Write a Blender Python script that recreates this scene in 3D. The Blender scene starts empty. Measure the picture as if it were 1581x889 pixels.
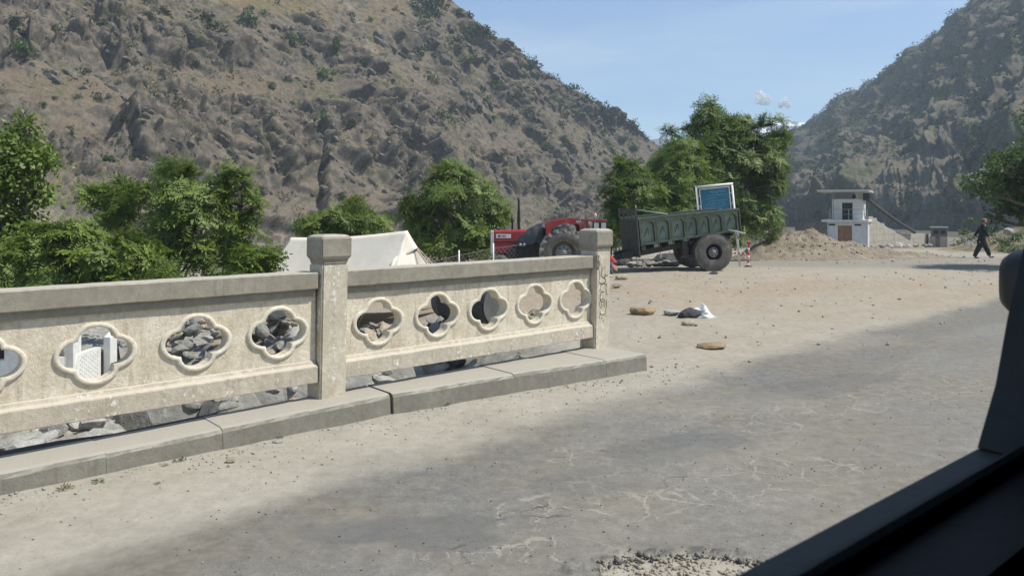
import bpy, bmesh, math, random
import numpy as np
from mathutils import Vector, Matrix, Euler

scene = bpy.context.scene
COL = scene.collection
R = math.radians
random.seed(7)
rng = np.random.default_rng(11)

# ------------------------------------------------------------------ camera
F = 1200.0 / 1581.0            # focal length over image width
HZ = 322.0                     # pixel row of the horizon in the 1581 x 889 photograph
EYE = 1.8
cd = bpy.data.cameras.new("camera")
cam = bpy.data.objects.new("camera", cd)
COL.objects.link(cam)
cam.location = (0, 0, EYE)
cam.rotation_euler = (R(90), 0, 0)
cd.sensor_width = 36.0
cd.lens = 36.0 * F
cd.shift_y = -(444.5 - HZ) / 1581.0
cd.clip_start = 0.02
cd.clip_end = 6000
cd.dof.use_dof = True            # a phone lens, about 2.4 mm across
cd.dof.focus_distance = 14.0
cd.dof.aperture_fstop = 11.0
scene.camera = cam

# ------------------------------------------------------------------ sky, sun, exposure
SUN_EL = R(57.0)
SUN_H = Vector((0.99, -0.13, 0)).normalized()      # horizontal direction towards the sun
SUN_DIR = Vector((SUN_H.x * math.cos(SUN_EL), SUN_H.y * math.cos(SUN_EL), math.sin(SUN_EL)))
world = bpy.data.worlds.new("World")
scene.world = world
world.use_nodes = True
wn, wl = world.node_tree.nodes, world.node_tree.links
wn.clear()
sky = wn.new("ShaderNodeTexSky")
sky.sky_type = 'NISHITA'
sky.sun_disc = False
sky.sun_elevation = SUN_EL
sky.sun_rotation = math.atan2(SUN_H.x, SUN_H.y)
sky.altitude = 1200
sky.air_density = 1.0
sky.dust_density = 0.35
sky.ozone_density = 1.4
bg = wn.new("ShaderNodeBackground")
bg.inputs["Strength"].default_value = 0.12
wo = wn.new("ShaderNodeOutputWorld")
# faint high cirrus spread over the whole sky dome
tc = wn.new("ShaderNodeTexCoord")
mp = wn.new("ShaderNodeMapping")
mp.inputs["Scale"].default_value = (1.2, 2.6, 7.0)
mp.inputs["Rotation"].default_value = (0, 0.2, 0.5)
ns = wn.new("ShaderNodeTexNoise")
ns.inputs["Scale"].default_value = 1.6
ns.inputs["Detail"].default_value = 7
ns.inputs["Roughness"].default_value = 0.55
ns.inputs["Distortion"].default_value = 0.4
cr = wn.new("ShaderNodeValToRGB")
cr.color_ramp.elements[0].position = 0.43
cr.color_ramp.elements[0].color = (0, 0, 0, 1)
cr.color_ramp.elements[1].position = 0.85
cr.color_ramp.elements[1].color = (0.6, 0.6, 0.6, 1)
mx = wn.new("ShaderNodeMix")
mx.data_type = 'RGBA'
mx.inputs["B"].default_value = (6.4, 6.8, 7.2, 1)
wl.new(tc.outputs["Generated"], mp.inputs["Vector"])
wl.new(mp.outputs["Vector"], ns.inputs["Vector"])
wl.new(ns.outputs["Fac"], cr.inputs["Fac"])
wl.new(cr.outputs["Color"], mx.inputs["Factor"])
tn = wn.new("ShaderNodeMix"); tn.data_type = 'RGBA'; tn.blend_type = 'MULTIPLY'
tn.inputs["Factor"].default_value = 1.0
tn.inputs["B"].default_value = (0.92, 1.0, 1.06, 1)
wl.new(sky.outputs["Color"], tn.inputs["A"])
wl.new(tn.outputs["Result"], mx.inputs["A"])
wl.new(mx.outputs["Result"], bg.inputs["Color"])
wl.new(bg.outputs["Background"], wo.inputs["Surface"])

sl = bpy.data.lights.new("sun", 'SUN')
sl.energy = 4.7
sl.angle = R(0.53)
sl.color = (1.0, 0.955, 0.88)
sun = bpy.data.objects.new("sun", sl)
COL.objects.link(sun)
sun.location = (30, -10, 60)
sun.rotation_euler = SUN_DIR.to_track_quat('Z', 'Y').to_euler()

scene.view_settings.view_transform = 'Standard'
scene.view_settings.look = 'None'
scene.view_settings.exposure = 0.42
scene.view_settings.gamma = 1.0
scene.view_settings.use_curve_mapping = False
scene.render.engine = 'CYCLES'
scene.cycles.max_bounces = 8
scene.cycles.transparent_max_bounces = 12
scene.cycles.volume_bounces = 0

# ------------------------------------------------------------------ numbers
def P(px, py, Y):
    """the point of the world seen at a photograph pixel at the distance Y"""
    return Vector(((px - 790.5) * Y / 1200.0, Y, EYE + (HZ - py) * Y / 1200.0))

_perm = np.random.default_rng(3).permutation(256)
_perm = np.concatenate([_perm, _perm, _perm]).astype(np.int64)
_grad = np.random.default_rng(5).normal(size=(256, 3))
_grad /= np.linalg.norm(_grad, axis=1)[:, None]

def perlin(x, y, z, seed=0):
    x = np.asarray(x, float) + seed * 17.13
    y = np.asarray(y, float) + seed * 5.71
    z = np.asarray(z, float) + seed * 9.37
    x, y, z = np.broadcast_arrays(x, y, z)
    xi, yi, zi = np.floor(x).astype(np.int64), np.floor(y).astype(np.int64), np.floor(z).astype(np.int64)
    xf, yf, zf = x - xi, y - yi, z - zi
    u, v, w = (t * t * t * (t * (t * 6 - 15) + 10) for t in (xf, yf, zf))
    out = 0
    for dx in (0, 1):
        for dy in (0, 1):
            for dz in (0, 1):
                h = _perm[_perm[_perm[(xi + dx) & 255] + ((yi + dy) & 255)] + ((zi + dz) & 255)]
                g = _grad[h]
                d = g[..., 0] * (xf - dx) + g[..., 1] * (yf - dy) + g[..., 2] * (zf - dz)
                out = out + d * (u if dx else 1 - u) * (v if dy else 1 - v) * (w if dz else 1 - w)
    return out * 1.5

def fbm(x, y, z, octaves=4, seed=0, gain=0.5, ridged=False):
    s, a, f, n = 0, 1.0, 1.0, 0
    for k in range(octaves):
        p = perlin(np.asarray(x) * f, np.asarray(y) * f, np.asarray(z) * f, seed + k * 3)
        if ridged:
            p = 1 - 2 * np.abs(p)
        s = s + p * a
        n += a
        a *= gain
        f *= 2.03
    return s / n

def worley(x, y, z, seed=0):
    """nearest and second distances to scattered cell points, and a random number per cell"""
    x = np.asarray(x, float) + seed * 13.7
    y = np.asarray(y, float) + seed * 7.31
    z = np.asarray(z, float) + seed * 3.77
    xi, yi, zi = np.floor(x).astype(np.int64), np.floor(y).astype(np.int64), np.floor(z).astype(np.int64)
    f1 = np.full(x.shape, 9.0); f2 = np.full(x.shape, 9.0); hh = np.zeros(x.shape); tl = np.zeros(x.shape)
    for dx in (-1, 0, 1):
        for dy in (-1, 0, 1):
            for dz in (-1, 0, 1):
                cx, cy, cz = xi + dx, yi + dy, zi + dz
                h = _perm[_perm[_perm[cx & 255] + (cy & 255)] + (cz & 255)]
                ox, oy, oz = cx + 0.5 + 0.42 * _grad[h, 0], cy + 0.5 + 0.42 * _grad[h, 1], cz + 0.5 + 0.42 * _grad[h, 2]
                ax, ay, az = x - ox, y - oy, z - oz
                d = ax * ax + ay * ay + az * az
                h3 = _perm[h + 31]
                new = d < f1
                f2 = np.where(new, f1, np.minimum(f2, d))
                hh = np.where(new, h3 / 255.0, hh)
                tl = np.where(new, ax * _grad[h3, 0] + ay * _grad[h3, 1] + az * _grad[h3, 2], tl)
                f1 = np.where(new, d, f1)
    return np.sqrt(f1), np.sqrt(f2), hh, tl

def sstep(a, b, x):
    t = np.clip((np.asarray(x, float) - a) / (b - a), 0, 1)
    return t * t * (3 - 2 * t)

# ------------------------------------------------------------------ objects
def tag(o, label=None, cat=None, group=None, kind=None):
    if label: o["label"] = label
    if cat: o["category"] = cat
    if group: o["group"] = group
    if kind: o["kind"] = kind
    return o

def empty(name, loc=(0, 0, 0), rot=(0, 0, 0), parent=None):
    o = bpy.data.objects.new(name, None)
    o.empty_display_size = 0.2
    o.location = loc
    o.rotation_euler = rot
    if parent: o.parent = parent
    COL.objects.link(o)
    return o

def thing(name, label, cat, loc=(0, 0, 0), rot=(0, 0, 0), group=None):
    return tag(empty(name, loc, rot), label, cat, group)

def link_mesh(name, me, parent=None, loc=None, rot=None, scale=None):
    o = bpy.data.objects.new(name, me)
    if parent: o.parent = parent
    if loc is not None: o.location = loc
    if rot is not None: o.rotation_euler = rot
    if scale is not None: o.scale = scale
    COL.objects.link(o)
    return o

def np_mesh(name, V, faces, mat=None, smooth=False, attrs=None):
    """faces: an (n,3) or (n,4) array, or a list of arrays of both"""
    if not isinstance(faces, (list, tuple)):
        faces = [faces]
    faces = [np.asarray(f, np.int64) for f in faces if len(f)]
    me = bpy.data.meshes.new(name)
    V = np.asarray(V, np.float32)
    me.vertices.add(len(V))
    me.vertices.foreach_set("co", V.ravel())
    loops = np.concatenate([f.ravel() for f in faces])
    sizes = np.concatenate([np.full(len(f), f.shape[1]) for f in faces])
    starts = np.concatenate([[0], np.cumsum(sizes)[:-1]])
    me.loops.add(len(loops))
    me.loops.foreach_set("vertex_index", loops.astype(np.int32))
    me.polygons.add(len(sizes))
    me.polygons.foreach_set("loop_start", starts.astype(np.int32))
    me.polygons.foreach_set("loop_total", sizes.astype(np.int32))
    if smooth:
        me.polygons.foreach_set("use_smooth", np.ones(len(sizes), bool))
    if attrs:
        for k, a in attrs.items():
            at = me.attributes.new(k, 'FLOAT', 'POINT')
            at.data.foreach_set("value", np.asarray(a, np.float32))
    me.update(calc_edges=True)
    me.validate()
    if mat:
        for m in (mat if isinstance(mat, (list, tuple)) else [mat]):
            me.materials.append(m)
    return me

def copy_tree(o, parent=None):
    c = o.copy()
    COL.objects.link(c)
    c.parent = parent
    for ch in o.children:
        copy_tree(ch, c)
    return c

class MB:
    """collects shapes, then links them as one mesh object"""
    def __init__(s):
        s.v, s.f, s.m, s.sm = [], [], [], []
        s.M = Matrix.Identity(4)
        s.mat = 0
        s.smooth = False
    def add(s, vs, fs):
        b = len(s.v)
        s.v += [s.M @ Vector(v) for v in vs]
        for f in fs:
            s.f.append([b + i for i in f])
            s.m.append(s.mat)
            s.sm.append(s.smooth)
        return s
    def box(s, lo, hi, M=None):
        x0, y0, z0 = lo
        x1, y1, z1 = hi
        vs = [(x0, y0, z0), (x1, y0, z0), (x1, y1, z0), (x0, y1, z0), (x0, y0, z1), (x1, y0, z1), (x1, y1, z1), (x0, y1, z1)]
        if M: vs = [M @ Vector(v) for v in vs]
        return s.add(vs, [(0, 3, 2, 1), (4, 5, 6, 7), (0, 1, 5, 4), (1, 2, 6, 5), (2, 3, 7, 6), (3, 0, 4, 7)])
    def prism(s, poly, y0, y1):
        """poly in x,z ; extruded along y"""
        n = len(poly)
        vs = [(x, y0, z) for x, z in poly] + [(x, y1, z) for x, z in poly]
        fs = [list(range(n)), list(range(2 * n - 1, n - 1, -1))] + [(i, n + i, n + (i + 1) % n, (i + 1) % n) for i in range(n)]
        return s.add(vs, fs)
    def tube(s, pts, rad, n=8, caps=True):
        pts = [Vector(p) for p in pts]
        if not isinstance(rad, (list, tuple)): rad = [rad] * len(pts)
        vs, fs = [], []
        side = None
        for i, p in enumerate(pts):
            d = (pts[min(i + 1, len(pts) - 1)] - pts[max(i - 1, 0)]).normalized()
            if side is None:
                side = d.cross(Vector((0.31, 0.2, 0.93))) if abs(d.z) < 0.9 else d.cross(Vector((1, 0.1, 0)))
            side = (side - d * side.dot(d)).normalized()
            up = d.cross(side)
            for k in range(n):
                a = 2 * math.pi * k / n
                vs.append(p + (side * math.cos(a) + up * math.sin(a)) * rad[i])
        for i in range(len(pts) - 1):
            for k in range(n):
                fs.append((i * n + k, i * n + (k + 1) % n, (i + 1) * n + (k + 1) % n, (i + 1) * n + k))
        if caps:
            fs.append(list(range(n))[::-1])
            fs.append([(len(pts) - 1) * n + k for k in range(n)])
        return s.add(vs, fs)
    def lathe(s, prof, c=(0, 0, 0), n=24):
        """prof: list of (radius, y); turned about the y axis through c"""
        vs, fs = [], []
        for r, y in prof:
            for k in range(n):
                a = 2 * math.pi * k / n
                vs.append((c[0] + r * math.cos(a), c[1] + y, c[2] + r * math.sin(a)))
        for i in range(len(prof) - 1):
            for k in range(n):
                fs.append((i * n + k, i * n + (k + 1) % n, (i + 1) * n + (k + 1) % n, (i + 1) * n + k))
        if prof[0][0] > 1e-4: fs.append(list(range(n))[::-1])
        if prof[-1][0] > 1e-4: fs.append([(len(prof) - 1) * n + k for k in range(n)])
        return s.add(vs, fs)
    def build(s, name, mat, parent=None, bevel=0.0, loc=None, rot=None, segs=1):
        me = bpy.data.meshes.new(name)
        me.from_pydata([tuple(v) for v in s.v], [], s.f)
        mats = mat if isinstance(mat, (list, tuple)) else [mat]
        for m in mats: me.materials.append(m)
        me.polygons.foreach_set("material_index", s.m)
        me.polygons.foreach_set("use_smooth", s.sm)
        bm = bmesh.new()
        bm.from_mesh(me)
        bmesh.ops.recalc_face_normals(bm, faces=bm.faces)
        if bevel > 0:
            ed = [e for e in bm.edges if len(e.link_faces) == 2 and e.calc_face_angle(0) > 0.5]
            bmesh.ops.bevel(bm, geom=ed, offset=bevel, segments=segs, affect='EDGES', clamp_overlap=True)
        bm.to_mesh(me)
        bm.free()
        return link_mesh(name, me, parent, loc, rot)

# ------------------------------------------------------------------ materials
def mat_new(name):
    m = bpy.data.materials.new(name)
    m.use_nodes = True
    nt = m.node_tree
    b = nt.nodes["Principled BSDF"]
    return m, nt.nodes, nt.links, b

def c4(c): return (c[0], c[1], c[2], 1)

def noise_node(N, L, vec, scale, detail=5, rough=0.6, dist=0.0):
    n = N.new("ShaderNodeTexNoise")
    n.inputs["Scale"].default_value = scale
    n.inputs["Detail"].default_value = detail
    n.inputs["Roughness"].default_value = rough
    n.inputs["Distortion"].default_value = dist
    if vec: L.new(vec, n.inputs["Vector"])
    return n.outputs["Fac"]

def ramp(N, L, fac, stops):
    r = N.new("ShaderNodeValToRGB")
    e = r.color_ramp.elements
    while len(e) < len(stops): e.new(0.5)
    for i, (p, c) in enumerate(stops):
        e[i].position = p
        e[i].color = c4(c) if len(c) == 3 else c
    if fac is not None: L.new(fac, r.inputs["Fac"])
    return r.outputs["Color"]

def mixc(N, L, fac, a, b, mode='MIX'):
    m = N.new("ShaderNodeMix")
    m.data_type = 'RGBA'
    m.blend_type = mode
    for val, sock in ((fac, m.inputs["Factor"]), (a, m.inputs["A"]), (b, m.inputs["B"])):
        if isinstance(val, (int, float)): sock.default_value = val
        elif isinstance(val, tuple): sock.default_value = c4(val)
        else: L.new(val, sock)
    return m.outputs["Result"]

def maths(N, L, op, a, b=None, clamp=False):
    m = N.new("ShaderNodeMath")
    m.operation = op
    m.use_clamp = clamp
    for i, val in enumerate((a, b)):
        if val is None: continue
        if isinstance(val, (int, float)): m.inputs[i].default_value = val
        else: L.new(val, m.inputs[i])
    return m.outputs[0]

def bump(N, L, b, height, strength=0.3, dist=0.02, chain=None):
    n = N.new("ShaderNodeBump")
    n.inputs["Strength"].default_value = strength
    n.inputs["Distance"].default_value = dist
    L.new(height, n.inputs["Height"])
    if chain: L.new(chain, n.inputs["Normal"])
    L.new(n.outputs["Normal"], b.inputs["Normal"])
    return n.outputs["Normal"]

def simple(name, c1, c2=None, rough=0.8, scale=6.0, bmp=0.15, bscale=40.0, metal=0.0, spots=None, spec=0.35, detail=6, coords="Object", bdist=0.01):
    """two-tone mottled surface with a fine relief; spots: (colour, low, high, scale) adds a third tone in patches"""
    m, N, L, b = mat_new(name)
    t = N.new("ShaderNodeTexCoord").outputs[coords] if coords != "World" else N.new("ShaderNodeNewGeometry").outputs["Position"]
    c2 = c2 or tuple(min(1, x * 1.25) for x in c1)
    col = ramp(N, L, noise_node(N, L, t, scale, detail, 0.62), [(0.32, c1), (0.68, c2)])
    if spots:
        sc, lo, hi, ss = spots
        f = ramp(N, L, noise_node(N, L, t, ss, 6, 0.65), [(lo, (0, 0, 0)), (hi, (1, 1, 1))])
        col = mixc(N, L, f, col, sc)
    L.new(col, b.inputs["Base Color"])
    b.inputs["Roughness"].default_value = rough
    b.inputs["Metallic"].default_value = metal
    b.inputs["Specular IOR Level"].default_value = spec
    if bmp > 0:
        bump(N, L, b, noise_node(N, L, t, bscale, 5, 0.65), bmp, bdist)
    return m
# ================================================================== THE LAND
O1 = Vector((-1.54, 6.70, 0))                 # foot of the first railing post
DQ = Vector((0.746, 0.666, 0))                # along the railing
DP = Vector((-0.666, 0.746, 0))               # away from the road, behind the railing

def qp(x, y):
    dx, dy = np.asarray(x, float) - O1.x, np.asarray(y, float) - O1.y
    return dx * DQ.x + dy * DQ.y, dx * DP.x + dy * DP.y

def W(q, p, z=0.0):
    return O1 + DQ * q + DP * p + Vector((0, 0, z))

POT = (0.86, 3.98)
def zg(x, y):
    """height of the ground without its small relief"""
    x, y = np.asarray(x, float), np.asarray(y, float)
    q, p = qp(x, y)
    edge = q - 0.10 * np.maximum(p - 1, 0)
    rav = sstep(0.12, 0.75, p) * (0.45 + 0.55 * sstep(0.8, 2.6, p)) * sstep(4.1, 2.4, edge) * (1 - 0.35 * sstep(9, 16, p))
    dip = sstep(0.6, -3.5, x) * sstep(10, 14.5, y)
    z = -np.maximum(1.05 * rav, 0.5 * dip)
    bench = sstep(-3.9, -3.3, q) * sstep(-0.5, -1.0, q) * sstep(1.9, 2.6, p) * sstep(5.4, 4.6, p)
    z = z * (1 - bench) + np.maximum(z, -0.52) * bench
    z = z - 0.034 * np.clip(y - 23, 0, 52) - 0.008 * np.clip(y - 75, 0, 260)
    z = z + 0.08 * np.exp(-((x - 5.4) ** 2 + (y - 21.5) ** 2) / 7.0)
    z = z + 0.10 * np.exp(-((x - 2.6) ** 2 / 1.2 + (y - 15.5) ** 2 / 6.0))
    return z

def G(x, y):
    return float(zg(x, y))

# ---- one sheet for ground and road, finer near the camera
ts = np.concatenate([np.linspace(-1.35, -0.78, 50, endpoint=False), np.linspace(-0.78, 0.62, 660, endpoint=False), np.linspace(0.62, 1.35, 60)])
ys = [-7.0]
while ys[-1] < 1150:
    y = ys[-1]
    ys.append(y + (0.8 if y < 2.8 else max(0.019, 0.0058 * y) if y < 12 else 0.017 * y if y < 60 else 0.05 * y))
ys = np.array(ys)
TT, YY = np.meshgrid(ts, ys)
XX = TT * (YY + 8.0)
q_, p_ = qp(XX, YY)
pp = -p_
n_lo = 0.6 * fbm(q_ * 0.22, p_ * 0.95, 0.0, 5, 1) + 0.4 * fbm(XX * 0.6, YY * 0.6, 0.0, 4, 12)
n_md = fbm(XX * 1.7, YY * 1.7, 0.0, 4, 2)
n_hi = fbm(XX * 7, YY * 7, 0.0, 3, 3)
roadside = 1.32 + 0.10 * np.clip(-q_ - 0.5, 0, 4) - 0.05 * np.clip(q_, 0, 9)
asph = sstep(-0.28, 0.40, pp - roadside + 0.55 * n_lo + 0.22 * n_md)
thin = 0.55 + 0.45 * sstep(-0.35, 0.25, fbm(XX * 0.35, YY * 0.5, 2.0, 4, 7))
asph = np.clip(asph * thin * 1.3, 0, 1) * (1 - 0.14 * sstep(1.9, 3.1, pp + 0.5 * n_md) * (1 - 0.5 * sstep(10, 15, YY))) * (1 - 0.18 * sstep(-0.05, 0.35, fbm(q_ * 0.5, p_ * 1.6, 9.0, 5, 17)))
far_lane = sstep(23, 26, YY + 1.2 * n_lo) * (1 - sstep(33, 40, YY)) * sstep(5, 9, XX)
asph = np.maximum(asph, 0.5 * far_lane)
earth = sstep(3.2, 4.6, q_ + 0.6 * n_lo) * sstep(1.6, 0.2, pp - 0.15 * np.clip(q_ - 4, 0, 6) + 0.7 * n_md)
earth = earth * (1 - 0.5 * sstep(18, 22, YY)) * (0.45 + 0.55 * sstep(-0.3, 0.3, n_lo)) * (0.45 + 0.55 * sstep(11.5, 14.5, YY + 1.5 * n_lo))
rub = sstep(0.3, 1.2, p_) * sstep(4.6, 3.0, q_ - 0.10 * np.maximum(p_ - 1, 0))
def blob(px, py, ru, rv, ang=0.70):
    Yc = EYE * 1200 / (py - HZ); Xc = (px - 790.5) * Yc / 1200
    du = (XX - Xc) * math.cos(ang) + (YY - Yc) * math.sin(ang)
    dv = -(XX - Xc) * math.sin(ang) + (YY - Yc) * math.cos(ang)
    return 1 - sstep(0.84, 1.04, np.sqrt((du / ru) ** 2 + (dv / rv) ** 2) + 0.45 * n_md + 0.22 * n_hi)
patch = np.maximum.reduce([blob(600, 815, 0.62, 0.20, 0.15), blob(690, 835, 0.34, 0.13, 0.1) , 0.8 * blob(1040, 690, 0.65, 0.28, 0.5), 0.6 * blob(1250, 600, 1.3, 0.35, 0.6), 0.55 * blob(930, 740, 0.6, 0.3, 0.4)])
# the pothole at the lower edge of the frame
dpx, dpy = XX - POT[0], YY - POT[1]
pr = np.sqrt((dpx / 0.52) ** 2 + ((dpy + 0.13) / 0.26) ** 2) + 0.50 * fbm(XX * 4, YY * 4, 4.0, 3, 9) + 0.30 * fbm(XX * 13, YY * 13, 4.0, 3, 10)
pot = 1 - sstep(0.93, 1.0, pr)
lip = np.exp(-((pr - 0.98) / 0.07) ** 2) * sstep(-0.25, 0.15, fbm(XX * 6, YY * 6, 7.0, 3, 13))
crkm = np.maximum.reduce([blob(985, 760, 1.05, 0.45, 0.45), blob(1180, 740, 0.9, 0.35, 0.5), blob(800, 850, 0.6, 0.18, 0.1), 0.8 * blob(1190, 640, 1.2, 0.5, 0.6), 0.7 * blob(1400, 600, 1.4, 0.5, 0.6), blob(930, 700, 0.6, 0.3, 0.5)])
asph = asph * (1 - pot)
ZZ = zg(XX, YY)
dirt = 1 - np.clip(asph * 1.6, 0, 1)
ZZ = ZZ + dirt * (0.012 * n_md + 0.006 * n_hi) * sstep(1.5, 4.0, YY)
ZZ = ZZ + earth * (0.035 * n_md + 0.014 * n_hi) + rub * (0.10 * n_md + 0.05 * n_hi + 0.06 * n_lo)
ZZ = ZZ + np.clip(asph, 0, 1) * (0.004 * n_md + 0.0012 * n_hi)
ZZ = ZZ - pot * (0.030 + 0.018 * n_hi + 0.012 * fbm(XX * 16, YY * 16, 1.0, 2, 14))
ny_, nx_ = XX.shape
idx = np.arange(ny_ * nx_).reshape(ny_, nx_)
quads = np.stack([idx[:-1, :-1], idx[:-1, 1:], idx[1:, 1:], idx[1:, :-1]], -1).reshape(-1, 4)
GV = np.stack([XX, YY, ZZ], -1).reshape(-1, 3)

def ground_material(name):
    m, N, L, b = mat_new(name)
    pos = N.new("ShaderNodeNewGeometry").outputs["Position"]
    def A(k):
        a = N.new("ShaderNodeAttribute")
        a.attribute_name = k
        return a.outputs["Fac"]
    n1 = noise_node(N, L, pos, 1.3, 8, 0.65)
    n2 = noise_node(N, L, pos, 9, 8, 0.7)
    n3 = noise_node(N, L, pos, 70, 4, 0.7)
    dust = ramp(N, L, n1, [(0.3, (0.272, 0.246, 0.195)), (0.5, (0.335, 0.306, 0.247)), (0.7, (0.385, 0.355, 0.292))])
    dust = mixc(N, L, 0.35, dust, ramp(N, L, n2, [(0.35, (0.235, 0.21, 0.165)), (0.65, (0.41, 0.377, 0.31))]))
    ear = ramp(N, L, n2, [(0.3, (0.235, 0.178, 0.118)), (0.52, (0.31, 0.245, 0.172)), (0.72, (0.37, 0.312, 0.235))])
    asp = ramp(N, L, n2, [(0.3, (0.115, 0.111, 0.104)), (0.55, (0.165, 0.159, 0.147)), (0.75, (0.235, 0.224, 0.202))])
    n7 = noise_node(N, L, pos, 26, 9, 0.75)
    asp = mixc(N, L, ramp(N, L, n7, [(0.30, (0.75, 0.75, 0.75)), (0.50, (0, 0, 0))]), asp, (0.095, 0.092, 0.086))
    asp = mixc(N, L, ramp(N, L, n7, [(0.54, (0, 0, 0)), (0.70, (0.7, 0.7, 0.7))]), asp, (0.34, 0.315, 0.265))
    dust = mixc(N, L, ramp(N, L, n7, [(0.30, (0.5, 0.5, 0.5)), (0.48, (0, 0, 0))]), dust, (0.20, 0.18, 0.145))
    n6 = noise_node(N, L, pos, 150, 3, 0.8)
    asp = mixc(N, L, ramp(N, L, n6, [(0.56, (0, 0, 0)), (0.66, (0.6, 0.6, 0.6))]), asp, (0.40, 0.38, 0.34))
    asp = mixc(N, L, ramp(N, L, n6, [(0.34, (0.7, 0.7, 0.7)), (0.44, (0, 0, 0))]), asp, (0.075, 0.072, 0.068))
    asp = mixc(N, L, ramp(N, L, n3, [(0.55, (0, 0, 0)), (0.75, (0.55, 0.55, 0.55))]), asp, (0.36, 0.34, 0.30))
    asp = mixc(N, L, ramp(N, L, n3, [(0.25, (0.6, 0.6, 0.6)), (0.42, (0, 0, 0))]), asp, (0.115, 0.11, 0.105))
    # dust-filled cracks between the plates of old asphalt
    wob = N.new("ShaderNodeVectorMath"); wob.operation = 'MULTIPLY_ADD'
    nz = N.new("ShaderNodeTexNoise"); nz.inputs["Scale"].default_value = 4.5; nz.inputs["Detail"].default_value = 8; nz.inputs["Roughness"].default_value = 0.7
    L.new(pos, nz.inputs["Vector"])
    L.new(nz.outputs["Color"], wob.inputs[0]); wob.inputs[1].default_value = (0.26, 0.26, 0.0); L.new(pos, wob.inputs[2])
    wn_ = ramp(N, L, noise_node(N, L, pos, 6.0, 4, 0.6), [(0.34, (0, 0, 0)), (0.70, (1, 1, 1))])
    def cracks(scale, w):
        v = N.new("ShaderNodeTexVoronoi"); v.feature = 'DISTANCE_TO_EDGE'; v.inputs["Scale"].default_value = scale
        L.new(wob.outputs[0], v.inputs["Vector"])
        d = maths(N, L, 'SUBTRACT', v.outputs["Distance"], maths(N, L, 'MULTIPLY', wn_, w))
        return ramp(N, L, d, [(0.0, (1, 1, 1)), (0.008, (0, 0, 0))])
    cfine = ramp(N, L, noise_node(N, L, pos, 2.3, 5, 0.65), [(0.46, (0, 0, 0)), (0.54, (1, 1, 1))])
    ck = mixc(N, L, 1.0, cracks(2.7, 0.036), mixc(N, L, 1.0, cracks(7.0, 0.050), cfine, 'MULTIPLY'), 'LIGHTEN')
    ck = mixc(N, L, 1.0, ck, A("crkm"), 'MULTIPLY')
    smooth = A("patch")
    ck = mixc(N, L, smooth, ck, (0, 0, 0))
    brn = ramp(N, L, noise_node(N, L, pos, 0.6, 6, 0.65), [(0.38, (0, 0, 0)), (0.56, (0.85, 0.85, 0.85))])
    asp = mixc(N, L, brn, asp, ramp(N, L, n2, [(0.3, (0.130, 0.116, 0.092)), (0.7, (0.225, 0.202, 0.162))]))
    asp = mixc(N, L, maths(N, L, 'MULTIPLY', smooth, 0.6), asp, (0.105, 0.105, 0.106))
    asp = mixc(N, L, maths(N, L, 'MULTIPLY', ck, 0.62), asp, ramp(N, L, n3, [(0.35, (0.25, 0.225, 0.18)), (0.65, (0.40, 0.365, 0.30))]))
    # open hairline cracks, dark
    dk = mixc(N, L, 1.0, cracks(3.7, 0.012), ramp(N, L, noise_node(N, L, pos, 1.7, 4, 0.6), [(0.50, (0, 0, 0)), (0.58, (1, 1, 1))]), 'MULTIPLY')
    asp = mixc(N, L, maths(N, L, 'MULTIPLY', mixc(N, L, 1.0, dk, A("crkm"), 'MULTIPLY'), 0.75), asp, (0.05, 0.048, 0.045))
    col = mixc(N, L, A("earth"), dust, ear)
    # crumbs of dark and pale grit lying in the dust
    vg = N.new("ShaderNodeTexVoronoi"); vg.inputs["Scale"].default_value = 16
    L.new(pos, vg.inputs["Vector"])
    grit = ramp(N, L, vg.outputs["Distance"], [(0.10, (1, 1, 1)), (0.17, (0, 0, 0))])
    gsel = ramp(N, L, noise_node(N, L, pos, 5.0, 2, 0.5), [(0.52, (0, 0, 0)), (0.60, (0.8, 0.8, 0.8))])
    col = mixc(N, L, mixc(N, L, 1.0, grit, gsel, 'MULTIPLY'), col, ramp(N, L, vg.outputs["Color"], [(0.3, (0.16, 0.14, 0.12)), (0.8, (0.5, 0.46, 0.4))]))
    col = mixc(N, L, A("asph"), col, asp)
    col = mixc(N, L, maths(N, L, 'MULTIPLY', A("lip"), 0.9), col, ramp(N, L, n3, [(0.35, (0.045, 0.043, 0.04)), (0.7, (0.15, 0.14, 0.125))]))
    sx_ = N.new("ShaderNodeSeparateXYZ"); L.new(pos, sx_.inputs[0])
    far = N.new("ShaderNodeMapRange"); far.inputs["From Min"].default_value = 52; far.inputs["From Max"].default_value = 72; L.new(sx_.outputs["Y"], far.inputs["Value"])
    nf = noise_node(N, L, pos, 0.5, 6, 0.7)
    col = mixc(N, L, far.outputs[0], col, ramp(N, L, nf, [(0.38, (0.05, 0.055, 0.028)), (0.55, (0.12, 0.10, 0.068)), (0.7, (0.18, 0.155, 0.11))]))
    rcol = ramp(N, L, n2, [(0.3, (0.15, 0.14, 0.12)), (0.5, (0.27, 0.255, 0.22)), (0.7, (0.40, 0.38, 0.34))])
    col = mixc(N, L, A("rub"), col, rcol)
    L.new(col, b.inputs["Base Color"])
    b.inputs["Roughness"].default_value = 0.92
    b.inputs["Specular IOR Level"].default_value = 0.2
    n5 = noise_node(N, L, pos, 190, 3, 0.7)
    h = mixc(N, L, mixc(N, L, A("asph"), (0.35, 0.35, 0.35), (0.85, 0.85, 0.85)), n2, mixc(N, L, 0.5, n3, n5))
    h = mixc(N, L, maths(N, L, 'MULTIPLY', ck, maths(N, L, 'MULTIPLY', A("asph"), 0.6)), h, (0, 0, 0))
    bump(N, L, b, mixc(N, L, 0.45, h, n7), 0.75, 0.016)
    return m

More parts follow.
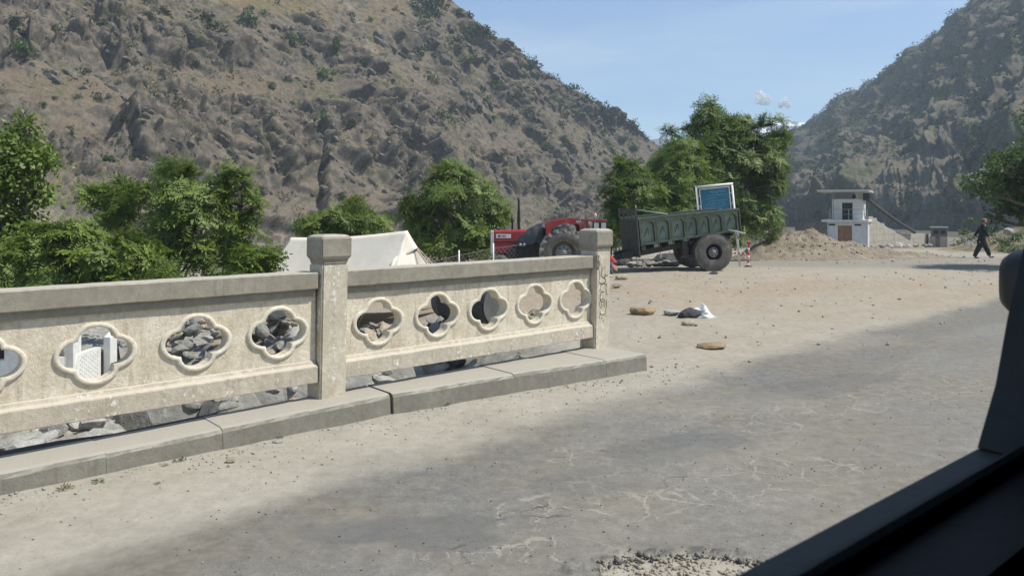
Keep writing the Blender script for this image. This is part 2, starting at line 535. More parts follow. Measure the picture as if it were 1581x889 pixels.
M_GROUND = ground_material("dusty_ground")
attrs = {"asph": asph.ravel(), "earth": (earth * (1 - np.clip(asph, 0, 1))).ravel(), "rub": rub.ravel(), "patch": patch.ravel(), "lip": lip.ravel(), "crkm": crkm.ravel()}
fc = GV[quads].mean(1)
fq, fp = qp(fc[:, 0], fc[:, 1])
is_road = ((-fp > 0.2) & (fc[:, 1] < 24) & (-fp > 0.75 - 0.02 * fq)) & (fc[:, 0] < 40) | ((fc[:, 1] >= 24) & (fc[:, 1] < 40) & (fc[:, 0] > 9) & (fc[:, 0] < 60))
def sub_sheet(name, mask):
    f = quads[mask]
    used, inv = np.unique(f.ravel(), return_inverse=True)
    me = np_mesh(name, GV[used], inv.reshape(-1, 4), M_GROUND, True, {k: a[used] for k, a in attrs.items()})
    return tag(link_mesh(name, me), kind="structure")
sub_sheet("ground", ~is_road)
sub_sheet("road", is_road)

# ------------------------------------------------------------------ hillsides
def lerp_tab(tab, x):
    a = np.array(tab, float)
    return sum(np.interp(x + d, a[:, 0], a[:, 1]) for d in np.linspace(-26, 26, 9)) / 9.0

def hill_sheet(us, vs, toe, crest, disp, back=1.0, prof=1.0):
    """us: bearings; toe / crest: tables (bearing -> distance) and (bearing -> row, distance) in metres of real ground"""
    U, V = np.meshgrid(us, vs)
    yt = lerp_tab(toe, U)
    yc = lerp_tab([(a, d) for a, _, d in crest], U)
    zc = EYE + (HZ - lerp_tab([(a, r) for a, r, _ in crest], U)) * yc / 1200.0
    k = (U - 790.5) / 1200.0
    xt, xc = k * yt, k * yc
    zt = zg(xt, yt) - 1.5
    vv = np.minimum(V, 1.0)
    over = np.maximum(V - 1.0, 0)
    X = xt + (xc - xt) * V
    Y = yt + (yc - yt) * V
    Z = zt + (zc - zt) * vv ** prof - over * (zc - zt) * back
    B = np.stack([X, Y, Z], -1)
    du = np.gradient(B, axis=1); dv = np.gradient(B, axis=0)
    Nn = np.cross(du, dv); Nn /= np.linalg.norm(Nn, axis=-1, keepdims=True) + 1e-9
    flip = np.sign(Nn[..., 2:3]); flip[flip == 0] = 1
    Nn = Nn * flip
    D, at = disp(U, V, B)
    B = B + Nn * D[..., None]
    du = np.gradient(B, axis=1); dv = np.gradient(B, axis=0)
    N2 = np.cross(du, dv); N2 /= np.linalg.norm(N2, axis=-1, keepdims=True) + 1e-9
    N2 = N2 * np.sign(N2[..., 2:3] + 1e-9)
    at["steep"] = 1 - N2[..., 2]
    n, m_ = X.shape
    ii = np.arange(n * m_).reshape(n, m_)
    qd = np.stack([ii[:-1, :-1], ii[:-1, 1:], ii[1:, 1:], ii[1:, :-1]], -1).reshape(-1, 4)
    return B, N2, qd, {k_: a.ravel() for k_, a in at.items()}

CREST_L = [(-900, -560, 175), (-500, -430, 160), (0, -260, 150), (300, -150, 155), (500, -85, 168), (600, -42, 180), (690, 0, 192), (745, 45, 200), (830, 108, 212), (900, 154, 225),
           (985, 202, 240), (1005, 216, 244), (1060, 250, 250), (1110, 290, 255)]
TOE_L = [(-900, 46), (-300, 52), (0, 60), (250, 72), (500, 92), (700, 118), (850, 145), (1000, 185), (1110, 235)]

def disp_left(U, V, B):
    x, y, z = B[..., 0], B[..., 1], B[..., 2]
    big = fbm(x / 38, y / 38, z / 38, 3, 21) * 5.0
    gul = fbm(x / 16 + z / 60, y / 30, z / 40, 3, 22, ridged=True) * 1.6
    # broken rock: blocks lying in beds that run down to the right like the crest does
    wx = fbm(x / 9, y / 9, z / 9, 3, 23) * 3.0
    wz = fbm(x / 9, y / 9, z / 9, 3, 24) * 3.0
    sa = 0.78 * x + 0.20 * y - 0.62 * z + wx            # along the beds
    sb = 0.62 * x + 0.10 * y + 0.78 * z + wz            # across them
    sc = y * 0.9 - 0.3 * x + 0.5 * wx
    f1, f2, h1, t1 = worley(sa / 7.5, sb / 3.0, sc / 6.0, 1)
    g1, g2, h2, t2 = worley(sa / 2.9, sb / 1.25, sc / 2.6, 2)
    k1, k2, h3, t3 = worley(sa / 1.15, sb / 0.62, sc / 1.2, 3)
    crag_m = sstep(-0.10, 0.22, fbm(x / 22, y / 40, z / 13, 4, 25) + 0.22 * (0.62 - V))
    cr2 = sstep(-0.25, 0.25, fbm(x / 7, y / 12, z / 5, 3, 26) + 0.5 * (crag_m - 0.5))
    e1, e2, e3 = sstep(0.0, 0.22, f2 - f1), sstep(0.0, 0.25, g2 - g1), sstep(0.0, 0.3, k2 - k1)
    blk = e1 * ((h1 - 0.25) * 3.0 + t1 * 2.0) * crag_m + e2 * ((h2 - 0.25) * 1.35 + t2 * 1.0) * (0.22 + 0.78 * crag_m) * cr2 + e3 * ((h3 - 0.2) * 0.45 + t3 * 0.35) * (0.3 + 0.7 * cr2)
    fin = fbm(x / 2.2, y / 2.2, z / 2.2, 4, 27, gain=0.6)
    env = sstep(0, 0.06, V) * (1 - 0.55 * sstep(0.9, 1.0, V))
    D = (big + gul + blk * 1.1 + fin * 0.55) * env
    # the deep cleft in the cliff
    row = HZ - (z - EYE) / y * 1200
    wob = 7 * fbm(row / 26.0, 0.0, 0.0, 3, 31)
    uu = U + wob - 0.10 * (row - 250)
    cl = sstep(482, 490, uu) * (1 - sstep(499, 503, uu)) * sstep(165, 215, row) * sstep(350, 322, row)
    D = D - 4.2 * cl
    for u0, r0, r1, dep in ((470, 150, 182, 1.4), (308, 150, 178, 1.4), (600, 250, 305, 1.6)):
        g_ = U + 5 * fbm(row / 14.0, u0, 0.0, 3, 36) - 0.35 * (row - r0)
        D = D - dep * sstep(u0 - 6, u0 - 2, g_) * (1 - sstep(u0 + 3, u0 + 6, g_)) * sstep(r0 - 10, r0 + 6, row) * sstep(r1 + 10, r1 - 6, row)
    scree = np.maximum(sstep(0.14, 0.02, V - 0.03 * fbm(U / 60.0, 0, 0, 2, 33)), sstep(9, 3, np.abs(U - 548 - (V - 0.7) * -150 + 18 * fbm(V * 9, 0, 0, 2, 32))) * sstep(0.35, 0.6, V))
    grass = sstep(0.40, 0.72, V + 0.28 * fbm(U / 120.0, V * 4, 7.0, 4, 34)) * sstep(760, 420, U + 160 * fbm(U / 80.0, V * 5, 1.0, 3, 35))
    return D, {"grass": grass * (1 - scree) * (1 - 0.6 * crag_m), "scree": scree, "crag": crag_m}

def hill_material(name, veg=0.0, tint=(1, 1, 1), fine=1.0):
    m, N, L, b = mat_new(name)
    pos = N.new("ShaderNodeNewGeometry").outputs["Position"]
    def A(k):
        a = N.new("ShaderNodeAttribute"); a.attribute_name = k
        return a.outputs["Fac"]
    T = lambda c: tuple(c[i] * tint[i] for i in range(3))
    n1 = noise_node(N, L, pos, 0.16 * fine, 9, 0.68)
    n2 = noise_node(N, L, pos, 0.9 * fine, 8, 0.72)
    n3 = noise_node(N, L, pos, 3.2 * fine, 5, 0.7)
    rock = ramp(N, L, n2, [(0.28, T((0.040, 0.037, 0.033))), (0.46, T((0.098, 0.087, 0.073))), (0.60, T((0.150, 0.132, 0.108))), (0.74, T((0.235, 0.21, 0.178)))])
    dirt = ramp(N, L, n1, [(0.3, T((0.098, 0.076, 0.052))), (0.52, T((0.142, 0.114, 0.080))), (0.72, T((0.185, 0.155, 0.118)))])
    dirt = mixc(N, L, 0.5, dirt, ramp(N, L, n3, [(0.32, T((0.055, 0.045, 0.033))), (0.52, T((0.135, 0.11, 0.08))), (0.72, T((0.24, 0.20, 0.15)))]))
    gr = ramp(N, L, n2, [(0.3, T((0.080, 0.068, 0.028))), (0.5, T((0.150, 0.120, 0.052))), (0.72, T((0.205, 0.165, 0.082)))])
    scr = ramp(N, L, n3, [(0.3, T((0.14, 0.125, 0.103))), (0.7, T((0.255, 0.23, 0.195)))])
    sfac = ramp(N, L, maths(N, L, 'ADD', A("steep"), maths(N, L, 'MULTIPLY', maths(N, L, 'SUBTRACT', n2, 0.5), 0.7)), [(0.25, (0, 0, 0)), (0.42, (1, 1, 1))])
    col = mixc(N, L, maths(N, L, 'MULTIPLY', A("grass"), 0.85), dirt, gr)
    col = mixc(N, L, maths(N, L, 'MULTIPLY', A("scree"), 0.8), col, scr)
    col = mixc(N, L, sfac, col, rock)
    # dark weathered faces of the outcrops
    va = ramp(N, L, noise_node(N, L, pos, 0.28 * fine, 7, 0.7, 0.6), [(0.54, (0, 0, 0)), (0.62, (0.8, 0.8, 0.8))])
    col = mixc(N, L, mixc(N, L, 1.0, va, A("crag"), 'MULTIPLY'), col, ramp(N, L, n3, [(0.3, T((0.035, 0.033, 0.031))), (0.7, T((0.10, 0.092, 0.082)))]))
    # dry tufts and low scrub, too far off to tell apart
    vn = noise_node(N, L, pos, 1.5 * fine, 6, 0.7)
    vm = noise_node(N, L, pos, 0.11 * fine, 5, 0.6)
    vf = ramp(N, L, maths(N, L, 'ADD', vn, maths(N, L, 'MULTIPLY', maths(N, L, 'SUBTRACT', vm, 0.5), 0.9)), [(0.60 - veg, (0, 0, 0)), (0.66 - veg, (0.9, 0.9, 0.9))])
    col = mixc(N, L, vf, col, ramp(N, L, n3, [(0.3, T((0.045, 0.052, 0.024))), (0.7, T((0.105, 0.108, 0.05)))]))
    L.new(col, b.inputs["Base Color"])
    b.inputs["Roughness"].default_value = 0.95
    b.inputs["Specular IOR Level"].default_value = 0.15
    h = mixc(N, L, 0.45, n2, n3)
    bump(N, L, b, h, 0.7, 0.30 / fine)
    return m

M_HILL = hill_material("rocky_hillside", tint=(1.08, 1.03, 0.97))
us = np.concatenate([np.linspace(-900, -120, 60, endpoint=False), np.linspace(-120, 1110, 800)])
vs = np.concatenate([np.linspace(0, 1.0, 390, endpoint=False), np.linspace(1.0, 1.6, 20)])
HB, HN, hq, hat = hill_sheet(us, vs, TOE_L, CREST_L, disp_left, back=0.5, prof=1.06)
tag(link_mesh("hillside", np_mesh("hillside", HB.reshape(-1, 3), hq, M_HILL, False, hat)), kind="structure")
HU, HV = us, vs
HATT = {k: a.reshape(HB.shape[:2]) for k, a in hat.items()}

CREST_R = [(1080, 318, 520), (1150, 282, 470), (1195, 243, 440), (1230, 216, 420), (1280, 181, 395), (1340, 138, 370), (1380, 112, 355), (1420, 79, 340), (1480, 30, 322), (1510, 0, 312), (1581, -70, 300),
           (1750, -210, 280), (2100, -380, 250), (2700, -600, 220)]
TOE_R = [(1080, 420), (1180, 250), (1240, 190), (1350, 160), (1500, 135), (1581, 120), (1800, 100), (2700, 80)]

def disp_right(U, V, B):
    x, y, z = B[..., 0], B[..., 1], B[..., 2]
    big = fbm(x / 90, y / 90, z / 90, 3, 41) * 10.0
    al, ac = U * 0.80 + V * 200, -U * 0.60 + V * 265          # beds rise to the right
    wv = 22 * fbm(U / 40.0, V * 8, 1.0, 3, 47)
    rib = fbm((U * 0.9 + V * 60 + wv) / 120.0, V * 1.1, 0.0, 4, 42, ridged=True) * 5.0
    bed = fbm((al + wv) / 120.0, (ac + wv) / 26.0, 0.5, 4, 48, ridged=True) * 2.6
    f1, f2, h1, t1 = worley(x / 13, y / 13, z / 9, 4)
    blk = sstep(0.0, 0.25, f2 - f1) * ((h1 - 0.3) * 3.0 + t1 * 2.0)
    mid = fbm(x / 20, y / 20, z / 20, 4, 43, ridged=True) * 1.6
    fin = fbm(x / 6, y / 6, z / 6, 4, 44) * 1.6
    env = sstep(0, 0.06, V) * (1 - 0.75 * sstep(0.85, 1.0, V))
    D = (big + rib + bed + blk + mid + fin) * env
    bare = sstep(0.02, 0.30, fbm((al + wv) / 110.0, (ac + wv) / 22.0, 2.0, 4, 45)) * sstep(0.75, 0.15, V + 0.2 * fbm(U / 100.0, V * 3, 6.0, 2, 49))
    veg = sstep(-0.30, 0.15, fbm(U / 55.0, V * 6, 4.0, 4, 46) + 0.35 * (V - 0.4))
    return D, {"grass": 0.35 * bare, "scree": 0.45 * bare, "crag": veg}

M_HILL2 = hill_material("scrubby_mountainside", veg=0.10, fine=0.5, tint=(0.95, 0.98, 1.0))
us2 = np.concatenate([np.linspace(1120, 1620, 400), np.linspace(1630, 2700, 40)])
vs2 = np.concatenate([np.linspace(0, 1.0, 280, endpoint=False), np.linspace(1.0, 1.5, 14)])
RB, RN, rq, rat = hill_sheet(us2, vs2, TOE_R, CREST_R, disp_right, back=0.4)
tag(link_mesh("mountainside", np_mesh("mountainside", RB.reshape(-1, 3), rq, M_HILL2, False, rat)), kind="structure")
RATT = {k: a.reshape(RB.shape[:2]) for k, a in rat.items()}

# ---- the far snow mountain closing the valley
def disp_far(U, V, B):
    x, y, z = B[..., 0], B[..., 1], B[..., 2]
    D = fbm(x / 70, y / 70, z / 70, 5, 51, ridged=True) * 13 * sstep(0, 0.1, V) * (1 - 0.6 * sstep(0.9, 1.0, V))
    snow = sstep(0.02, 0.14, fbm(x / 14, y / 30, z / 9, 5, 52, gain=0.6) + 0.9 * (V - 0.86)) * sstep(1130, 1180, U)
    return D, {"grass": 0 * U, "scree": snow, "crag": 0 * U}
m, N, L, b = mat_new("snow_and_rock")
a = N.new("ShaderNodeAttribute"); a.attribute_name = "scree"
pos = N.new("ShaderNodeNewGeometry").outputs["Position"]
rk = ramp(N, L, noise_node(N, L, pos, 0.05, 6), [(0.3, (0.07, 0.075, 0.08)), (0.7, (0.18, 0.18, 0.18))])
L.new(mixc(N, L, a.outputs["Fac"], rk, (0.86, 0.88, 0.9)), b.inputs["Base Color"])
b.inputs["Roughness"].default_value = 0.8
CREST_F = [(820, 330, 1000), (930, 250, 1000), (985, 228, 1000), (1012, 210, 1000), (1040, 222, 1000), (1100, 222, 1000), (1150, 203, 1000), (1190, 193, 1000), (1212, 188, 1000), (1226, 190, 1000), (1240, 194, 1000),
           (1270, 205, 1000), (1340, 260, 1000), (1420, 330, 1000)]
FB, FN, fq_, fat = hill_sheet(np.linspace(900, 1360, 170), np.linspace(0, 1.15, 70), [(820, 900), (1420, 900)], CREST_F, disp_far, back=0.5)
tag(link_mesh("snow_mountain", np_mesh("snow_mountain", FB.reshape(-1, 3), fq_, m, False, fat)), kind="structure")

# ---- the two small clouds over the valley
M_CLOUD = bpy.data.materials.new("cloud_white")
M_CLOUD.use_nodes = True
N, L = M_CLOUD.node_tree.nodes, M_CLOUD.node_tree.links
N.clear()
df = N.new("ShaderNodeBsdfDiffuse"); df.inputs["Color"].default_value = (0.96, 0.96, 0.96, 1)
tr = N.new("ShaderNodeBsdfTranslucent"); tr.inputs["Color"].default_value = (0.96, 0.96, 0.96, 1)
m1 = N.new("ShaderNodeMixShader"); m1.inputs[0].default_value = 0.42
tp_ = N.new("ShaderNodeBsdfTransparent")
lw = N.new("ShaderNodeLayerWeight"); lw.inputs["Blend"].default_value = 0.45
m2 = N.new("ShaderNodeMixShader")
fr = ramp(N, L, lw.outputs["Facing"], [(0.08, (0, 0, 0)), (0.62, (1, 1, 1))])
L.new(df.outputs[0], m1.inputs[1]); L.new(tr.outputs[0], m1.inputs[2])
L.new(fr, m2.inputs[0]); L.new(m1.outputs[0], m2.inputs[1]); L.new(tp_.outputs[0], m2.inputs[2])
mo = N.new("ShaderNodeOutputMaterial"); L.new(m2.outputs[0], mo.inputs["Surface"])
def make_cloud(c, w, h, seed):
    bm = bmesh.new()
    r_ = random.Random(seed)
    for k in range(16):
        u = r_.uniform(-1, 1)
        v = r_.uniform(0, 1) * (1 - abs(u)) ** 0.6
        mat = Matrix.Translation((c.x + u * w * 0.42, c.y + r_.uniform(-0.3, 0.3) * w, c.z + (v - 0.45) * h * 0.8))
        s = w * r_.uniform(0.17, 0.30)
        bmesh.ops.create_icosphere(bm, subdivisions=3, radius=s, matrix=mat)
    V = np.array([v.co[:] for v in bm.verts])
    D = fbm(V[:, 0] / (w * 0.16), V[:, 1] / (w * 0.16), V[:, 2] / (w * 0.16), 4, seed) * w * 0.13
    ctr = np.array(c[:])
    dirv = (V - ctr); dirv /= np.linalg.norm(dirv, axis=1)[:, None] + 1e-6
    V = V + dirv * D[:, None]
    for v, co in zip(bm.verts, V): v.co = co
    me = bpy.data.meshes.new("cloud"); bm.to_mesh(me); bm.free()
    me.materials.append(M_CLOUD)
    for f in me.polygons: f.use_smooth = True
    return tag(link_mesh("cloud", me), kind="structure")
make_cloud(P(1176, 151, 3800), 82, 60, 61)
make_cloud(P(1212, 159, 3800), 55, 48, 62)

# ---- the thin valley air
m = bpy.data.materials.new("valley_air")
m.use_nodes = True
N, L = m.node_tree.nodes, m.node_tree.links
N.clear()
pv = N.new("ShaderNodeVolumePrincipled")
pv.inputs["Color"].default_value = (0.72, 0.86, 1.0, 1)
pv.inputs["Density"].default_value = 0.00072
pv.inputs["Anisotropy"].default_value = 0.1
out = N.new("ShaderNodeOutputMaterial")
L.new(pv.outputs["Volume"], out.inputs["Volume"])
mb = MB()
mb.box((-1700, -60, -14), (1700, 1250, 225))
haze = tag(mb.build("haze", m), kind="stuff")
# ================================================================== THE BRIDGE RAILING
def weathered(name, c1, c2, stain, lime, scale=3.0, bmp=0.5, stain_lo=0.52, lime_lo=0.60, dust=None):  # dust: paler tone painted on upward faces so tops look sunlit
    """old cast concrete: mottled, stained dark in patches, flecked with lime"""
    m, N, L, b = mat_new(name)
    pos = N.new("ShaderNodeNewGeometry").outputs["Position"]
    n1 = noise_node(N, L, pos, scale, 8, 0.65)
    n2 = noise_node(N, L, pos, scale * 7, 6, 0.7)
    n3 = noise_node(N, L, pos, 90, 4, 0.7)
    mp_ = N.new("ShaderNodeMapping"); mp_.inputs["Scale"].default_value = (14, 14, 1.3)
    L.new(pos, mp_.inputs["Vector"])
    n4 = noise_node(N, L, mp_.outputs["Vector"], 1.0, 5, 0.65)
    col = ramp(N, L, n1, [(0.3, c1), (0.7, c2)])
    col = mixc(N, L, ramp(N, L, n2, [(0.3, (0.55, 0.55, 0.55)), (0.6, (0, 0, 0))]), col, tuple(x * 0.72 for x in c1))
    s1 = ramp(N, L, n4, [(stain_lo, (0, 0, 0)), (stain_lo + 0.2, (0.75, 0.75, 0.75))])
    col = mixc(N, L, s1, col, stain)
    l1 = ramp(N, L, mixc(N, L, 0.5, n2, n4), [(lime_lo, (0, 0, 0)), (lime_lo + 0.06, (0.85, 0.85, 0.85))])
    col = mixc(N, L, l1, col, lime)
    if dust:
        # pale dust tone on upward faces, painting in their sunlit brightness
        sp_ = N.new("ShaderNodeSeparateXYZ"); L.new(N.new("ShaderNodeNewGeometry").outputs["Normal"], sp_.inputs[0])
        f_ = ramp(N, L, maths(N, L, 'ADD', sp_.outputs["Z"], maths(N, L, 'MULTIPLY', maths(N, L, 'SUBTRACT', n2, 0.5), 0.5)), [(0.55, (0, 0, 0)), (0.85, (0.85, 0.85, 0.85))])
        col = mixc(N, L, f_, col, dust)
    L.new(col, b.inputs["Base Color"])
    b.inputs["Roughness"].default_value = 0.9
    b.inputs["Specular IOR Level"].default_value = 0.25
    bump(N, L, b, mixc(N, L, 0.4, n2, n3), bmp, 0.012)
    return m

M_CREAM = weathered("cream_limewashed_concrete", (0.53, 0.445, 0.315), (0.78, 0.70, 0.56), (0.34, 0.27, 0.185), (0.85, 0.81, 0.72), 4.6, 0.9, 0.53, 0.60)
M_RIMW = weathered("whitish_moulding_plaster", (0.55, 0.485, 0.375), (0.76, 0.70, 0.58), (0.46, 0.40, 0.31), (0.84, 0.81, 0.74), 5, 0.5, 0.58, 0.60)
M_BEAM = weathered("stained_beam_concrete", (0.43, 0.37, 0.285), (0.60, 0.53, 0.42), (0.30, 0.25, 0.185), (0.84, 0.81, 0.74), 3.4, 0.8, 0.52, 0.575, dust=(0.52, 0.465, 0.37))
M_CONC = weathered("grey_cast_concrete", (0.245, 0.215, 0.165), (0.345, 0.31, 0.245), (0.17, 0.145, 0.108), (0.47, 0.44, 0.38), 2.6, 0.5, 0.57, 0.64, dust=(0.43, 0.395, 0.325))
M_POST = weathered("post_concrete", (0.47, 0.405, 0.30), (0.65, 0.58, 0.455), (0.33, 0.275, 0.20), (0.78, 0.75, 0.68), 3.2, 0.7, 0.55, 0.555, dust=(0.5, 0.46, 0.38))
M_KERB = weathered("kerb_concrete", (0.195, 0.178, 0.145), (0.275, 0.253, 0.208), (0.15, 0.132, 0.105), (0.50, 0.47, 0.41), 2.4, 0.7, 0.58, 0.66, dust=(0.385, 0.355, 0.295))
M_BLACKPAINT = simple("black_paint", (0.03, 0.03, 0.03), (0.05, 0.048, 0.045), 0.7, 20, 0)

ANG = math.atan2(DQ.y, DQ.x)
rail = thing("bridge_railing", "cream and grey concrete bridge railing pierced by a row of quatrefoil openings", "railing", O1, (0, 0, ANG))
LEAN = math.tan(R(1.2))
HALF = 0.123
def post(q, name="post"):
    """in the railing's own axes: x along, y behind, z up"""
    base = 0.165 if q < 3 else 0.185
    if q > 3: base = 0.175
    mb = MB()
    sh = lambda x, z: x + (z - base) * LEAN
    def ring(hx, y0, y1, z):
        return [(sh(q - hx, z), y0, z), (sh(q + hx, z), y0, z), (sh(q + hx, z), y1, z), (sh(q - hx, z), y1, z)]
    def stack(levels):
        vs, fs = [], []
        for l in levels: vs += ring(*l)
        for i in range(len(levels) - 1):
            for k in range(4):
                fs.append((4 * i + k, 4 * i + (k + 1) % 4, 4 * i + 4 + (k + 1) % 4, 4 * i + 4 + k))
        fs.append((3, 2, 1, 0)); n = 4 * len(levels); fs.append((n - 4, n - 3, n - 2, n - 1))
        mb.add(vs, fs)
    ztop = 1.335 if q < 3 else 1.325
    stack([(HALF, 0.0, 0.25, base - 0.08), (HALF, 0.0, 0.25, ztop - 0.012)])
    p = mb.build(name, M_POST, rail, 0.012, segs=2)
    mb = MB()
    h = HALF
    stack([(h - 0.004, 0.004, 0.246, ztop - 0.016), (h - 0.004, 0.004, 0.246, ztop + 0.018), (h + 0.02, -0.02, 0.27, ztop + 0.045), (h + 0.02, -0.02, 0.27, ztop + 0.215), (h - 0.015, 0.015, 0.235, ztop + 0.238)])
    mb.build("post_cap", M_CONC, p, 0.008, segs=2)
    return p
posts = [post(0.0), post(3.47), post(-3.75)]
p2 = posts[1]

def quatre(delta, r=0.105, a=0.098, n=9):
    """outline of four lobes, each grown by delta"""
    rr = r + delta
    t = (a + math.sqrt(max(2 * rr * rr - a * a, 1e-6))) / 2
    ang = math.atan2(t, t - a)
    pts = []
    for k in range(4):
        for i in range(n):
            th = -ang + 2 * ang * i / n
            x, y = a + rr * math.cos(th), rr * math.sin(th)
            c, s_ = math.cos(k * math.pi / 2), math.sin(k * math.pi / 2)
            pts.append(((x * c - y * s_) * 1.19, (x * s_ + y * c) * 0.97))
    return pts

def bay(q0, q1, centres, zc):
    # the pierced panel: a filled outline with holes, given thickness
    cu = bpy.data.curves.new("panel", 'CURVE')
    cu.dimensions = '2D'
    cu.fill_mode = 'BOTH'
    cu.extrude = 0.055
    def spline(pts):
        s = cu.splines.new('POLY')
        s.points.add(len(pts) - 1)
        for p_, (x, y) in zip(s.points, pts): p_.co = (x, y, 0, 1)
        s.use_cyclic_u = True
    spline([(q0, 0.47), (q1, 0.47), (q1, 1.065), (q0, 1.065)])
    for c in centres: spline([(c + x, zc + y) for x, y in quatre(0)])
    tmp = bpy.data.objects.new("tmp_panel", cu)
    COL.objects.link(tmp)
    me = bpy.data.meshes.new_from_object(tmp.evaluated_get(bpy.context.evaluated_depsgraph_get()))
    bpy.data.objects.remove(tmp); bpy.data.curves.remove(cu)
    me.transform(Matrix.Translation((0, 0.14, 0)) @ Matrix.Rotation(R(90), 4, 'X'))
    me.materials.clear(); me.materials.append(M_CREAM)
    for f in me.polygons: f.material_index = 0; f.use_smooth = False
    me.name = "panel"
    pan = link_mesh("panel", me, rail)
    rs = random.Random(int(q0 * 100))
    for c in centres:
        mb = MB()
        # raised moulding round the opening
        prof = [(-0.004, 0.0), (-0.004, -0.015), (0.004, -0.020), (0.018, -0.020), (0.026, -0.014), (0.028, 0.0)]
        rings = []
        for d, y in prof:
            rings.append([(c + x, 0.0846 + y, zc + z) for x, z in quatre(d)])
        n = len(rings[0])
        vs = [Vector(v) + Vector((rs.uniform(-1, 1), rs.uniform(-1, 1), rs.uniform(-1, 1))) * 0.0016 for rg in rings for v in rg]
        fs = [(i * n + k, i * n + (k + 1) % n, (i + 1) * n + (k + 1) % n, (i + 1) * n + k) for i in range(len(prof) - 1) for k in range(n)]
        mb.smooth = True
        mb.add(vs, fs)
        mb.build("quatrefoil_moulding", M_RIMW, pan)
    def wavy(lo, hi, name, mat, bev, chamfer=None):
        """a long cast member with slightly uneven edges"""
        n = max(6, int((hi[0] - lo[0]) / 0.12))
        sec = [(lo[1], lo[2]), (hi[1], lo[2]), (hi[1], hi[2]), (lo[1], hi[2])] if chamfer is None else chamfer
        vs, fs = [], []
        k = len(sec)
        for i in range(n + 1):
            x = lo[0] + (hi[0] - lo[0]) * i / n
            for y, z in sec:
                vs.append((x, y + rs.uniform(-1, 1) * 0.0022, z + rs.uniform(-1, 1) * 0.0022))
        for i in range(n):
            for j in range(k):
                fs.append((i * k + j, i * k + (j + 1) % k, (i + 1) * k + (j + 1) % k, (i + 1) * k + j))
        fs.append(tuple(range(k))[::-1]); fs.append(tuple(n * k + j for j in range(k)))
        mb = MB(); mb.add(vs, fs)
        return mb.build(name, mat, rail, bev)
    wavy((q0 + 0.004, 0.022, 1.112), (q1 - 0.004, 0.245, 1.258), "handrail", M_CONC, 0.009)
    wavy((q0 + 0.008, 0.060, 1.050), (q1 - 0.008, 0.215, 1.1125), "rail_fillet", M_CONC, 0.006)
    wavy((q0 + 0.004, 0.028, 0.315), (q1 - 0.004, 0.235, 0.50), "base_beam", M_BEAM, 0.005,
         [(0.028, 0.315), (0.235, 0.315), (0.235, 0.452), (0.20, 0.502), (0.074, 0.502), (0.060, 0.474), (0.030, 0.455)])

bay(0.124, 3.347, [0.504, 1.168, 1.816, 2.464, 3.10], 0.768)
bay(-3.627, -0.124, [-0.46, -1.131, -1.835, -2.53, -3.17], 0.768)

# ---- the black brush writing down the face of the end post
def stroke_ribbon(mb, pts, w, y):
    """a painted stroke: a thin ribbon a hair proud of the face it is on (x across, z up)"""
    pts = [Vector((p[0], 0, p[1])) for p in pts]
    vs, fs = [], []
    for i, p in enumerate(pts):
        d = (pts[min(i + 1, len(pts) - 1)] - pts[max(i - 1, 0)]).normalized()
        nrm = Vector((-d.z, 0, d.x))
        ww = w * (0.55 + 0.45 * math.sin(math.pi * (i + 0.6) / (len(pts) + 0.2)))
        vs += [(p + nrm * ww) + Vector((0, y, 0)), (p - nrm * ww) + Vector((0, y, 0))]
    for i in range(len(pts) - 1):
        fs.append((2 * i, 2 * i + 1, 2 * i + 3, 2 * i + 2))
    mb.add(vs, fs)

def arc(cx, cz, rx, rz, a0, a1, n=9):
    return [(cx + rx * math.cos(R(a0 + (a1 - a0) * i / n)), cz + rz * math.sin(R(a0 + (a1 - a0) * i / n))) for i in range(n + 1)]

mb = MB()
qx = 3.47
LZ = lambda z: (z - 0.175) * LEAN
def S(pts, w=0.0045): stroke_ribbon(mb, [(qx + x + LZ(z), z) for x, z in pts], w, -0.0018)
S(arc(0.005, 1.05, 0.045, 0.055, 100, 330))
S(arc(-0.02, 0.965, 0.06, 0.035, 150, 400))
S(arc(0.03, 1.005, 0.018, 0.03, 0, 300), 0.0036)
S([(-0.07, 1.08), (-0.062, 1.03), (-0.068, 0.98)], 0.004)
S(arc(0.0, 0.90, 0.05, 0.03, 190, 20))
S([(0.06, 0.93), (0.045, 0.87), (0.05, 0.82), (0.07, 0.79)], 0.004)
S(arc(-0.02, 0.78, 0.035, 0.06, 60, 300))
S(arc(-0.015, 0.70, 0.05, 0.055, -60, 260))
S(arc(-0.012, 0.70, 0.024, 0.026, 0, 350), 0.0036)
S([(0.055, 0.74), (0.06, 0.66), (0.04, 0.60)], 0.0038)
S(arc(0.0, 0.60, 0.055, 0.03, 170, 350), 0.0042)
S([(-0.055, 0.64), (-0.05, 0.58), (-0.06, 0.53)], 0.0036)
for dx_, dz_ in ((-0.03, 1.11), (0.02, 1.12), (0.05, 0.55), (-0.02, 0.53), (0.0, 0.83), (0.065, 1.02), (-0.055, 0.86), (0.01, 0.50)):
    S([(dx_ - 0.008, dz_), (dx_ + 0.008, dz_ + 0.004)], 0.006)
mb.build("painted_writing", M_BLACKPAINT, p2)
# broken corner and splash of old cement at the neck of the end post
mb = MB()
for k in range(9):
    x, z = qx - 0.085 + random.uniform(-0.03, 0.03), 1.16 + random.uniform(-0.06, 0.12)
    s_ = random.uniform(0.012, 0.026)
    mb.box((x + LZ(z) - s_, -0.006, z - s_ * 1.2), (x + LZ(z) + s_ * 0.8, 0.004, z + s_), Matrix.Identity(4))
mb.build("chipped_cement", weathered("dark_chipped_cement", (0.16, 0.13, 0.10), (0.28, 0.24, 0.19), (0.10, 0.08, 0.06), (0.5, 0.46, 0.4)), p2, 0.004)

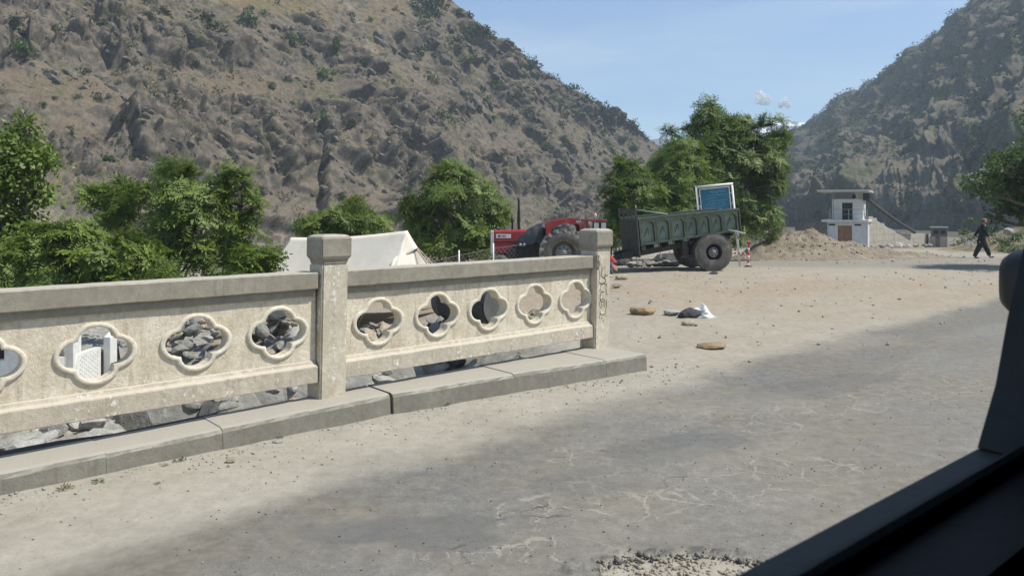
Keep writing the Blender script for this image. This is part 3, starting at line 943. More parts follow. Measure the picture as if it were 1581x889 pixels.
# ================================================================== THE KERB
kerb = thing("kerb", "low concrete kerb of long blocks running below the bridge railing", "kerb", (0, 0, 0))
FRONT = [(-6.2, -0.23), (-4.2, -0.235), (-2.46, -0.246), (0.43, -0.262), (1.9, -0.40), (3.62, -0.60)]
def front_p(q): return float(np.interp(q, [a for a, _ in FRONT], [b_ for _, b_ in FRONT]))
def top_z(q): return float(np.interp(q, [-6, -2.5, -0.3, 0.5, 3.7], [0.12, 0.13, 0.168, 0.185, 0.185]))
# joints read off the photograph along the front top edge
def q_of_px(px, z):
    lo, hi = -6.0, 4.5
    for _ in range(50):
        q = (lo + hi) / 2
        w = W(q, front_p(q), z)
        if w.x / w.y * 1200 + 790.5 < px: lo = q
        else: hi = q
    return q
joints = [-6.0, -4.9, -3.6] + [q_of_px(px, 0.15) for px in (-90, 165, 345, 480, 606, 710, 796, 872, 938)] + [q_of_px(1000, 0.15)]
rk_ = random.Random(4)
for i in range(len(joints) - 1):
    a, b_ = joints[i], joints[i + 1]
    gap = 0.004 if i != 6 else 0.003
    ga = 0.014 if abs(a - joints[7]) < 1e-6 else 0.0012
    gb = 0.014 if abs(b_ - joints[7]) < 1e-6 else 0.0012
    a2, b2 = a + ga, b_ - gb
    drop = rk_.uniform(-0.004, 0.003)
    shift = rk_.uniform(-0.006, 0.006)
    mb = MB()
    nseg = 6
    vs, fs = [], []
    for j in range(nseg + 1):
        q = a2 + (b2 - a2) * j / nseg
        zt = top_z(q) + drop
        fp_ = front_p(q) + shift
        back = 0.17 if q < 3.3 else 0.17 + 0.12 * (q - 3.3)
        jit = lambda s_=0.004: rk_.uniform(-s_, s_)
        sec = [(fp_ + 0.0, -0.12), (fp_ + 0.012 + jit(), zt - 0.035 + jit()), (fp_ + 0.030 + jit(), zt - 0.010 + jit(0.003)), (fp_ + 0.065 + jit(), zt + jit(0.002)), (back, zt + 0.004 + jit(0.002)), (back, -0.12)]
        for p_, z in sec:
            vs.append(W(q, p_, z))
    k = 6
    for j in range(nseg):
        for s_ in range(k):
            fs.append((j * k + s_, j * k + (s_ + 1) % k, (j + 1) * k + (s_ + 1) % k, (j + 1) * k + s_))
    fs.append(tuple(range(k))[::-1]); fs.append(tuple(nseg * k + s_ for s_ in range(k)))
    mb.add(vs, fs)
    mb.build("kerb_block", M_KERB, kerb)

# edge of the deck behind the kerb
M_BITUMEN = simple("old_bitumen", (0.03, 0.03, 0.031), (0.055, 0.054, 0.052), 0.9, 8, 0.4, 30)
mb = MB()
vs, fs = [], []
qs = np.linspace(-7, 3.35, 30)
for q in qs:
    e = 0.41 + 0.03 * math.sin(q * 5.1) + rk_.uniform(-0.02, 0.02)
    for p_, z in ((0.172, -0.42), (0.172, 0.112), (e, 0.10), (e - 0.02, -0.42)):
        vs.append(W(q, p_, z))
for j in range(len(qs) - 1):
    for s_ in range(4):
        fs.append((j * 4 + s_, j * 4 + (s_ + 1) % 4, (j + 1) * 4 + (s_ + 1) % 4, (j + 1) * 4 + s_))
fs.append((0, 1, 2, 3)); n = 4 * (len(qs) - 1); fs.append((n, n + 1, n + 2, n + 3))
mb.add(vs, fs)
tag(mb.build("bridge_deck", M_BITUMEN), kind="structure")
# ================================================================== TREES AND SHRUBS
def leaf_material(name, c1, c2, trans=0.35, scale=1.2, spec=0.4, rough=0.5):
    m = bpy.data.materials.new(name)
    m.use_nodes = True
    N, L = m.node_tree.nodes, m.node_tree.links
    N.clear()
    pos = N.new("ShaderNodeNewGeometry").outputs["Position"]
    n1 = noise_node(N, L, pos, scale, 3, 0.6)
    n2 = noise_node(N, L, pos, scale * 9, 2, 0.5)
    a = N.new("ShaderNodeAttribute"); a.attribute_name = "tone"
    f = maths(N, L, 'ADD', maths(N, L, 'MULTIPLY', mixc(N, L, 0.4, n1, n2), 0.7), maths(N, L, 'MULTIPLY', a.outputs["Fac"], 0.35), True)
    col = ramp(N, L, f, [(0.3, c1), (0.75, c2)])
    p = N.new("ShaderNodeBsdfPrincipled")
    p.inputs["Roughness"].default_value = rough
    p.inputs["Specular IOR Level"].default_value = spec
    L.new(col, p.inputs["Base Color"])
    t = N.new("ShaderNodeBsdfTranslucent")
    L.new(mixc(N, L, 0.6, col, (0.16, 0.22, 0.03)), t.inputs["Color"])
    ms = N.new("ShaderNodeMixShader")
    ms.inputs[0].default_value = trans
    L.new(p.outputs[0], ms.inputs[1]); L.new(t.outputs[0], ms.inputs[2])
    o = N.new("ShaderNodeOutputMaterial")
    L.new(ms.outputs[0], o.inputs["Surface"])
    return m

M_LEAF = leaf_material("feathery_green_leaves", (0.052, 0.095, 0.013), (0.205, 0.275, 0.046))
M_LEAF_DARK = leaf_material("dark_green_leaves", (0.026, 0.058, 0.016), (0.080, 0.135, 0.032), 0.3)
M_LEAF_PINE = leaf_material("pine_needles", (0.015, 0.028, 0.013), (0.042, 0.062, 0.026), 0.10, 1.2, 0.05, 0.95)
M_LEAF_SCRUB = leaf_material("dry_scrub_leaves", (0.026, 0.037, 0.017), (0.078, 0.088, 0.040), 0.12, 1.2, 0.05, 0.95)
M_BARK = simple("grey_brown_bark", (0.10, 0.08, 0.06), (0.19, 0.16, 0.125), 0.95, 9, 0.6, 30)

def leaflets(base, direc, length, width, up, droop=0.15):
    """a leaf as two triangles folded along the midrib"""
    d = direc / (np.linalg.norm(direc) + 1e-9)
    s = np.cross(d, up); s /= np.linalg.norm(s) + 1e-9
    tip = base + d * length + np.array([0, 0, -droop * length])
    mid = base + d * length * 0.45
    dn = np.array([0, 0, -0.12 * length])
    return [base, mid + s * width / 2 + dn, tip, mid - s * width / 2 + dn]

def rosette_proto(seed, fronds=11, L=0.50, pairs=8, ll=0.165, lw=0.040):
    """a shoot tip with a whorl of long feather-shaped leaves"""
    r_ = np.random.default_rng(seed)
    V, Fq, tone = [], [], []
    for k in range(fronds):
        az = 2 * math.pi * (k + r_.uniform(-0.3, 0.3)) / fronds
        el = R(r_.uniform(-8, 58))
        fl = L * r_.uniform(0.75, 1.15)
        d0 = np.array([math.cos(az) * math.cos(el), math.sin(az) * math.cos(el), math.sin(el)])
        side = np.array([-math.sin(az), math.cos(az), 0])
        tn = r_.uniform(0, 1)
        for i in range(pairs + 1):
            t = (i + 0.6) / (pairs + 0.6)
            pt = d0 * fl * t + np.array([0, 0, -1]) * fl * 0.30 * t * t
            tan = d0 + np.array([0, 0, -1]) * 0.6 * t
            tan /= np.linalg.norm(tan)
            size = ll * (1.0 - 0.45 * abs(t - 0.45))
            if i == pairs:
                dirs = [tan]
            else:
                dirs = [tan * 0.35 + side * 0.95, tan * 0.35 - side * 0.95]
            for dd in dirs:
                dd = dd + r_.normal(size=3) * 0.10
                q = leaflets(pt, dd, size * r_.uniform(0.85, 1.15), lw * (0.8 + 0.4 * r_.random()), np.array([0, 0, 1.0]), 0.12)
                b = len(V)
                V += q
                Fq += [(b, b + 1, b + 2), (b, b + 2, b + 3)]
                tone += [tn] * 4
    return np.array(V), np.array(Fq), np.array(tone)

def spray_proto(seed, n=42, rad=0.34, ll=0.12, lw=0.075, flat=0.8):
    """a twig-end clump of plain leaves"""
    r_ = np.random.default_rng(seed)
    V, Fq, tone = [], [], []
    for k in range(n):
        p_ = r_.normal(size=3); p_ /= np.linalg.norm(p_)
        p_ = p_ * rad * r_.random() ** 0.45 * np.array([1, 1, flat])
        d = p_ / (np.linalg.norm(p_) + 1e-6) + r_.normal(size=3) * 0.6
        d[2] *= 0.6
        q = leaflets(p_, d, ll * r_.uniform(0.7, 1.3), lw * r_.uniform(0.8, 1.2), np.array([0, 0, 1.0]) + r_.normal(size=3) * 0.4, 0.15)
        b = len(V); V += q
        Fq += [(b, b + 1, b + 2), (b, b + 2, b + 3)]
        tone += [r_.random()] * 4
    return np.array(V), np.array(Fq), np.array(tone)

ROS = [rosette_proto(s) for s in range(5)]
SPR = [spray_proto(20 + s) for s in range(5)]
NEE = [spray_proto(40 + s, 60, 0.5, 0.30, 0.07, 0.35) for s in range(4)]

def scatter(protos, pts, scales, dirs, seed=0, tilt=0.6):
    """copies of the protos at pts, leaning towards dirs: one set of arrays"""
    r_ = np.random.default_rng(seed)
    Vs, Fs, Ts, b = [], [], [], 0
    for p_, sc, d in zip(pts, scales, dirs):
        V, Fq, tn = protos[r_.integers(len(protos))]
        az = r_.uniform(0, 2 * math.pi)
        c, s = math.cos(az), math.sin(az)
        Vr = V @ np.array([[c, s, 0], [-s, c, 0], [0, 0, 1.0]])
        z = np.array([0, 0, 1.0]) * (1 - tilt) + np.array(d) * tilt + r_.normal(size=3) * 0.12
        z /= np.linalg.norm(z)
        x = np.cross([0, 1.0, 0.01], z); x /= np.linalg.norm(x)
        y = np.cross(z, x)
        Vr = Vr @ np.stack([x, y, z]) * sc + np.array(p_)
        Vs.append(Vr); Fs.append(Fq + b); Ts.append(np.clip(tn * 0.6 + r_.uniform(0, 0.5), 0, 1)); b += len(V)
    return np.concatenate(Vs), np.concatenate(Fs), np.concatenate(Ts)

def make_tree(name, label, cat, foot, lobes, protos=ROS, mat=M_LEAF, size=1.0, dens=1.0, group=None, seed=1, trunk_r=0.09, fill=0.5, stems=1, depth=1.0):
    """lobes: (photo column, photo row, distance, radius in photo pixels); foot: (x, y)"""
    r_ = np.random.default_rng(seed)
    fx, fy = foot
    fz = G(fx, fy) - 0.05
    root = thing(name, label, cat, (fx, fy, fz), group=group)
    f0 = np.array([fx, fy, fz])
    pts, scs, dirs, ctrs = [], [], [], []
    for (px, py, Y, rp) in lobes:
        rp = rp * 1.10
        c = np.array(P(px, py, Y)[:]) - f0
        rad = rp * Y / 1200.0
        ctrs.append((c, rad))
        n = max(3, int(dens * 3.9 * (rad / (0.40 * size)) ** 2))
        for k in range(n):
            d = r_.normal(size=3)
            d[2] = d[2] * 0.8 + 0.22
            d /= np.linalg.norm(d)
            rr = rad * (1.12 - fill * 1.1 * r_.random() ** 1.3)
            rr = max(rr - 0.16 * size, 0.05)
            q = c + d * rr * np.array([1, depth, 0.80])
            if q[2] < 0.05: continue
            pts.append(q); dirs.append(d); scs.append(size * r_.uniform(0.75, 1.2))
    V, Fq, tn = scatter(protos, pts, scs, dirs, seed)
    link_mesh("crown", np_mesh("crown", V, Fq, mat, False, {"tone": tn}), root)
    # trunk and limbs
    mb = MB(); mb.smooth = True
    top = max(c[2] for c, _ in ctrs)
    mean = sum(np.array([c[0], c[1], 0]) for c, _ in ctrs) / len(ctrs)
    order = sorted(ctrs, key=lambda t: t[0][2])
    def wob(a, b_, n, amp):
        out = []
        for i in range(n + 1):
            t = i / n
            out.append(Vector(a) * (1 - t) + Vector(b_) * t + Vector(r_.normal(size=3)) * amp * math.sin(math.pi * t))
        return out
    for st in range(stems):
        o = np.array([r_.normal() * 0.15 * (stems > 1), r_.normal() * 0.15 * (stems > 1), 0])
        sub = order[st::stems] or order
        tip = sub[-1][0] * np.array([1, 1, 0.97])
        fork = o * 1.0 + (mean * 0.5 + o) * 0.6 + np.array([0, 0, max(0.25, top * 0.32)])
        trunk = wob(o, fork, 4, 0.03) + wob(fork, tip, 6, 0.07)[1:]
        k = len(trunk)
        mb.tube(trunk, [trunk_r * (1.25 - 1.05 * i / (k - 1)) if i else trunk_r * 1.6 for i in range(k)], 7)
        for c, rad in sub:
            # leave the trunk somewhere below the lobe
            cand = [t for t in trunk if t.z < c[2] - 0.1] or [trunk[1]]
            s_ = cand[-1] if r_.random() < 0.6 else cand[max(0, len(cand) - 2)]
            limb = wob(s_, c + np.array([0, 0, -0.2 * rad]), 4, 0.05)
            mb.tube(limb, [trunk_r * x for x in (0.5, 0.42, 0.34, 0.27, 0.18)], 5)
            near = [q for q in pts if np.linalg.norm(q - c) < rad * 1.05]
            for q in near[::max(1, len(near) // 14)]:
                mb.tube(wob(limb[3], q, 2, 0.02), [trunk_r * 0.20, trunk_r * 0.14, trunk_r * 0.08], 4, False)
    mb.build("trunk", M_BARK, root)
    return root

def foot_of(px, Y): return (P(px, 0, Y).x, Y)
def lob(Y, *rows, s=1.0): return [(a, b_, Y + (c if len(r) > 3 else 0), r[2] * s) if False else (r[0], r[1], Y + (r[3] if len(r) > 3 else 0), r[2] * s) for r in rows for a, b_, c in [(0, 0, 0)]]

G_NEAR = "leafy trees growing below the bridge railing"
make_tree("leafy_tree", "tall round-leaved tree at the end of the hedge furthest from the tent", "tree", foot_of(-20, 12.6),
          lob(12.6, (20, 222, 40), (48, 252, 38), (10, 282, 50), (55, 300, 34), (28, 350, 48), (-5, 400, 55), (-50, 240, 60), (-60, 330, 80), (72, 245, 22), (40, 195, 20), (-20, 430, 60), (40, 415, 40)),
          SPR, M_LEAF, 0.72, 2.0, seed=3, trunk_r=0.12, fill=0.75)
make_tree("leafy_shrub", "wide bushy green shrub beside the tall round-leaved tree", "shrub", foot_of(95, 12.0),
          lob(12.0, (55, 398, 42), (105, 372, 40), (88, 420, 46), (138, 398, 34), (72, 362, 26), (30, 425, 40)), ROS, M_LEAF, 0.62, 1.15, seed=4, trunk_r=0.05, stems=3)
make_tree("leafy_shrub", "low rounded shrub between the slim forked tree and the railing", "shrub", foot_of(200, 12.4),
          lob(12.4, (255, 420, 34), (145, 440, 40), (182, 392, 34), (212, 398, 34), (165, 425, 38), (232, 428, 36), (200, 368, 22), (190, 440, 40)), ROS, M_LEAF, 0.62, 1.1, seed=5, trunk_r=0.05, stems=3)
make_tree("slim_tree", "slim tree with a thin flat open crown above the low shrubs", "tree", foot_of(172, 14.5),
          lob(14.5, (160, 302, 22), (186, 293, 24), (214, 304, 22), (139, 304, 15), (182, 330, 24), (165, 340, 16), (230, 300, 12), (200, 338, 14)), ROS, M_LEAF, 0.66, 0.9, seed=6, trunk_r=0.05)
make_tree("slender_tree", "slender tree with a separate round tuft of leaves at its top", "tree", foot_of(285, 13.5),
          lob(13.5, (276, 264, 20), (262, 270, 12), (292, 268, 12), (258, 316, 27), (290, 305, 30), (322, 305, 24), (300, 340, 32), (268, 345, 34), (285, 380, 36), (262, 405, 36), (310, 385, 30), (246, 345, 20)),
          ROS, M_LEAF, 0.68, 1.0, seed=7, trunk_r=0.06)
make_tree("slender_tree", "dense leafy tree growing next to the bare scree, just before the tent", "tree", foot_of(358, 13.8),
          lob(13.8, (355, 278, 20), (375, 278, 18), (342, 285, 16), (348, 312, 26), (378, 312, 24), (335, 335, 24), (385, 335, 16), (352, 348, 32), (378, 365, 24), (345, 385, 32), (335, 415, 30), (365, 395, 28)),
          ROS, M_LEAF, 0.68, 1.0, seed=8, trunk_r=0.06)
make_tree("leafy_shrub", "pale green shrub growing against the end of the canvas tent", "shrub", foot_of(398, 13.0),
          lob(13.0, (385, 402, 26), (412, 405, 22), (372, 425, 30), (398, 428, 24)), ROS, M_LEAF, 0.60, 1.1, seed=9, trunk_r=0.04, stems=3)
make_tree("leafy_shrub", "thin grey-green shrub filling the gap under the slim open crown", "shrub", foot_of(235, 15.8),
          lob(15.8, (228, 372, 26), (245, 395, 22), (225, 410, 26), (130, 385, 24), (150, 350, 16), (235, 345, 14)), SPR, M_LEAF_SCRUB, 0.8, 1.5, seed=10, trunk_r=0.04, stems=3)
make_tree("leafy_shrub", "broad low tree crown showing just above the canvas tent", "tree", foot_of(535, 21),
          lob(21, (470, 352, 18), (495, 347, 22), (522, 338, 22), (545, 328, 20), (565, 338, 20), (588, 348, 16), (535, 355, 26), (505, 365, 24), (570, 360, 20), (547, 318, 11), (480, 372, 20)),
          ROS, M_LEAF, 0.72, 1.2, seed=11, trunk_r=0.06, stems=2)
make_tree("feathery_tree", "round bright green feathery-leaved tree behind the tent's open end", "tree", foot_of(700, 23.5),
          lob(23.5, (678, 268, 20), (698, 264, 20), (722, 276, 20), (650, 322, 30), (668, 300, 24), (695, 300, 38), (735, 305, 32), (762, 325, 26), (770, 345, 18), (705, 345, 42), (662, 362, 30), (742, 362, 36), (690, 385, 38), (642, 345, 22),
              (635, 325, 14), (755, 385, 24), (725, 390, 34)),
          ROS, M_LEAF, 0.86, 1.05, seed=12, trunk_r=0.10, stems=2)
make_tree("feathery_tree", "smaller feathery-leaved tree between the tractor and the big tree", "tree", foot_of(972, 26.5),
          lob(26.5, (960, 355, 30), (1000, 355, 30), (945, 345, 20), (975, 262, 17), (955, 278, 20), (985, 275, 20), (945, 305, 22), (975, 302, 32), (1003, 300, 22), (940, 325, 18), (968, 333, 26), (1000, 330, 24), (960, 248, 9)),
          ROS, M_LEAF, 0.86, 1.1, seed=13, trunk_r=0.09)
make_tree("feathery_tree", "middle feathery-leaved tree with a rounded crown, behind the green trailer", "tree", foot_of(1050, 27.5),
          lob(27.5, (1040, 345, 36), (1085, 345, 36), (1010, 340, 26), (1055, 258, 22), (1078, 262, 18), (1035, 272, 20), (1058, 285, 34), (1085, 290, 24), (1028, 300, 24), (1055, 318, 30), (1090, 322, 22)),
          ROS, M_LEAF, 0.86, 1.1, seed=14, trunk_r=0.09)
make_tree("feathery_tree", "largest feathery-leaved tree, its crown against the sky above the blue board", "tree", foot_of(1115, 31),
          lob(31, (1092, 168, 14), (1085, 182, 18), (1105, 180, 18), (1128, 208, 26), (1126, 255, 32, 1), (1132, 192, 15), (1068, 205, 18), (1098, 205, 26), (1055, 232, 28, -1), (1032, 205, 12), (1035, 240, 20), (1020, 250, 16, 1), (1125, 225, 28), (1095, 245, 36), (1150, 190, 16), (1150, 215, 26),
              (1178, 192, 12), (1200, 190, 13), (1185, 222, 26), (1205, 212, 14), (1145, 255, 34), (1185, 255, 28), (1208, 243, 12), (1120, 285, 36), (1165, 285, 34), (1190, 285, 20), (1145, 318, 32), (1100, 315, 30), (1175, 320, 22), (1050, 262, 26, 1), (1160, 345, 26), (1130, 350, 34), (1185, 335, 22), (1075, 285, 36, 1), (1100, 345, 34), (1060, 240, 30, 1), (1012, 268, 18, 1)),
          ROS, M_LEAF, 0.98, 1.05, seed=15, trunk_r=0.16)
make_tree("weedy_shrub", "pale weedy shrub at the foot of the big tree, beside the dirt mound", "shrub", foot_of(1185, 33),
          lob(33, (1178, 350, 13), (1192, 345, 14), (1205, 352, 12), (1170, 362, 12), (1190, 365, 13)), SPR, M_LEAF, 0.55, 1.4, seed=16, trunk_r=0.03, stems=4)
# the dark roadside tree whose shade falls on the road
make_tree("cedar_tree", "dark layered tree overhanging the road beyond the walking man", "tree", (18.4, 24.6),
          [(a, b_, Y - 5.6, r) for a, b_, Y, r in [(1512, 285, 29.6, 15), (1536, 268, 29.8, 24), (1560, 250, 30, 26), (1530, 296, 29, 17), (1562, 285, 29.5, 30), (1592, 245, 30, 40), (1600, 290, 30, 45), (1640, 230, 30.5, 55), (1660, 280, 30, 60), (1556, 318, 30.5, 20),
           (1535, 335, 31, 12), (1580, 325, 30, 26), (1700, 250, 29.5, 60), (1720, 300, 28.5, 50), (1630, 190, 30, 40), (1740, 260, 27.8, 50), (1500, 280, 29.5, 8), (1590, 250, 28.6, 30), (1640, 270, 28.2, 40), (1545, 262, 28.8, 14)]],
          SPR, M_LEAF_DARK, 1.0, 2.0, seed=17, trunk_r=0.20, fill=0.8, depth=2.1)

# ---- clump meshes for what grows on the hills
def clump_mesh(name, seed, n, flat, ll, lw, mat):
    r_ = np.random.default_rng(seed)
    V, Fq, tone = [], [], []
    lob_ = [(r_.normal(size=3) * np.array([0.30, 0.30, 0.16]) + np.array([0, 0, 0.42 * flat]), r_.uniform(0.26, 0.46)) for _ in range(6)]
    for k in range(n):
        c, rad = lob_[k % 6]
        d = r_.normal(size=3); d /= np.linalg.norm(d)
        p_ = c + d * rad * r_.random() ** 0.4 * np.array([1, 1, flat])
        if p_[2] < 0: p_[2] *= -0.3
        dd = d + r_.normal(size=3) * 0.5
        q = leaflets(p_, dd, ll * r_.uniform(0.7, 1.3), lw, np.array([0, 0, 1.0]) + r_.normal(size=3) * 0.5)
        b = len(V); V += q
        Fq += [(b, b + 1, b + 2), (b, b + 2, b + 3)]
        tone += [r_.random()] * 4
    V = np.array(V); Fq = np.array(Fq); tone = np.array(tone)
    return V, Fq, tone

SHR = [clump_mesh("hill_shrub", 60 + k, 150, 0.8, 0.26, 0.17, None) for k in range(5)]
SHR_ME = [np_mesh("hill_shrub", V, Fq, M_LEAF_SCRUB, False, {"tone": tn}) for V, Fq, tn in SHR]
SHRG_ME = [np_mesh("hill_shrub", V, Fq, M_LEAF_DARK, False, {"tone": tn}) for V, Fq, tn in SHR]
PINE = [clump_mesh("crest_pine", 80 + k, 190, 1.25, 0.26, 0.13, None) for k in range(4)]
PINE_ME = [np_mesh("crest_pine", V, Fq, M_LEAF_PINE, False, {"tone": tn}) for V, Fq, tn in PINE]
mb = MB(); mb.smooth = True
mb.tube([(0, 0, -0.4), (0.02, 0, 0.2), (0, 0.02, 0.75)], [0.05, 0.045, 0.02], 6)
tmp = mb.build("pine_trunk", M_BARK); TRUNK_ME = tmp.data; bpy.data.objects.remove(tmp)

def hill_at(px, py):
    """the point of the left hill seen nearest to a photograph pixel"""
    scr_x = HB[..., 0] / HB[..., 1] * 1200 + 790.5
    scr_y = HZ - (HB[..., 2] - EYE) / HB[..., 1] * 1200
    d = (scr_x - px) ** 2 + (scr_y - py) ** 2
    d[HV > 1.02] = 1e9
    i = np.unravel_index(np.argmin(d), d.shape)
    return Vector(HB[i])

SX = HB[..., 0] / HB[..., 1] * 1200 + 790.5
SY = HZ - (HB[..., 2] - EYE) / HB[..., 1] * 1200
def hill_many(pairs):
    out = []
    bad = HV > 1.02
    for px, py in pairs:
        d = (SX - px) ** 2 + (SY - py) ** 2
        d[bad, :] = 1e9
        out.append(Vector(HB[np.unravel_index(np.argmin(d), d.shape)]))
    return out

r_ = random.Random(21)
# bigger shrubs read off the photograph (column, row, width in pixels)
BIG = [(512, 66, 22, 1), (455, 62, 22, 1), (330, 38, 24, 0), (378, 24, 26, 1), (408, 18, 14, 1), (420, 38, 14, 0), (28, 68, 34, 1), (34, 48, 22, 0), (180, 76, 30, 0), (160, 30, 18, 0), (22, 30, 22, 0), (310, 20, 26, 0),
       (500, 108, 24, 1), (520, 112, 16, 1), (130, 105, 16, 0), (188, 182, 20, 0), (165, 240, 26, 1), (108, 198, 14, 0), (150, 150, 18, 0), (250, 14, 16, 0), (566, 95, 16, 0), (492, 180, 22, 1), (556, 235, 20, 0), (560, 250, 16, 1),
       (668, 120, 24, 1), (682, 175, 22, 1), (695, 180, 14, 1), (650, 80, 20, 0), (725, 92, 16, 0), (770, 130, 22, 1), (752, 150, 22, 1), (745, 135, 16, 0), (845, 224, 18, 1), (880, 170, 22, 1), (925, 200, 22, 1), (940, 222, 18, 1),
       (865, 190, 18, 0), (700, 60, 22, 0), (655, 30, 22, 1), (720, 82, 18, 1), (730, 40, 20, 1), (630, 290, 16, 1), (700, 228, 14, 0), (800, 250, 14, 0), (905, 225, 20, 0), (960, 215, 20, 0), (975, 225, 18, 1), (985, 245, 18, 0),
       (800, 140, 18, 1), (815, 165, 14, 0), (580, 175, 20, 0), (545, 190, 18, 0), (600, 205, 14, 0), (420, 130, 16, 0), (440, 190, 12, 0), (405, 205, 14, 0), (380, 215, 12, 0), (360, 200, 12, 0), (300, 95, 16, 0), (85, 40, 16, 0),
       (430, 160, 14, 0), (355, 165, 12, 0), (525, 300, 18, 1), (640, 240, 14, 0), (720, 240, 14, 0), (760, 205, 14, 0), (870, 245, 14, 1), (895, 262, 14, 0), (935, 262, 16, 1), (820, 200, 12, 0), (790, 178, 14, 0), (850, 150, 16, 1)]
for k in range(150):
    x = r_.uniform(0, 985)
    top = float(np.interp(x, [690, 745, 830, 900, 985], [0, 46, 110, 156, 205])) if x > 690 else 0
    y = r_.uniform(top + 8, 300)
    BIG.append((x, y, r_.uniform(6, 13), 1 if r_.random() < 0.3 + 0.4 * (x > 640) else 0))
BIGLAB = {(512, 66): "lone dark round shrub standing alone on the bare tan slope above the cleft", (455, 62): "dark shrub above the short rock groove, just beside the lone round shrub",
          (378, 24): "bright green shrub at the upper edge of the photo above the middle of the slope", (28, 68): "widest dark shrub high on the grassy slope above the tall round-leaved tree",
          (34, 48): "olive shrub directly above the widest dark shrub on the grassy slope", (668, 120): "green shrub below the skyline pine clump, high on the rocky slope",
          (500, 108): "dark shrub just below the lone round shrub, at the head of the cleft", (492, 180): "olive shrub growing at the very top of the dark cleft",
          (165, 240): "green shrub on the cliff face just above the slim open-crowned tree", (630, 290): "small green shrub on the cliff, close above the round feathery tree",
          (525, 300): "small green shrub on the cliff just right of the dark cleft's foot", (180, 76): "broad olive shrub on the lower rim of the ochre grass slope"}
pos_ = hill_many([(a, b_ + w * 0.35) for a, b_, w, g in BIG])
for (px, py, w, g), p_ in zip(BIG, pos_):
    o = link_mesh("hill_shrub", r_.choice(SHRG_ME if g else SHR_ME), None, p_ + Vector((0, 0, -0.15)), (0, 0, r_.uniform(0, 6.28)))
    s_ = w * p_.y / 1200 / 1.25
    o.scale = (s_, s_, s_ * r_.uniform(0.75, 1.1))
    own = BIGLAB.get((px, py))
    if own: tag(o, own, "shrub"); continue
    tag(o, "dark green shrub rooted among the rocks of the steep hillside" if g else "dry olive-grey shrub rooted among the rocks of the steep hillside", "shrub",
        "green shrubs on the rocky hillside" if g else "dry shrubs on the rocky hillside")
# pines along the crest
cx_ = [(640, 8, 22), (656, 4, 26), (668, 12, 24), (682, 6, 24), (676, 22, 18), (645, 22, 18), (660, 20, 20)]
for x, s_ in [(706, 14), (722, 16), (738, 14), (748, 20), (757, 20), (766, 16), (776, 22), (786, 16), (797, 18), (806, 20), (818, 22), (826, 20), (836, 18), (843, 20), (852, 16), (860, 18), (868, 20), (878, 18), (886, 22), (904, 26), (916, 20),
              (927, 26), (936, 20), (945, 16), (956, 20), (963, 16), (972, 18), (981, 20), (990, 16), (997, 14), (712, 10), (762, 12), (812, 12), (848, 12), (895, 12)]:
    cx_.append((x, float(np.interp(x, [690, 745, 830, 900, 985, 1005], [-2, 45, 108, 154, 202, 216])) + r_.uniform(0, 5), s_))
pos_ = hill_many([(a, b_ + 5) for a, b_, w in cx_])
for (px, py, w), p_ in zip(cx_, pos_):
    t = thing("crest_pine", "small dark pine standing along the skyline of the rocky hillside", "tree", p_ + Vector((0, 0, -0.3)), (0, 0, r_.uniform(0, 6.28)), "pines along the crest of the hillside")
    s_ = w * p_.y / 1200 / 1.25
    t.scale = (s_, s_, s_ * r_.uniform(0.8, 1.15))
    link_mesh("crown", r_.choice(PINE_ME), t)
    link_mesh("trunk", TRUNK_ME, t)

# ---- angular ledges of bedrock standing out of the slope
def ledge_mesh(seed):
    r2 = np.random.default_rng(seed)
    bm = bmesh.new()
    bmesh.ops.create_icosphere(bm, subdivisions=2, radius=1.0)
    V = np.array([v.co[:] for v in bm.verts])
    for k in range(7):
        n = r2.normal(size=3) * np.array([1.0, 1.0, 1.0]); n /= np.linalg.norm(n)
        d = r2.uniform(0.30, 0.70)
        V = V - np.maximum(V @ n - d, 0)[:, None] * n
    for v, co in zip(bm.verts, V): v.co = co
    me = bpy.data.meshes.new("rock_ledge"); bm.to_mesh(me); bm.free()
    me.materials.append(M_LEDGEROCK)
    return me
M_LEDGEROCK = simple("bare_ledge_rock", (0.075, 0.067, 0.057), (0.165, 0.146, 0.121), 0.95, 0.8, 0.9, 3.0, spots=((0.24, 0.214, 0.178), 0.52, 0.66, 1.6), coords="World", bdist=0.15)
LEDGE = [ledge_mesh(300 + k) for k in range(8)]
hill_obj = bpy.data.objects["hillside"]
SPOTS = [(605, 80, 46, 6), (640, 92, 40, 5), (585, 62, 30, 4), (560, 155, 26, 4), (572, 160, 22, 3), (720, 148, 46, 6), (742, 168, 40, 5), (755, 160, 30, 4), (812, 128, 40, 5), (835, 152, 34, 4), (870, 165, 30, 4), (690, 92, 34, 4),
         (640, 262, 36, 4), (770, 265, 34, 4), (845, 285, 40, 5), (830, 270, 30, 3), (790, 235, 26, 3), (905, 212, 26, 3), (938, 190, 26, 3), (945, 240, 26, 3), (180, 140, 44, 5), (205, 160, 40, 4), (165, 150, 30, 3), (60, 105, 46, 4),
         (110, 118, 40, 4), (270, 135, 28, 3), (320, 158, 28, 3), (288, 228, 34, 3), (240, 180, 30, 3), (130, 225, 34, 3), (455, 45, 26, 3), (475, 85, 30, 4), (468, 130, 24, 3), (545, 275, 34, 4), (580, 290, 30, 3), (530, 255, 26, 3),
         (600, 240, 30, 3), (660, 215, 28, 3), (700, 270, 30, 3), (350, 60, 24, 3), (410, 85, 22, 2), (300, 55, 24, 2), (230, 108, 26, 2), (40, 215, 30, 3), (375, 245, 26, 2), (430, 270, 26, 2), (500, 220, 24, 2), (680, 50, 26, 3), (790, 105, 24, 3)]
r_ = random.Random(77)
lst = []
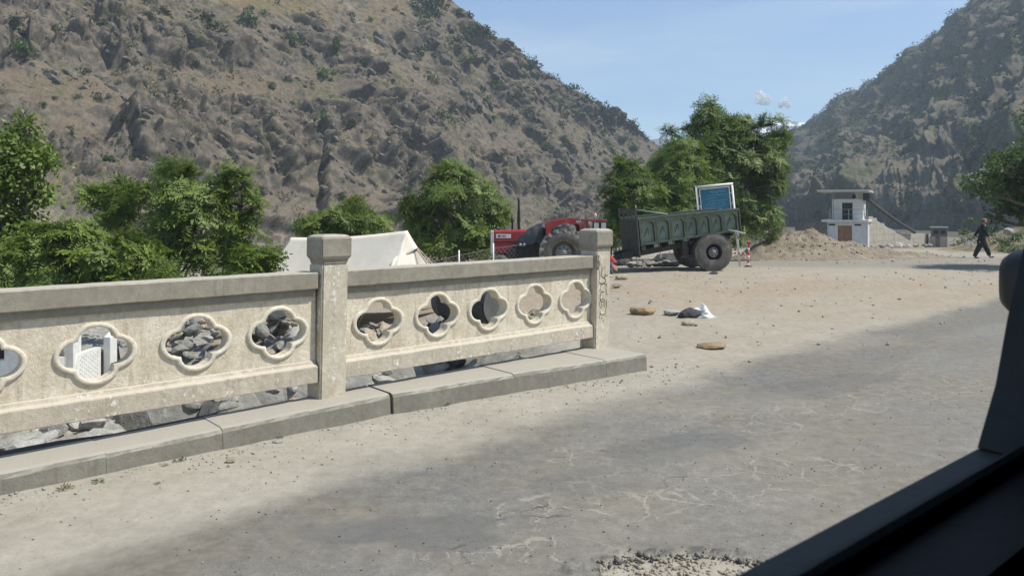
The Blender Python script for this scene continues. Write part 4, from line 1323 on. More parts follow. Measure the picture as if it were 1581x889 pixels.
for px, py, w, n in SPOTS:
    for k in range(n):
        t = r_.uniform(-0.5, 0.5)
        lst.append((px + t * w + r_.uniform(-4, 4), py + t * w * 0.62 + r_.uniform(-7, 7), w * r_.uniform(0.35, 0.7)))
for k in range(110):
    x = r_.uniform(5, 985)
    top = float(np.interp(x, [690, 745, 830, 900, 985], [0, 46, 110, 156, 205])) if x > 690 else 0
    lst.append((x, r_.uniform(top + 12, 310), r_.uniform(6, 20)))
lst = lst[:298]
def ledge_matrix(px, p_, w):
    k = w * p_.y / 1200
    view = Vector((p_.x, p_.y, 0)).normalized()
    right = Vector((view.y, -view.x, 0))
    long_ = (right * 0.82 + Vector((0, 0, -0.52)) + view * -0.15 + Vector((r_.uniform(-1, 1), r_.uniform(-1, 1), r_.uniform(-1, 1))) * 0.14).normalized()
    out_ = (-view * 0.62 + Vector((0, 0, 0.62)) + right * 0.25 + Vector((r_.uniform(-1, 1), r_.uniform(-1, 1), r_.uniform(-1, 1))) * 0.25)
    out_ = (out_ - long_ * out_.dot(long_)).normalized()
    thin_ = long_.cross(out_)
    L_ = k * 0.75
    M_ = Matrix((long_ * L_, out_ * min(L_ * 0.62, 2.6), thin_ * L_ * r_.uniform(0.22, 0.48))).transposed().to_4x4()
    M_.translation = p_ + Vector((0, 0, -0.1)) - out_ * 0.15 * L_
    return M_
for (px, py, w), p_ in zip(lst, hill_many([(a, b_) for a, b_, w in lst])):
    o = link_mesh("rock_ledge", r_.choice(LEDGE), hill_obj)
    o.matrix_local = ledge_matrix(px, p_, w)
# the many lesser ledges, past counting: one part
small = []
for k in range(6):
    bm = bmesh.new(); bmesh.ops.create_icosphere(bm, subdivisions=1, radius=1.0)
    V = np.array([v.co[:] for v in bm.verts])
    r2 = np.random.default_rng(400 + k)
    for q in range(6):
        n = r2.normal(size=3); n /= np.linalg.norm(n)
        V = V - np.maximum(V @ n - r2.uniform(0.32, 0.7), 0)[:, None] * n
    small.append((V, np.array([[v.index for v in f.verts] for f in bm.faces]))); bm.free()
r2 = np.random.default_rng(88)
wgt = ((SX > -20) & (SX < 1005) & (HV[:, None] > 0.03) & (HV[:, None] < 0.985)) * (0.12 + HATT["crag"] ** 1.5) * (1 - 0.8 * HATT["grass"])
wgt = wgt * np.linalg.norm(np.gradient(HB, axis=1), axis=-1) * np.linalg.norm(np.gradient(HB, axis=0), axis=-1)
ids = r2.choice(wgt.size, 2300, p=(wgt / wgt.sum()).ravel())
Vs, Fs, b0 = [], [], 0
HBf = HB.reshape(-1, 3)
for n_, ii in enumerate(ids):
    p_ = Vector(HBf[ii])
    M_ = np.array(ledge_matrix(0, p_, 3.5 + 11 * r2.random() ** 2.2))
    V, Fq = small[n_ % 6]
    Vs.append(V @ M_[:3, :3].T + M_[:3, 3]); Fs.append(Fq + b0); b0 += len(V)
tag(link_mesh("broken_rock", np_mesh("broken_rock", np.concatenate(Vs), np.concatenate(Fs), M_LEDGEROCK), hill_obj), kind="stuff")

# ---- scrub too small or too far to count
def scrub(name, B, U, V, mask, protos, n, size, mat, seed):
    r2 = np.random.default_rng(seed)
    w = mask.ravel().copy()
    # equal chance per area of hillside
    du = np.linalg.norm(np.gradient(B, axis=1), axis=-1) * np.linalg.norm(np.gradient(B, axis=0), axis=-1)
    w = w * du.ravel()
    w /= w.sum()
    ii = r2.choice(len(w), n, p=w)
    pts = B.reshape(-1, 3)[ii] + np.array([0, 0, -0.1])
    sc = size[0] + (size[1] - size[0]) * r2.random(n) ** 2.2
    Vv, Fq, tn = scatter(protos, pts, sc, np.tile([0, 0, 1.0], (n, 1)), seed, 0.2)
    return tag(link_mesh(name, np_mesh(name, Vv, Fq, mat, False, {"tone": tn})), kind="stuff")
TUF = [clump_mesh("t", 90 + k, 27, 0.6, 0.30, 0.20, None) for k in range(5)]
UU, VVv = np.meshgrid(HU, HV)
mk = (SX > -30) & (SX < 1010) & (VVv > 0.06) & (VVv < 1.0)
scrub("hillside_scrub", HB, HU, HV, mk * (0.25 + 0.9 * sstep(-0.1, 0.3, fbm(UU / 70, VVv * 6, 3.3, 4, 71))), TUF, 2600, (0.30, 1.35), M_LEAF_SCRUB, 72)
RX = RB[..., 0] / RB[..., 1] * 1200 + 790.5
mk = ((RX > 1180) & (RX < 1640)) * (0.06 + RATT["crag"] * (1 - 0.85 * RATT["scree"]))
scrub("mountainside_scrub", RB, us2, vs2, mk, TUF, 4600, (0.9, 3.4), M_LEAF_PINE, 73)
# ================================================================== TRACTOR AND TRAILER
M_RED = simple("faded_red_paint", (0.20, 0.010, 0.012), (0.31, 0.018, 0.018), 0.42, 5, 0.08, 60, spots=((0.26, 0.13, 0.10), 0.54, 0.76, 6), spec=0.5)
M_DARKIRON = simple("oily_dark_iron", (0.022, 0.022, 0.021), (0.055, 0.052, 0.046), 0.7, 9, 0.3, 40)
M_STEEL = simple("dull_grey_steel", (0.20, 0.195, 0.185), (0.32, 0.31, 0.29), 0.55, 8, 0.15, 40, spots=((0.20, 0.15, 0.10), 0.6, 0.75, 9))
M_TYRE = simple("dusty_tyre_rubber", (0.070, 0.066, 0.058), (0.145, 0.132, 0.112), 0.9, 7, 0.3, 50, spots=((0.24, 0.21, 0.165), 0.52, 0.8, 5))
M_LUG = simple("dusty_tyre_tread", (0.28, 0.262, 0.225), (0.42, 0.395, 0.34), 0.95, 9, 0.3, 40)
M_RIM = simple("dusty_rim_paint", (0.13, 0.115, 0.09), (0.27, 0.235, 0.185), 0.75, 7, 0.15, 40)
M_RIMGREY = simple("grey_rim_paint", (0.16, 0.155, 0.145), (0.26, 0.25, 0.23), 0.6, 7, 0.15, 40)
M_SILVER = simple("silver_grille_paint", (0.42, 0.42, 0.41), (0.55, 0.54, 0.52), 0.5, 7, 0.1, 40)
M_STICKER = simple("pale_sticker", (0.52, 0.50, 0.48), (0.62, 0.60, 0.57), 0.5, 8, 0.0)
M_TARP = simple("black_tarpaulin", (0.022, 0.024, 0.028), (0.05, 0.052, 0.058), 0.6, 6, 0.4, 16, spec=0.4)
M_LAMP = simple("grey_lamp_lens", (0.34, 0.34, 0.34), (0.48, 0.48, 0.47), 0.2, 6, 0.0, spec=0.6)
M_BLACK = simple("matt_black_paint", (0.015, 0.015, 0.015), (0.03, 0.03, 0.03), 0.6, 8, 0.05)
M_WHITE = simple("white_paint", (0.68, 0.66, 0.61), (0.80, 0.78, 0.73), 0.6, 6, 0.1, 40, spots=((0.45, 0.41, 0.34), 0.62, 0.8, 9))

def tyre_wheel(name, parent, c, Rr, width, bead, rim_mat, lugs=0, lug_h=0.04, n=40, tread=0, holes=8, dish=0.4, tyre_mat=None):
    """a wheel about the y axis, its outer face at c.y"""
    w = width
    mb = MB(); mb.smooth = True
    rt = Rr - lug_h
    prof = [(bead, 0.035 * w), (bead + 0.03, 0.02 * w), (bead + (rt - bead) * 0.5, 0.0), (rt - 0.05, 0.05 * w), (rt - 0.012, 0.14 * w), (rt, 0.26 * w), (rt, 0.74 * w), (rt - 0.012, 0.86 * w), (rt - 0.05, 0.95 * w),
            (bead + (rt - bead) * 0.5, w), (bead + 0.03, 0.98 * w), (bead, 0.965 * w)]
    mb.lathe(prof, (0, 0, 0), n)
    # the faces that lathe() caps at the beads are not wanted
    mb.f = [f for f in mb.f if len(f) == 4]; mb.m = mb.m[:len(mb.f)]; mb.sm = mb.sm[:len(mb.f)]
    mb.smooth = False
    mb.mat = 1
    for k in range(lugs):
        for s_ in (0, 1):
            a0 = 2 * math.pi * (k + 0.5 * s_) / lugs
            vs = []
            for j, (yy, da) in enumerate(((0.02, 0.0), (0.52, 0.26))):
                y_ = yy * w if s_ == 0 else w - yy * w
                for da2 in (-0.045, 0.045):
                    for r2 in ((rt - 0.055 if yy < 0.1 else rt - 0.02), Rr - (0.012 if yy < 0.1 else 0)):
                        a = a0 + da + da2
                        vs.append((r2 * math.cos(a), y_, r2 * math.sin(a)))
            mb.add(vs, [(0, 1, 3, 2), (4, 6, 7, 5), (0, 4, 5, 1), (2, 3, 7, 6), (1, 5, 7, 3), (0, 2, 6, 4)])
    if tread:
        for k in range(tread):
            a = 2 * math.pi * k / tread
            for y0, y1, off in ((0.06, 0.30, 0.0), (0.34, 0.64, 0.5), (0.68, 0.94, 0.0)):
                M_ = Matrix.Rotation(a + off * math.pi / tread, 4, 'Y')
                dd = 0.62 * math.pi / tread * rt
                low = rt - (0.02 if y0 < 0.1 or y1 > 0.9 else 0.012)
                mb.box((low - 0.02, y0 * w, -dd), (low + 0.024, y1 * w, dd), M_)
    tyre = mb.build(name, [tyre_mat or M_TYRE, M_LUG if lugs else (tyre_mat or M_TYRE)], parent, loc=c)
    mb = MB(); mb.smooth = True
    d = dish * w
    mb.lathe([(bead + 0.012, 0.0 * w + 0.02), (bead + 0.006, 0.05 * w + 0.02), (bead - 0.03, 0.10 * w + 0.02), (bead - 0.045, d * 0.7), (bead - 0.05, d), (bead * 0.66, d), (bead * 0.64, d * 0.45), (bead * 0.56, d * 0.36), (bead * 0.30, d * 0.40), (0.0, d * 0.40)], (0, 0, 0), n)
    mb.lathe([(bead + 0.012, 0.97 * w), (bead - 0.03, 0.9 * w), (bead - 0.05, d)], (0, 0, 0), n)
    mb.f = [f for f in mb.f if len(f) == 4]; mb.m = mb.m[:len(mb.f)]; mb.sm = mb.sm[:len(mb.f)]
    mb.build("rim", rim_mat, tyre)
    mb = MB(); mb.smooth = True
    hb = bead * 0.22
    f0 = d * 0.40
    mb.lathe([(bead * 0.60, f0 - 0.003), (bead * 0.58, f0 - 0.016), (bead * 0.34, f0 - 0.014), (hb * 1.2, f0 - 0.03), (hb, f0 - 0.06), (hb * 0.85, f0 - 0.075), (0, f0 - 0.078)], (0, 0, 0), 22)
    mb.smooth = False
    mb.mat = 1
    for k in range(holes):
        a = 2 * math.pi * k / holes
        r2 = bead * 0.43
        mb.box((r2 - 0.016, f0 - 0.036, -0.016), (r2 + 0.016, f0 - 0.012, 0.016), Matrix.Rotation(a, 4, 'Y'))
    mb.build("hub", [M_RIMGREY, M_DARKIRON], tyre)
    return tyre

# ---------------------------------------------------------------- tractor
TY = 20.2
TX0 = (870.7 - 790.5) * TY / 1200
tractor = thing("tractor", "red farm tractor facing away from the trailer, its seat under a black tarpaulin", "tractor", (TX0, TY, 0.0))
def tx(px, y): return (px - 790.5) * (TY + y) / 1200 - TX0
def tz(py, y): return EYE + (HZ - py) * (TY + y) / 1200
WID = 1.75
rw = tyre_wheel("rear_wheel", tractor, (0, 0, 0.645), 0.645, 0.36, 0.345, M_RIM, lugs=17, lug_h=0.062, dish=0.62)
fr = tyre_wheel("rear_wheel", tractor, (0, WID - 0.36, 0.645), 0.645, 0.36, 0.345, M_RIM, lugs=17, lug_h=0.062, dish=0.6)
fwx = tx(771.5, 0.2)
tyre_wheel("front_wheel", tractor, (fwx, 0.20, 0.29), 0.29, 0.17, 0.17, M_RIM, lug_h=0.0, tread=0)
tyre_wheel("front_wheel", tractor, (fwx, 1.38, 0.29), 0.29, 0.17, 0.17, M_RIM, lug_h=0.0, dish=0.6)
hy0, hy1 = 0.62, 1.13
hx0, hx1 = tx(763, hy0), tx(812, hy0)
zt, zb = tz(355.5, hy0), tz(391, hy0)
mb = MB()
mid = zt - 0.32
mb.box((hx0, hy0 + 0.012, zb), (hx0 + 0.52, hy1 - 0.012, mid))
prof = [(hy0, mid + 0.002), (hy0, zt - 0.05), (hy0 + 0.05, zt), (hy1 - 0.05, zt), (hy1, zt - 0.05), (hy1, mid + 0.002)]
vs = [(hx0 - 0.01, y, z) for y, z in prof] + [(hx1, y, z + 0.02) for y, z in prof]
mb.add(vs, [tuple(range(6)), tuple(range(11, 5, -1))] + [(i, 6 + i, 6 + (i + 1) % 6, (i + 1) % 6) for i in range(6)])
hood = mb.build("hood", M_RED, tractor, 0.012)
mb = MB()
sz = tz(364.5, hy0)
mb.box((tx(766, hy0), hy0 - 0.004, sz - 0.055), (tx(789, hy0), hy0 + 0.003, sz + 0.055))
st_ = mb.build("name_sticker", M_STICKER, hood)
mb = MB()
for k, (x0, x1, z0, z1) in enumerate(((769, 772, -1.6, 1.6), (772.6, 773.4, -0.2, 1.7), (773.8, 776.2, -0.6, 0.4), (776.6, 777.6, -1.8, 1.6), (778.4, 780.8, -1.5, -0.5), (778.4, 780.8, 0.6, 1.6))):
    mb.box((tx(x0, hy0), hy0 - 0.0065, sz + z0 * 0.017), (tx(x1, hy0), hy0 - 0.003, sz + z1 * 0.017))
mb.build("model_number", M_BLACKPAINT, hood)
mb = MB()
gx0 = tx(757.5, hy0)
mb.box((gx0, hy0 - 0.01, zb - 0.03), (hx0 - 0.012, hy0 + 0.06, zt - 0.02)); mb.box((gx0, hy1 - 0.06, zb - 0.03), (hx0 - 0.012, hy1 + 0.01, zt - 0.02)); mb.box((gx0, hy0 + 0.062, zt - 0.1), (hx0 - 0.012, hy1 - 0.062, zt - 0.02))
for k in range(6): mb.box((gx0 + 0.015, hy0 + 0.062, zb + 0.08 * k), (gx0 + 0.035, hy1 - 0.062, zb + 0.03 + 0.08 * k))
mb.build("grille", M_SILVER, tractor, 0.006)
# engine and gearbox
mb = MB()
mb.box((tx(780, 0.7), 0.66, 0.42), (tx(822, 0.7), 1.08, 0.98))
mb.box((tx(776, 0.7), 0.74, 0.30), (tx(872, 0.7), 1.0, 0.66))
mb.box((tx(820, 0.7), 0.60, 0.34), (tx(850, 0.7), 1.14, 0.86))
mb.box((tx(784, 0.6), 0.56, 0.56), (tx(798, 0.6), 0.70, 0.72))
mb.box((tx(806, 0.55), 0.50, 0.34), (tx(834, 0.55), 0.64, 0.46))
mb.smooth = True
mb.tube([(0, 0.3, 0.645), (0, 1.45, 0.645)], 0.15, 14)
mb.tube([(tx(788, 0.6), 0.58, 0.80), (tx(812, 0.6), 0.58, 0.80)], 0.045, 10)
mb.tube([(tx(836, 0.5), 0.50, 0.36), (tx(838, 0.5), 0.50, 0.62), (tx(834, 0.5), 0.5, 0.75)], 0.02, 6)
mb.build("engine", M_DARKIRON, tractor, 0.01)
mb = MB(); mb.smooth = True
for px in (803.3, 809.3):
    mb.lathe([(0.0, -0.01), (0.04, -0.005), (0.045, 0.02), (0.045, 0.10)], (tx(px, 0.52), 0.52, tz(378, 0.52)), 14)
mb.build("oil_filter", M_STEEL, tractor)
mb = MB()
mb.box((fwx - 0.05, 0.36, 0.30), (fwx + 0.05, 1.40, 0.39)); mb.box((fwx - 0.10, 0.80, 0.37), (fwx + 0.14, 0.96, 0.60))
mb.build("front_axle", M_DARKIRON, tractor, 0.01)
mb = MB(); mb.smooth = True
ex = tx(801, 0.875)
mb.tube([(ex, 0.875, zt - 0.05), (ex, 0.875, tz(349, 0.875)), (ex, 0.875, tz(343, 0.875)), (ex, 0.875, tz(328, 0.875)), (ex, 0.875, tz(324, 0.875)), (ex, 0.875, tz(310, 0.875)), (ex - 0.015, 0.875, tz(305, 0.875))], [0.034, 0.034, 0.045, 0.045, 0.036, 0.030, 0.030], 10)
mb.build("exhaust_stack", M_BLACK, tractor)
mb = MB(); mb.smooth = True
ex = tx(791, 0.82)
mb.tube([(ex, 0.82, zt - 0.05), (ex, 0.82, tz(344, 0.82)), (ex, 0.82, tz(343, 0.82)), (ex, 0.82, tz(335.5, 0.82))], [0.026, 0.026, 0.045, 0.04], 10)
mb.build("air_intake", M_BLACK, tractor)
# tarpaulin over wheel and seat
outl = [(786.5, 371.0, 373, 0.16), (793, 366, 375, 0.24), (801, 361.5, 376, 0.30), (811, 356.5, 377, 0.36), (820, 352, 377, 0.42), (829, 347.5, 376, 0.44), (838, 344, 375, 0.44), (843, 345.5, 373, 0.42), (846, 353, 371, 0.38), (847.5, 362, 369, 0.3)]
vs, fs = [], []
ns_ = 22
r2 = random.Random(8)
for i in range(len(outl) * 3 - 2):
    t = i / 3
    a, f_ = int(t), t - int(t)
    A_ = outl[a]; B_ = outl[min(a + 1, len(outl) - 1)]
    px, pt, pb, hw = (A_[k] * (1 - f_) + B_[k] * f_ for k in range(4))
    cy = 0.875
    z1, z0 = tz(pt, 0.7), tz(pb, 0.6)
    for j in range(ns_ + 1):
        u = -1 + 2 * j / ns_
        y = cy + hw * math.copysign(abs(u) ** 0.72, u)
        zz = z0 + (z1 - z0) * (1 - abs(u) ** 5)
        w_ = 0.022 * math.sin(u * 17 + i * 0.9) + 0.02 * math.sin(i * 1.7 + u * 4)
        vs.append((tx(px, 0.65) + w_ * 0.4, y - 0.03 * (1 - abs(u)) * math.sin(i * 1.1), zz + w_ * (0.5 + abs(u))))
n = ns_ + 1
rows = len(outl) * 3 - 2
for i in range(rows - 1):
    for j in range(ns_):
        fs.append((i * n + j, (i + 1) * n + j, (i + 1) * n + j + 1, i * n + j + 1))
mb = MB(); mb.smooth = True; mb.add(vs, fs)
mb.build("tarpaulin", M_TARP, tractor)
# mudguards
def fender(y0, y1, side_y):
    o = [(844, 366), (842.2, 345), (848, 342.6), (862, 340.2), (878, 337.4), (890, 337.6), (900.5, 338.8), (902.5, 360)]
    i_ = [(851, 366), (851, 354), (855, 349.5), (866, 346.5), (878, 345.0), (888, 345.4), (895, 347.5), (897.5, 360)]
    yy = 0.1
    O_ = [(tx(a, yy), tz(b_, yy)) for a, b_ in o]
    I_ = [(tx(a, yy), tz(b_, yy)) for a, b_ in i_]
    mb = MB()
    n = len(O_)
    def wall(ya, yb):
        vs = [(x, ya, z) for x, z in O_] + [(x, ya, z) for x, z in I_] + [(x, yb, z) for x, z in O_] + [(x, yb, z) for x, z in I_]
        fs = []
        for k in range(n - 1):
            fs += [(k, k + 1, n + k + 1, n + k), (2 * n + k, 3 * n + k, 3 * n + k + 1, 2 * n + k + 1), (k, 2 * n + k, 2 * n + k + 1, k + 1), (n + k, n + k + 1, 3 * n + k + 1, 3 * n + k)]
        fs += [(0, n, 3 * n, 2 * n), (n - 1, 3 * n - 1, 4 * n - 1, 2 * n - 1)]
        mb.add(vs, fs)
    wall(side_y, side_y + 0.02)
    T_ = [(x * 0.998, z - 0.006) for x, z in O_]
    B2 = [(x, z - 0.03) for x, z in T_]
    vs = [(x, y0 + 0.021, z) for x, z in T_] + [(x, y1, z) for x, z in T_] + [(x, y0 + 0.021, z) for x, z in B2] + [(x, y1, z) for x, z in B2]
    fs = []
    for k in range(n - 1):
        fs += [(k, k + 1, n + k + 1, n + k), (2 * n + k, 3 * n + k, 3 * n + k + 1, 2 * n + k + 1)]
    for a in (0, 1):
        for k in range(n - 1): fs.append((a * n + k, 2 * n + a * n + k, 2 * n + a * n + k + 1, a * n + k + 1))
    fs += [(0, n, 3 * n, 2 * n), (n - 1, 2 * n - 1, 4 * n - 1, 3 * n - 1)]
    mb.add(vs, fs)
    return mb.build("mudguard", M_RED, tractor, 0.004)
mg = fender(0.06, 0.52, 0.06)
fender(1.30, 1.69, 1.67)
mb = MB()
ey = 0.056
for k, px in enumerate((890.6, 893.2, 896.0)):
    x, z = tx(px, ey), tz(341.6, ey)
    mb.add([(x - 0.02, ey, z - 0.035), (x + 0.002, ey, z + 0.035), (x + 0.024, ey, z - 0.035), (x + 0.012, ey, z - 0.035), (x + 0.002, ey, z + 0.01), (x - 0.008, ey, z - 0.035)], [(0, 1, 4, 5), (1, 2, 3, 4)])
mb.build("badge", M_STICKER, mg)
# rear lamp frame and beacon
mb = MB()
ly = 0.25
mb.box((tx(897, ly), ly, tz(341.5, ly)), (tx(938, ly), ly + 0.08, tz(338.8, ly)))
mb.box((tx(905, ly), ly + 0.02, tz(358, ly)), (tx(908.5, ly), ly + 0.06, tz(341.7, ly)))
mb.build("lamp_bar", M_RED, tractor, 0.004)
for px in (915.0, 926.2):
    mb = MB()
    mb.box((tx(px, ly), ly - 0.03, tz(356.5, ly)), (tx(px + 10.4, ly), ly + 0.07, tz(342.0, ly)))
    lp = mb.build("rear_lamp", M_BLACK, tractor, 0.008)
    mb = MB()
    mb.box((tx(px + 1.8, ly), ly - 0.038, tz(353.0, ly)), (tx(px + 9, ly), ly - 0.028, tz(344.2, ly)))
    mb.build("lens", M_LAMP, lp, 0.004)
mb = MB(); mb.smooth = True
bx = tx(919.5, ly)
mb.tube([(bx, ly + 0.04, tz(338.8, ly)), (bx, ly + 0.04, tz(336, ly)), (bx, ly + 0.04, tz(335.8, ly)), (bx, ly + 0.04, tz(331, ly)), (bx, ly + 0.04, tz(329.5, ly))], [0.02, 0.02, 0.034, 0.034, 0.012], 10)
mb.build("beacon", simple("pink_white_lens", (0.62, 0.40, 0.36), (0.75, 0.55, 0.5), 0.3, 5, 0), tractor)
mb = MB()
mb.box((tx(885, 0.8), 0.80, 0.40), (tx(930, 0.8), 0.92, 0.47)); mb.box((tx(868, 0.7), 0.66, 0.62), (tx(890, 0.7), 1.1, 0.95))
mb.build("drawbar", M_DARKIRON, tractor, 0.01)

# ---------------------------------------------------------------- trailer
M_GREEN = simple("worn_shaded_green_paint", (0.050, 0.066, 0.046), (0.090, 0.108, 0.076), 0.65, 5, 0.15, 40, spots=((0.19, 0.165, 0.12), 0.56, 0.76, 6))  # frames and rails: shade around the arches put into a darker green
M_GREENPALE = simple("lit_pale_green_paint", (0.165, 0.215, 0.165), (0.26, 0.30, 0.235), 0.7, 4, 0.15, 40, spots=((0.27, 0.24, 0.18), 0.52, 0.72, 5))  # panels: paler green with the light on them painted in
M_CHASSIS = simple("dusty_dark_chassis", (0.040, 0.042, 0.036), (0.085, 0.082, 0.070), 0.85, 7, 0.2, 40)
TRY = 21.34
c = P(1102.7, 389.6, TRY)
TILT = R(5.4)
trailer = thing("farm_trailer", "green tipping farm trailer with arched side panels, nose lowered to the ground", "trailer", c, (0, -TILT, R(7.0)))
RW_ = 0.528
ty_ = tyre_wheel("trailer_wheel", trailer, (0, 0, 0), RW_, 0.30, 0.235, M_BLACK, lug_h=0.0, tread=44, n=48, holes=6, dish=0.5)
tyre_wheel("trailer_wheel", trailer, (0, 1.62, 0), RW_, 0.30, 0.235, M_BLACK, lug_h=0.0, tread=44, n=48, holes=6, dish=0.5)
BX = [-2.02, -1.56, -1.145, -0.715, -0.345, 0.01, 0.365, 0.80]
ZT = 1.14
def zbot(x): return 0.40 + (x + 2.02) / 2.82 * 0.135
def side(y, out):
    """one long side: a rail, posts and seven arched panels; out: -1 faces the camera"""
    mb = MB()
    mb.box((BX[0] - 0.03, y - 0.035, ZT - 0.07), (BX[-1] + 0.03, y + 0.035, ZT))
    mb.build("top_rail", M_GREEN, trailer, 0.008)
    for i in range(7):
        x0, x1 = BX[i] + 0.003, BX[i + 1] - 0.003
        zb0, z1 = zbot((x0 + x1) / 2), ZT - 0.072
        w_ = x1 - x0
        e, ch = 0.045, 0.09
        inner = [(x0 + e, zb0 + 0.045), (x0 + e, z1 - 0.05 - ch), (x0 + e + ch * 0.45, z1 - 0.05 - ch * 0.35), (x0 + e + ch, z1 - 0.05), (x1 - e - ch, z1 - 0.05), (x1 - e - ch * 0.45, z1 - 0.05 - ch * 0.35), (x1 - e, z1 - 0.05 - ch), (x1 - e, zb0 + 0.045)]
        outer = [(x0, zb0 - 0.02), (x0, z1 - 0.05 - ch), (x0, z1 - 0.06), (x0 + e + ch, z1), (x1 - e - ch, z1), (x1, z1 - 0.06), (x1, z1 - 0.05 - ch), (x1, zb0 - 0.02)]
        outer[2] = (x0, z1); outer[5] = (x1, z1)
        n = 8
        yf, yb = y + out * 0.035, y - out * 0.085
        vs = [(a, yf, b_) for a, b_ in outer] + [(a, yf, b_) for a, b_ in inner] + [(a, yb, b_) for a, b_ in inner] + [(a, yb, b_) for a, b_ in outer]
        fs = []
        for k in range(n):
            l = (k + 1) % n
            if k < n - 1 or True:
                fs += [(k, l, n + l, n + k), (n + k, n + l, 2 * n + l, 2 * n + k), (k, 3 * n + k, 3 * n + l, l)]
        mb = MB()
        mb.mat = 0
        mb.add(vs, fs)
        mb.mat = 1
        mb.add([(a, yb + out * 0.004, b_) for a, b_ in inner] + [(a, yb, b_) for a, b_ in outer], [tuple(range(8)), tuple(range(15, 7, -1))])
        pn = mb.build("side_panel", [M_GREEN, M_GREENPALE], trailer)
        if out < 0:
            mm = MB()
            ym = yb + out * 0.007
            cx, cz = (x0 + x1) / 2, zb0 + 0.045 + (z1 - zb0 - 0.1) * 0.46
            s_ = 0.085
            def ST(pts, w): 
                stroke_ribbon(mm, [(cx + a * s_, cz + b_ * s_) for a, b_ in pts], w, ym)
            ST([(-1.1, -1.3), (-0.5, -0.4), (0.0, 0.5), (0.25, 1.35), (0.32, 1.7)], 0.013)
            ST([(0.25, 1.4), (0.55, 0.7), (0.6, -0.1), (0.5, -0.5)], 0.009)
            ST([(-0.9, -0.2), (-0.3, 0.9), (0.1, 1.3)], 0.006)
            mm.build("painted_tick", M_BLACKPAINT, pn)
    # small feet hanging below the long posts at the low end
side(0.10, -1)
side(1.82, 1)
for i, x in enumerate(BX[:4]):
    for dx in ((0.02, 0.075) if i == 0 else (-0.09, -0.03, 0.03)):
        mb = MB()
        zb0 = zbot(x)
        mb.box((x + dx, 0.075, zb0 - 0.14 + 0.02 * i), (x + dx + 0.045, 0.13, zb0 - 0.012))
        mb.build("stake_foot", M_GREENPALE if dx < 0 else M_GREEN, trailer, 0.004)
mb = MB()
vs = []
for x in (BX[0], BX[-1]):
    for y, dz in ((0.16, -0.03), (1.76, -0.03), (1.76, 0.02), (0.16, 0.02)): vs.append((x, y, zbot(x) + dz))
mb.add(vs, [(3, 2, 1, 0), (4, 5, 6, 7), (0, 1, 5, 4), (1, 2, 6, 5), (2, 3, 7, 6), (3, 0, 4, 7)])
mb.build("bed_floor", M_CHASSIS, trailer)
mb = MB()
mb.box((BX[0] - 0.07, 0.065, 0.06), (BX[0] - 0.034, 1.86, ZT - 0.02))
mb.build("front_board", M_CHASSIS, trailer, 0.006)
mb = MB()
mb.box((BX[-1] + 0.034, 0.065, zbot(0.8) - 0.05), (BX[-1] + 0.07, 1.86, ZT - 0.03))
mb.build("tail_board", M_GREEN, trailer, 0.006)
# rack above the front board
mb = MB()
for y in (0.09, 0.5, 0.95, 1.4, 1.83): mb.box((BX[0] - 0.075, y - 0.03, ZT - 0.018), (BX[0] - 0.03, y + 0.03, ZT + 0.27))
mb.box((BX[0] - 0.08, 0.05, ZT + 0.10), (BX[0] - 0.076, 1.87, ZT + 0.16)); mb.box((BX[0] - 0.08, 0.05, ZT + 0.2), (BX[0] - 0.076, 1.87, ZT + 0.26))
mb.build("front_rack", M_CHASSIS, trailer)
mb = MB(); mb.smooth = True
mb.tube([(BX[0] - 0.05, 0.09, ZT - 0.02), (BX[0] - 0.04, 0.09, ZT + 0.36)], 0.014, 6)
mb.tube([(BX[0] - 0.05, 0.6, ZT + 0.24), (BX[0] + 0.3, 0.4, ZT + 0.16), (BX[0] + 0.85, 0.14, ZT + 0.015)], 0.022, 6)
mb.build("rack_brace", M_GREENPALE, trailer)
# chassis: rails, cross members, axle and drawbar
mb = MB()
def beam(x0, z0, x1, z1, y0, y1, h):
    vs = [(x0, y0, z0 - h), (x1, y0, z1 - h), (x1, y1, z1 - h), (x0, y1, z0 - h), (x0, y0, z0), (x1, y0, z1), (x1, y1, z1), (x0, y1, z0)]
    mb.add(vs, [(0, 3, 2, 1), (4, 5, 6, 7), (0, 1, 5, 4), (1, 2, 6, 5), (2, 3, 7, 6), (3, 0, 4, 7)])
beam(-2.45, 0.20, 0.7, 0.46, 0.48, 0.58, 0.17)
beam(-2.45, 0.20, 0.7, 0.46, 1.34, 1.44, 0.17)
for x in (-2.0, -1.3, -0.6, 0.1, 0.6): mb.box((x, 0.2, 0.14 + (x + 2.4) * 0.082 ), (x + 0.08, 1.75, 0.20 + (x + 2.4) * 0.082))
mb.box((-0.09, 0.25, -0.09), (0.09, 1.68, 0.09))
mb.box((-0.45, 0.46, 0.10), (0.45, 0.60, 0.22)); mb.box((-0.45, 1.32, 0.10), (0.45, 1.46, 0.22))
mb.box((-0.78, 0.30, -0.02), (-0.62, 0.42, 0.42)); mb.box((-0.84, 0.28, -0.10), (-0.5, 0.44, -0.02))
mb.build("chassis", M_CHASSIS, trailer, 0.006)
mb = MB()
beam(-3.35, 0.0, -2.3, 0.14, 0.86, 1.0, 0.12)
vs = []
mb.build("drawbar", M_CHASSIS, trailer, 0.006)
mb = MB(); mb.smooth = True
mb.tube([(0.45, 0.02, 0.57), (0.95, 0.02, 0.42)], 0.032, 8)
mb.tube([(0.72, 0.02, 0.5), (0.72, 0.02, 0.30)], 0.03, 8)
mb.build("tail_bracket", M_STEEL, trailer)
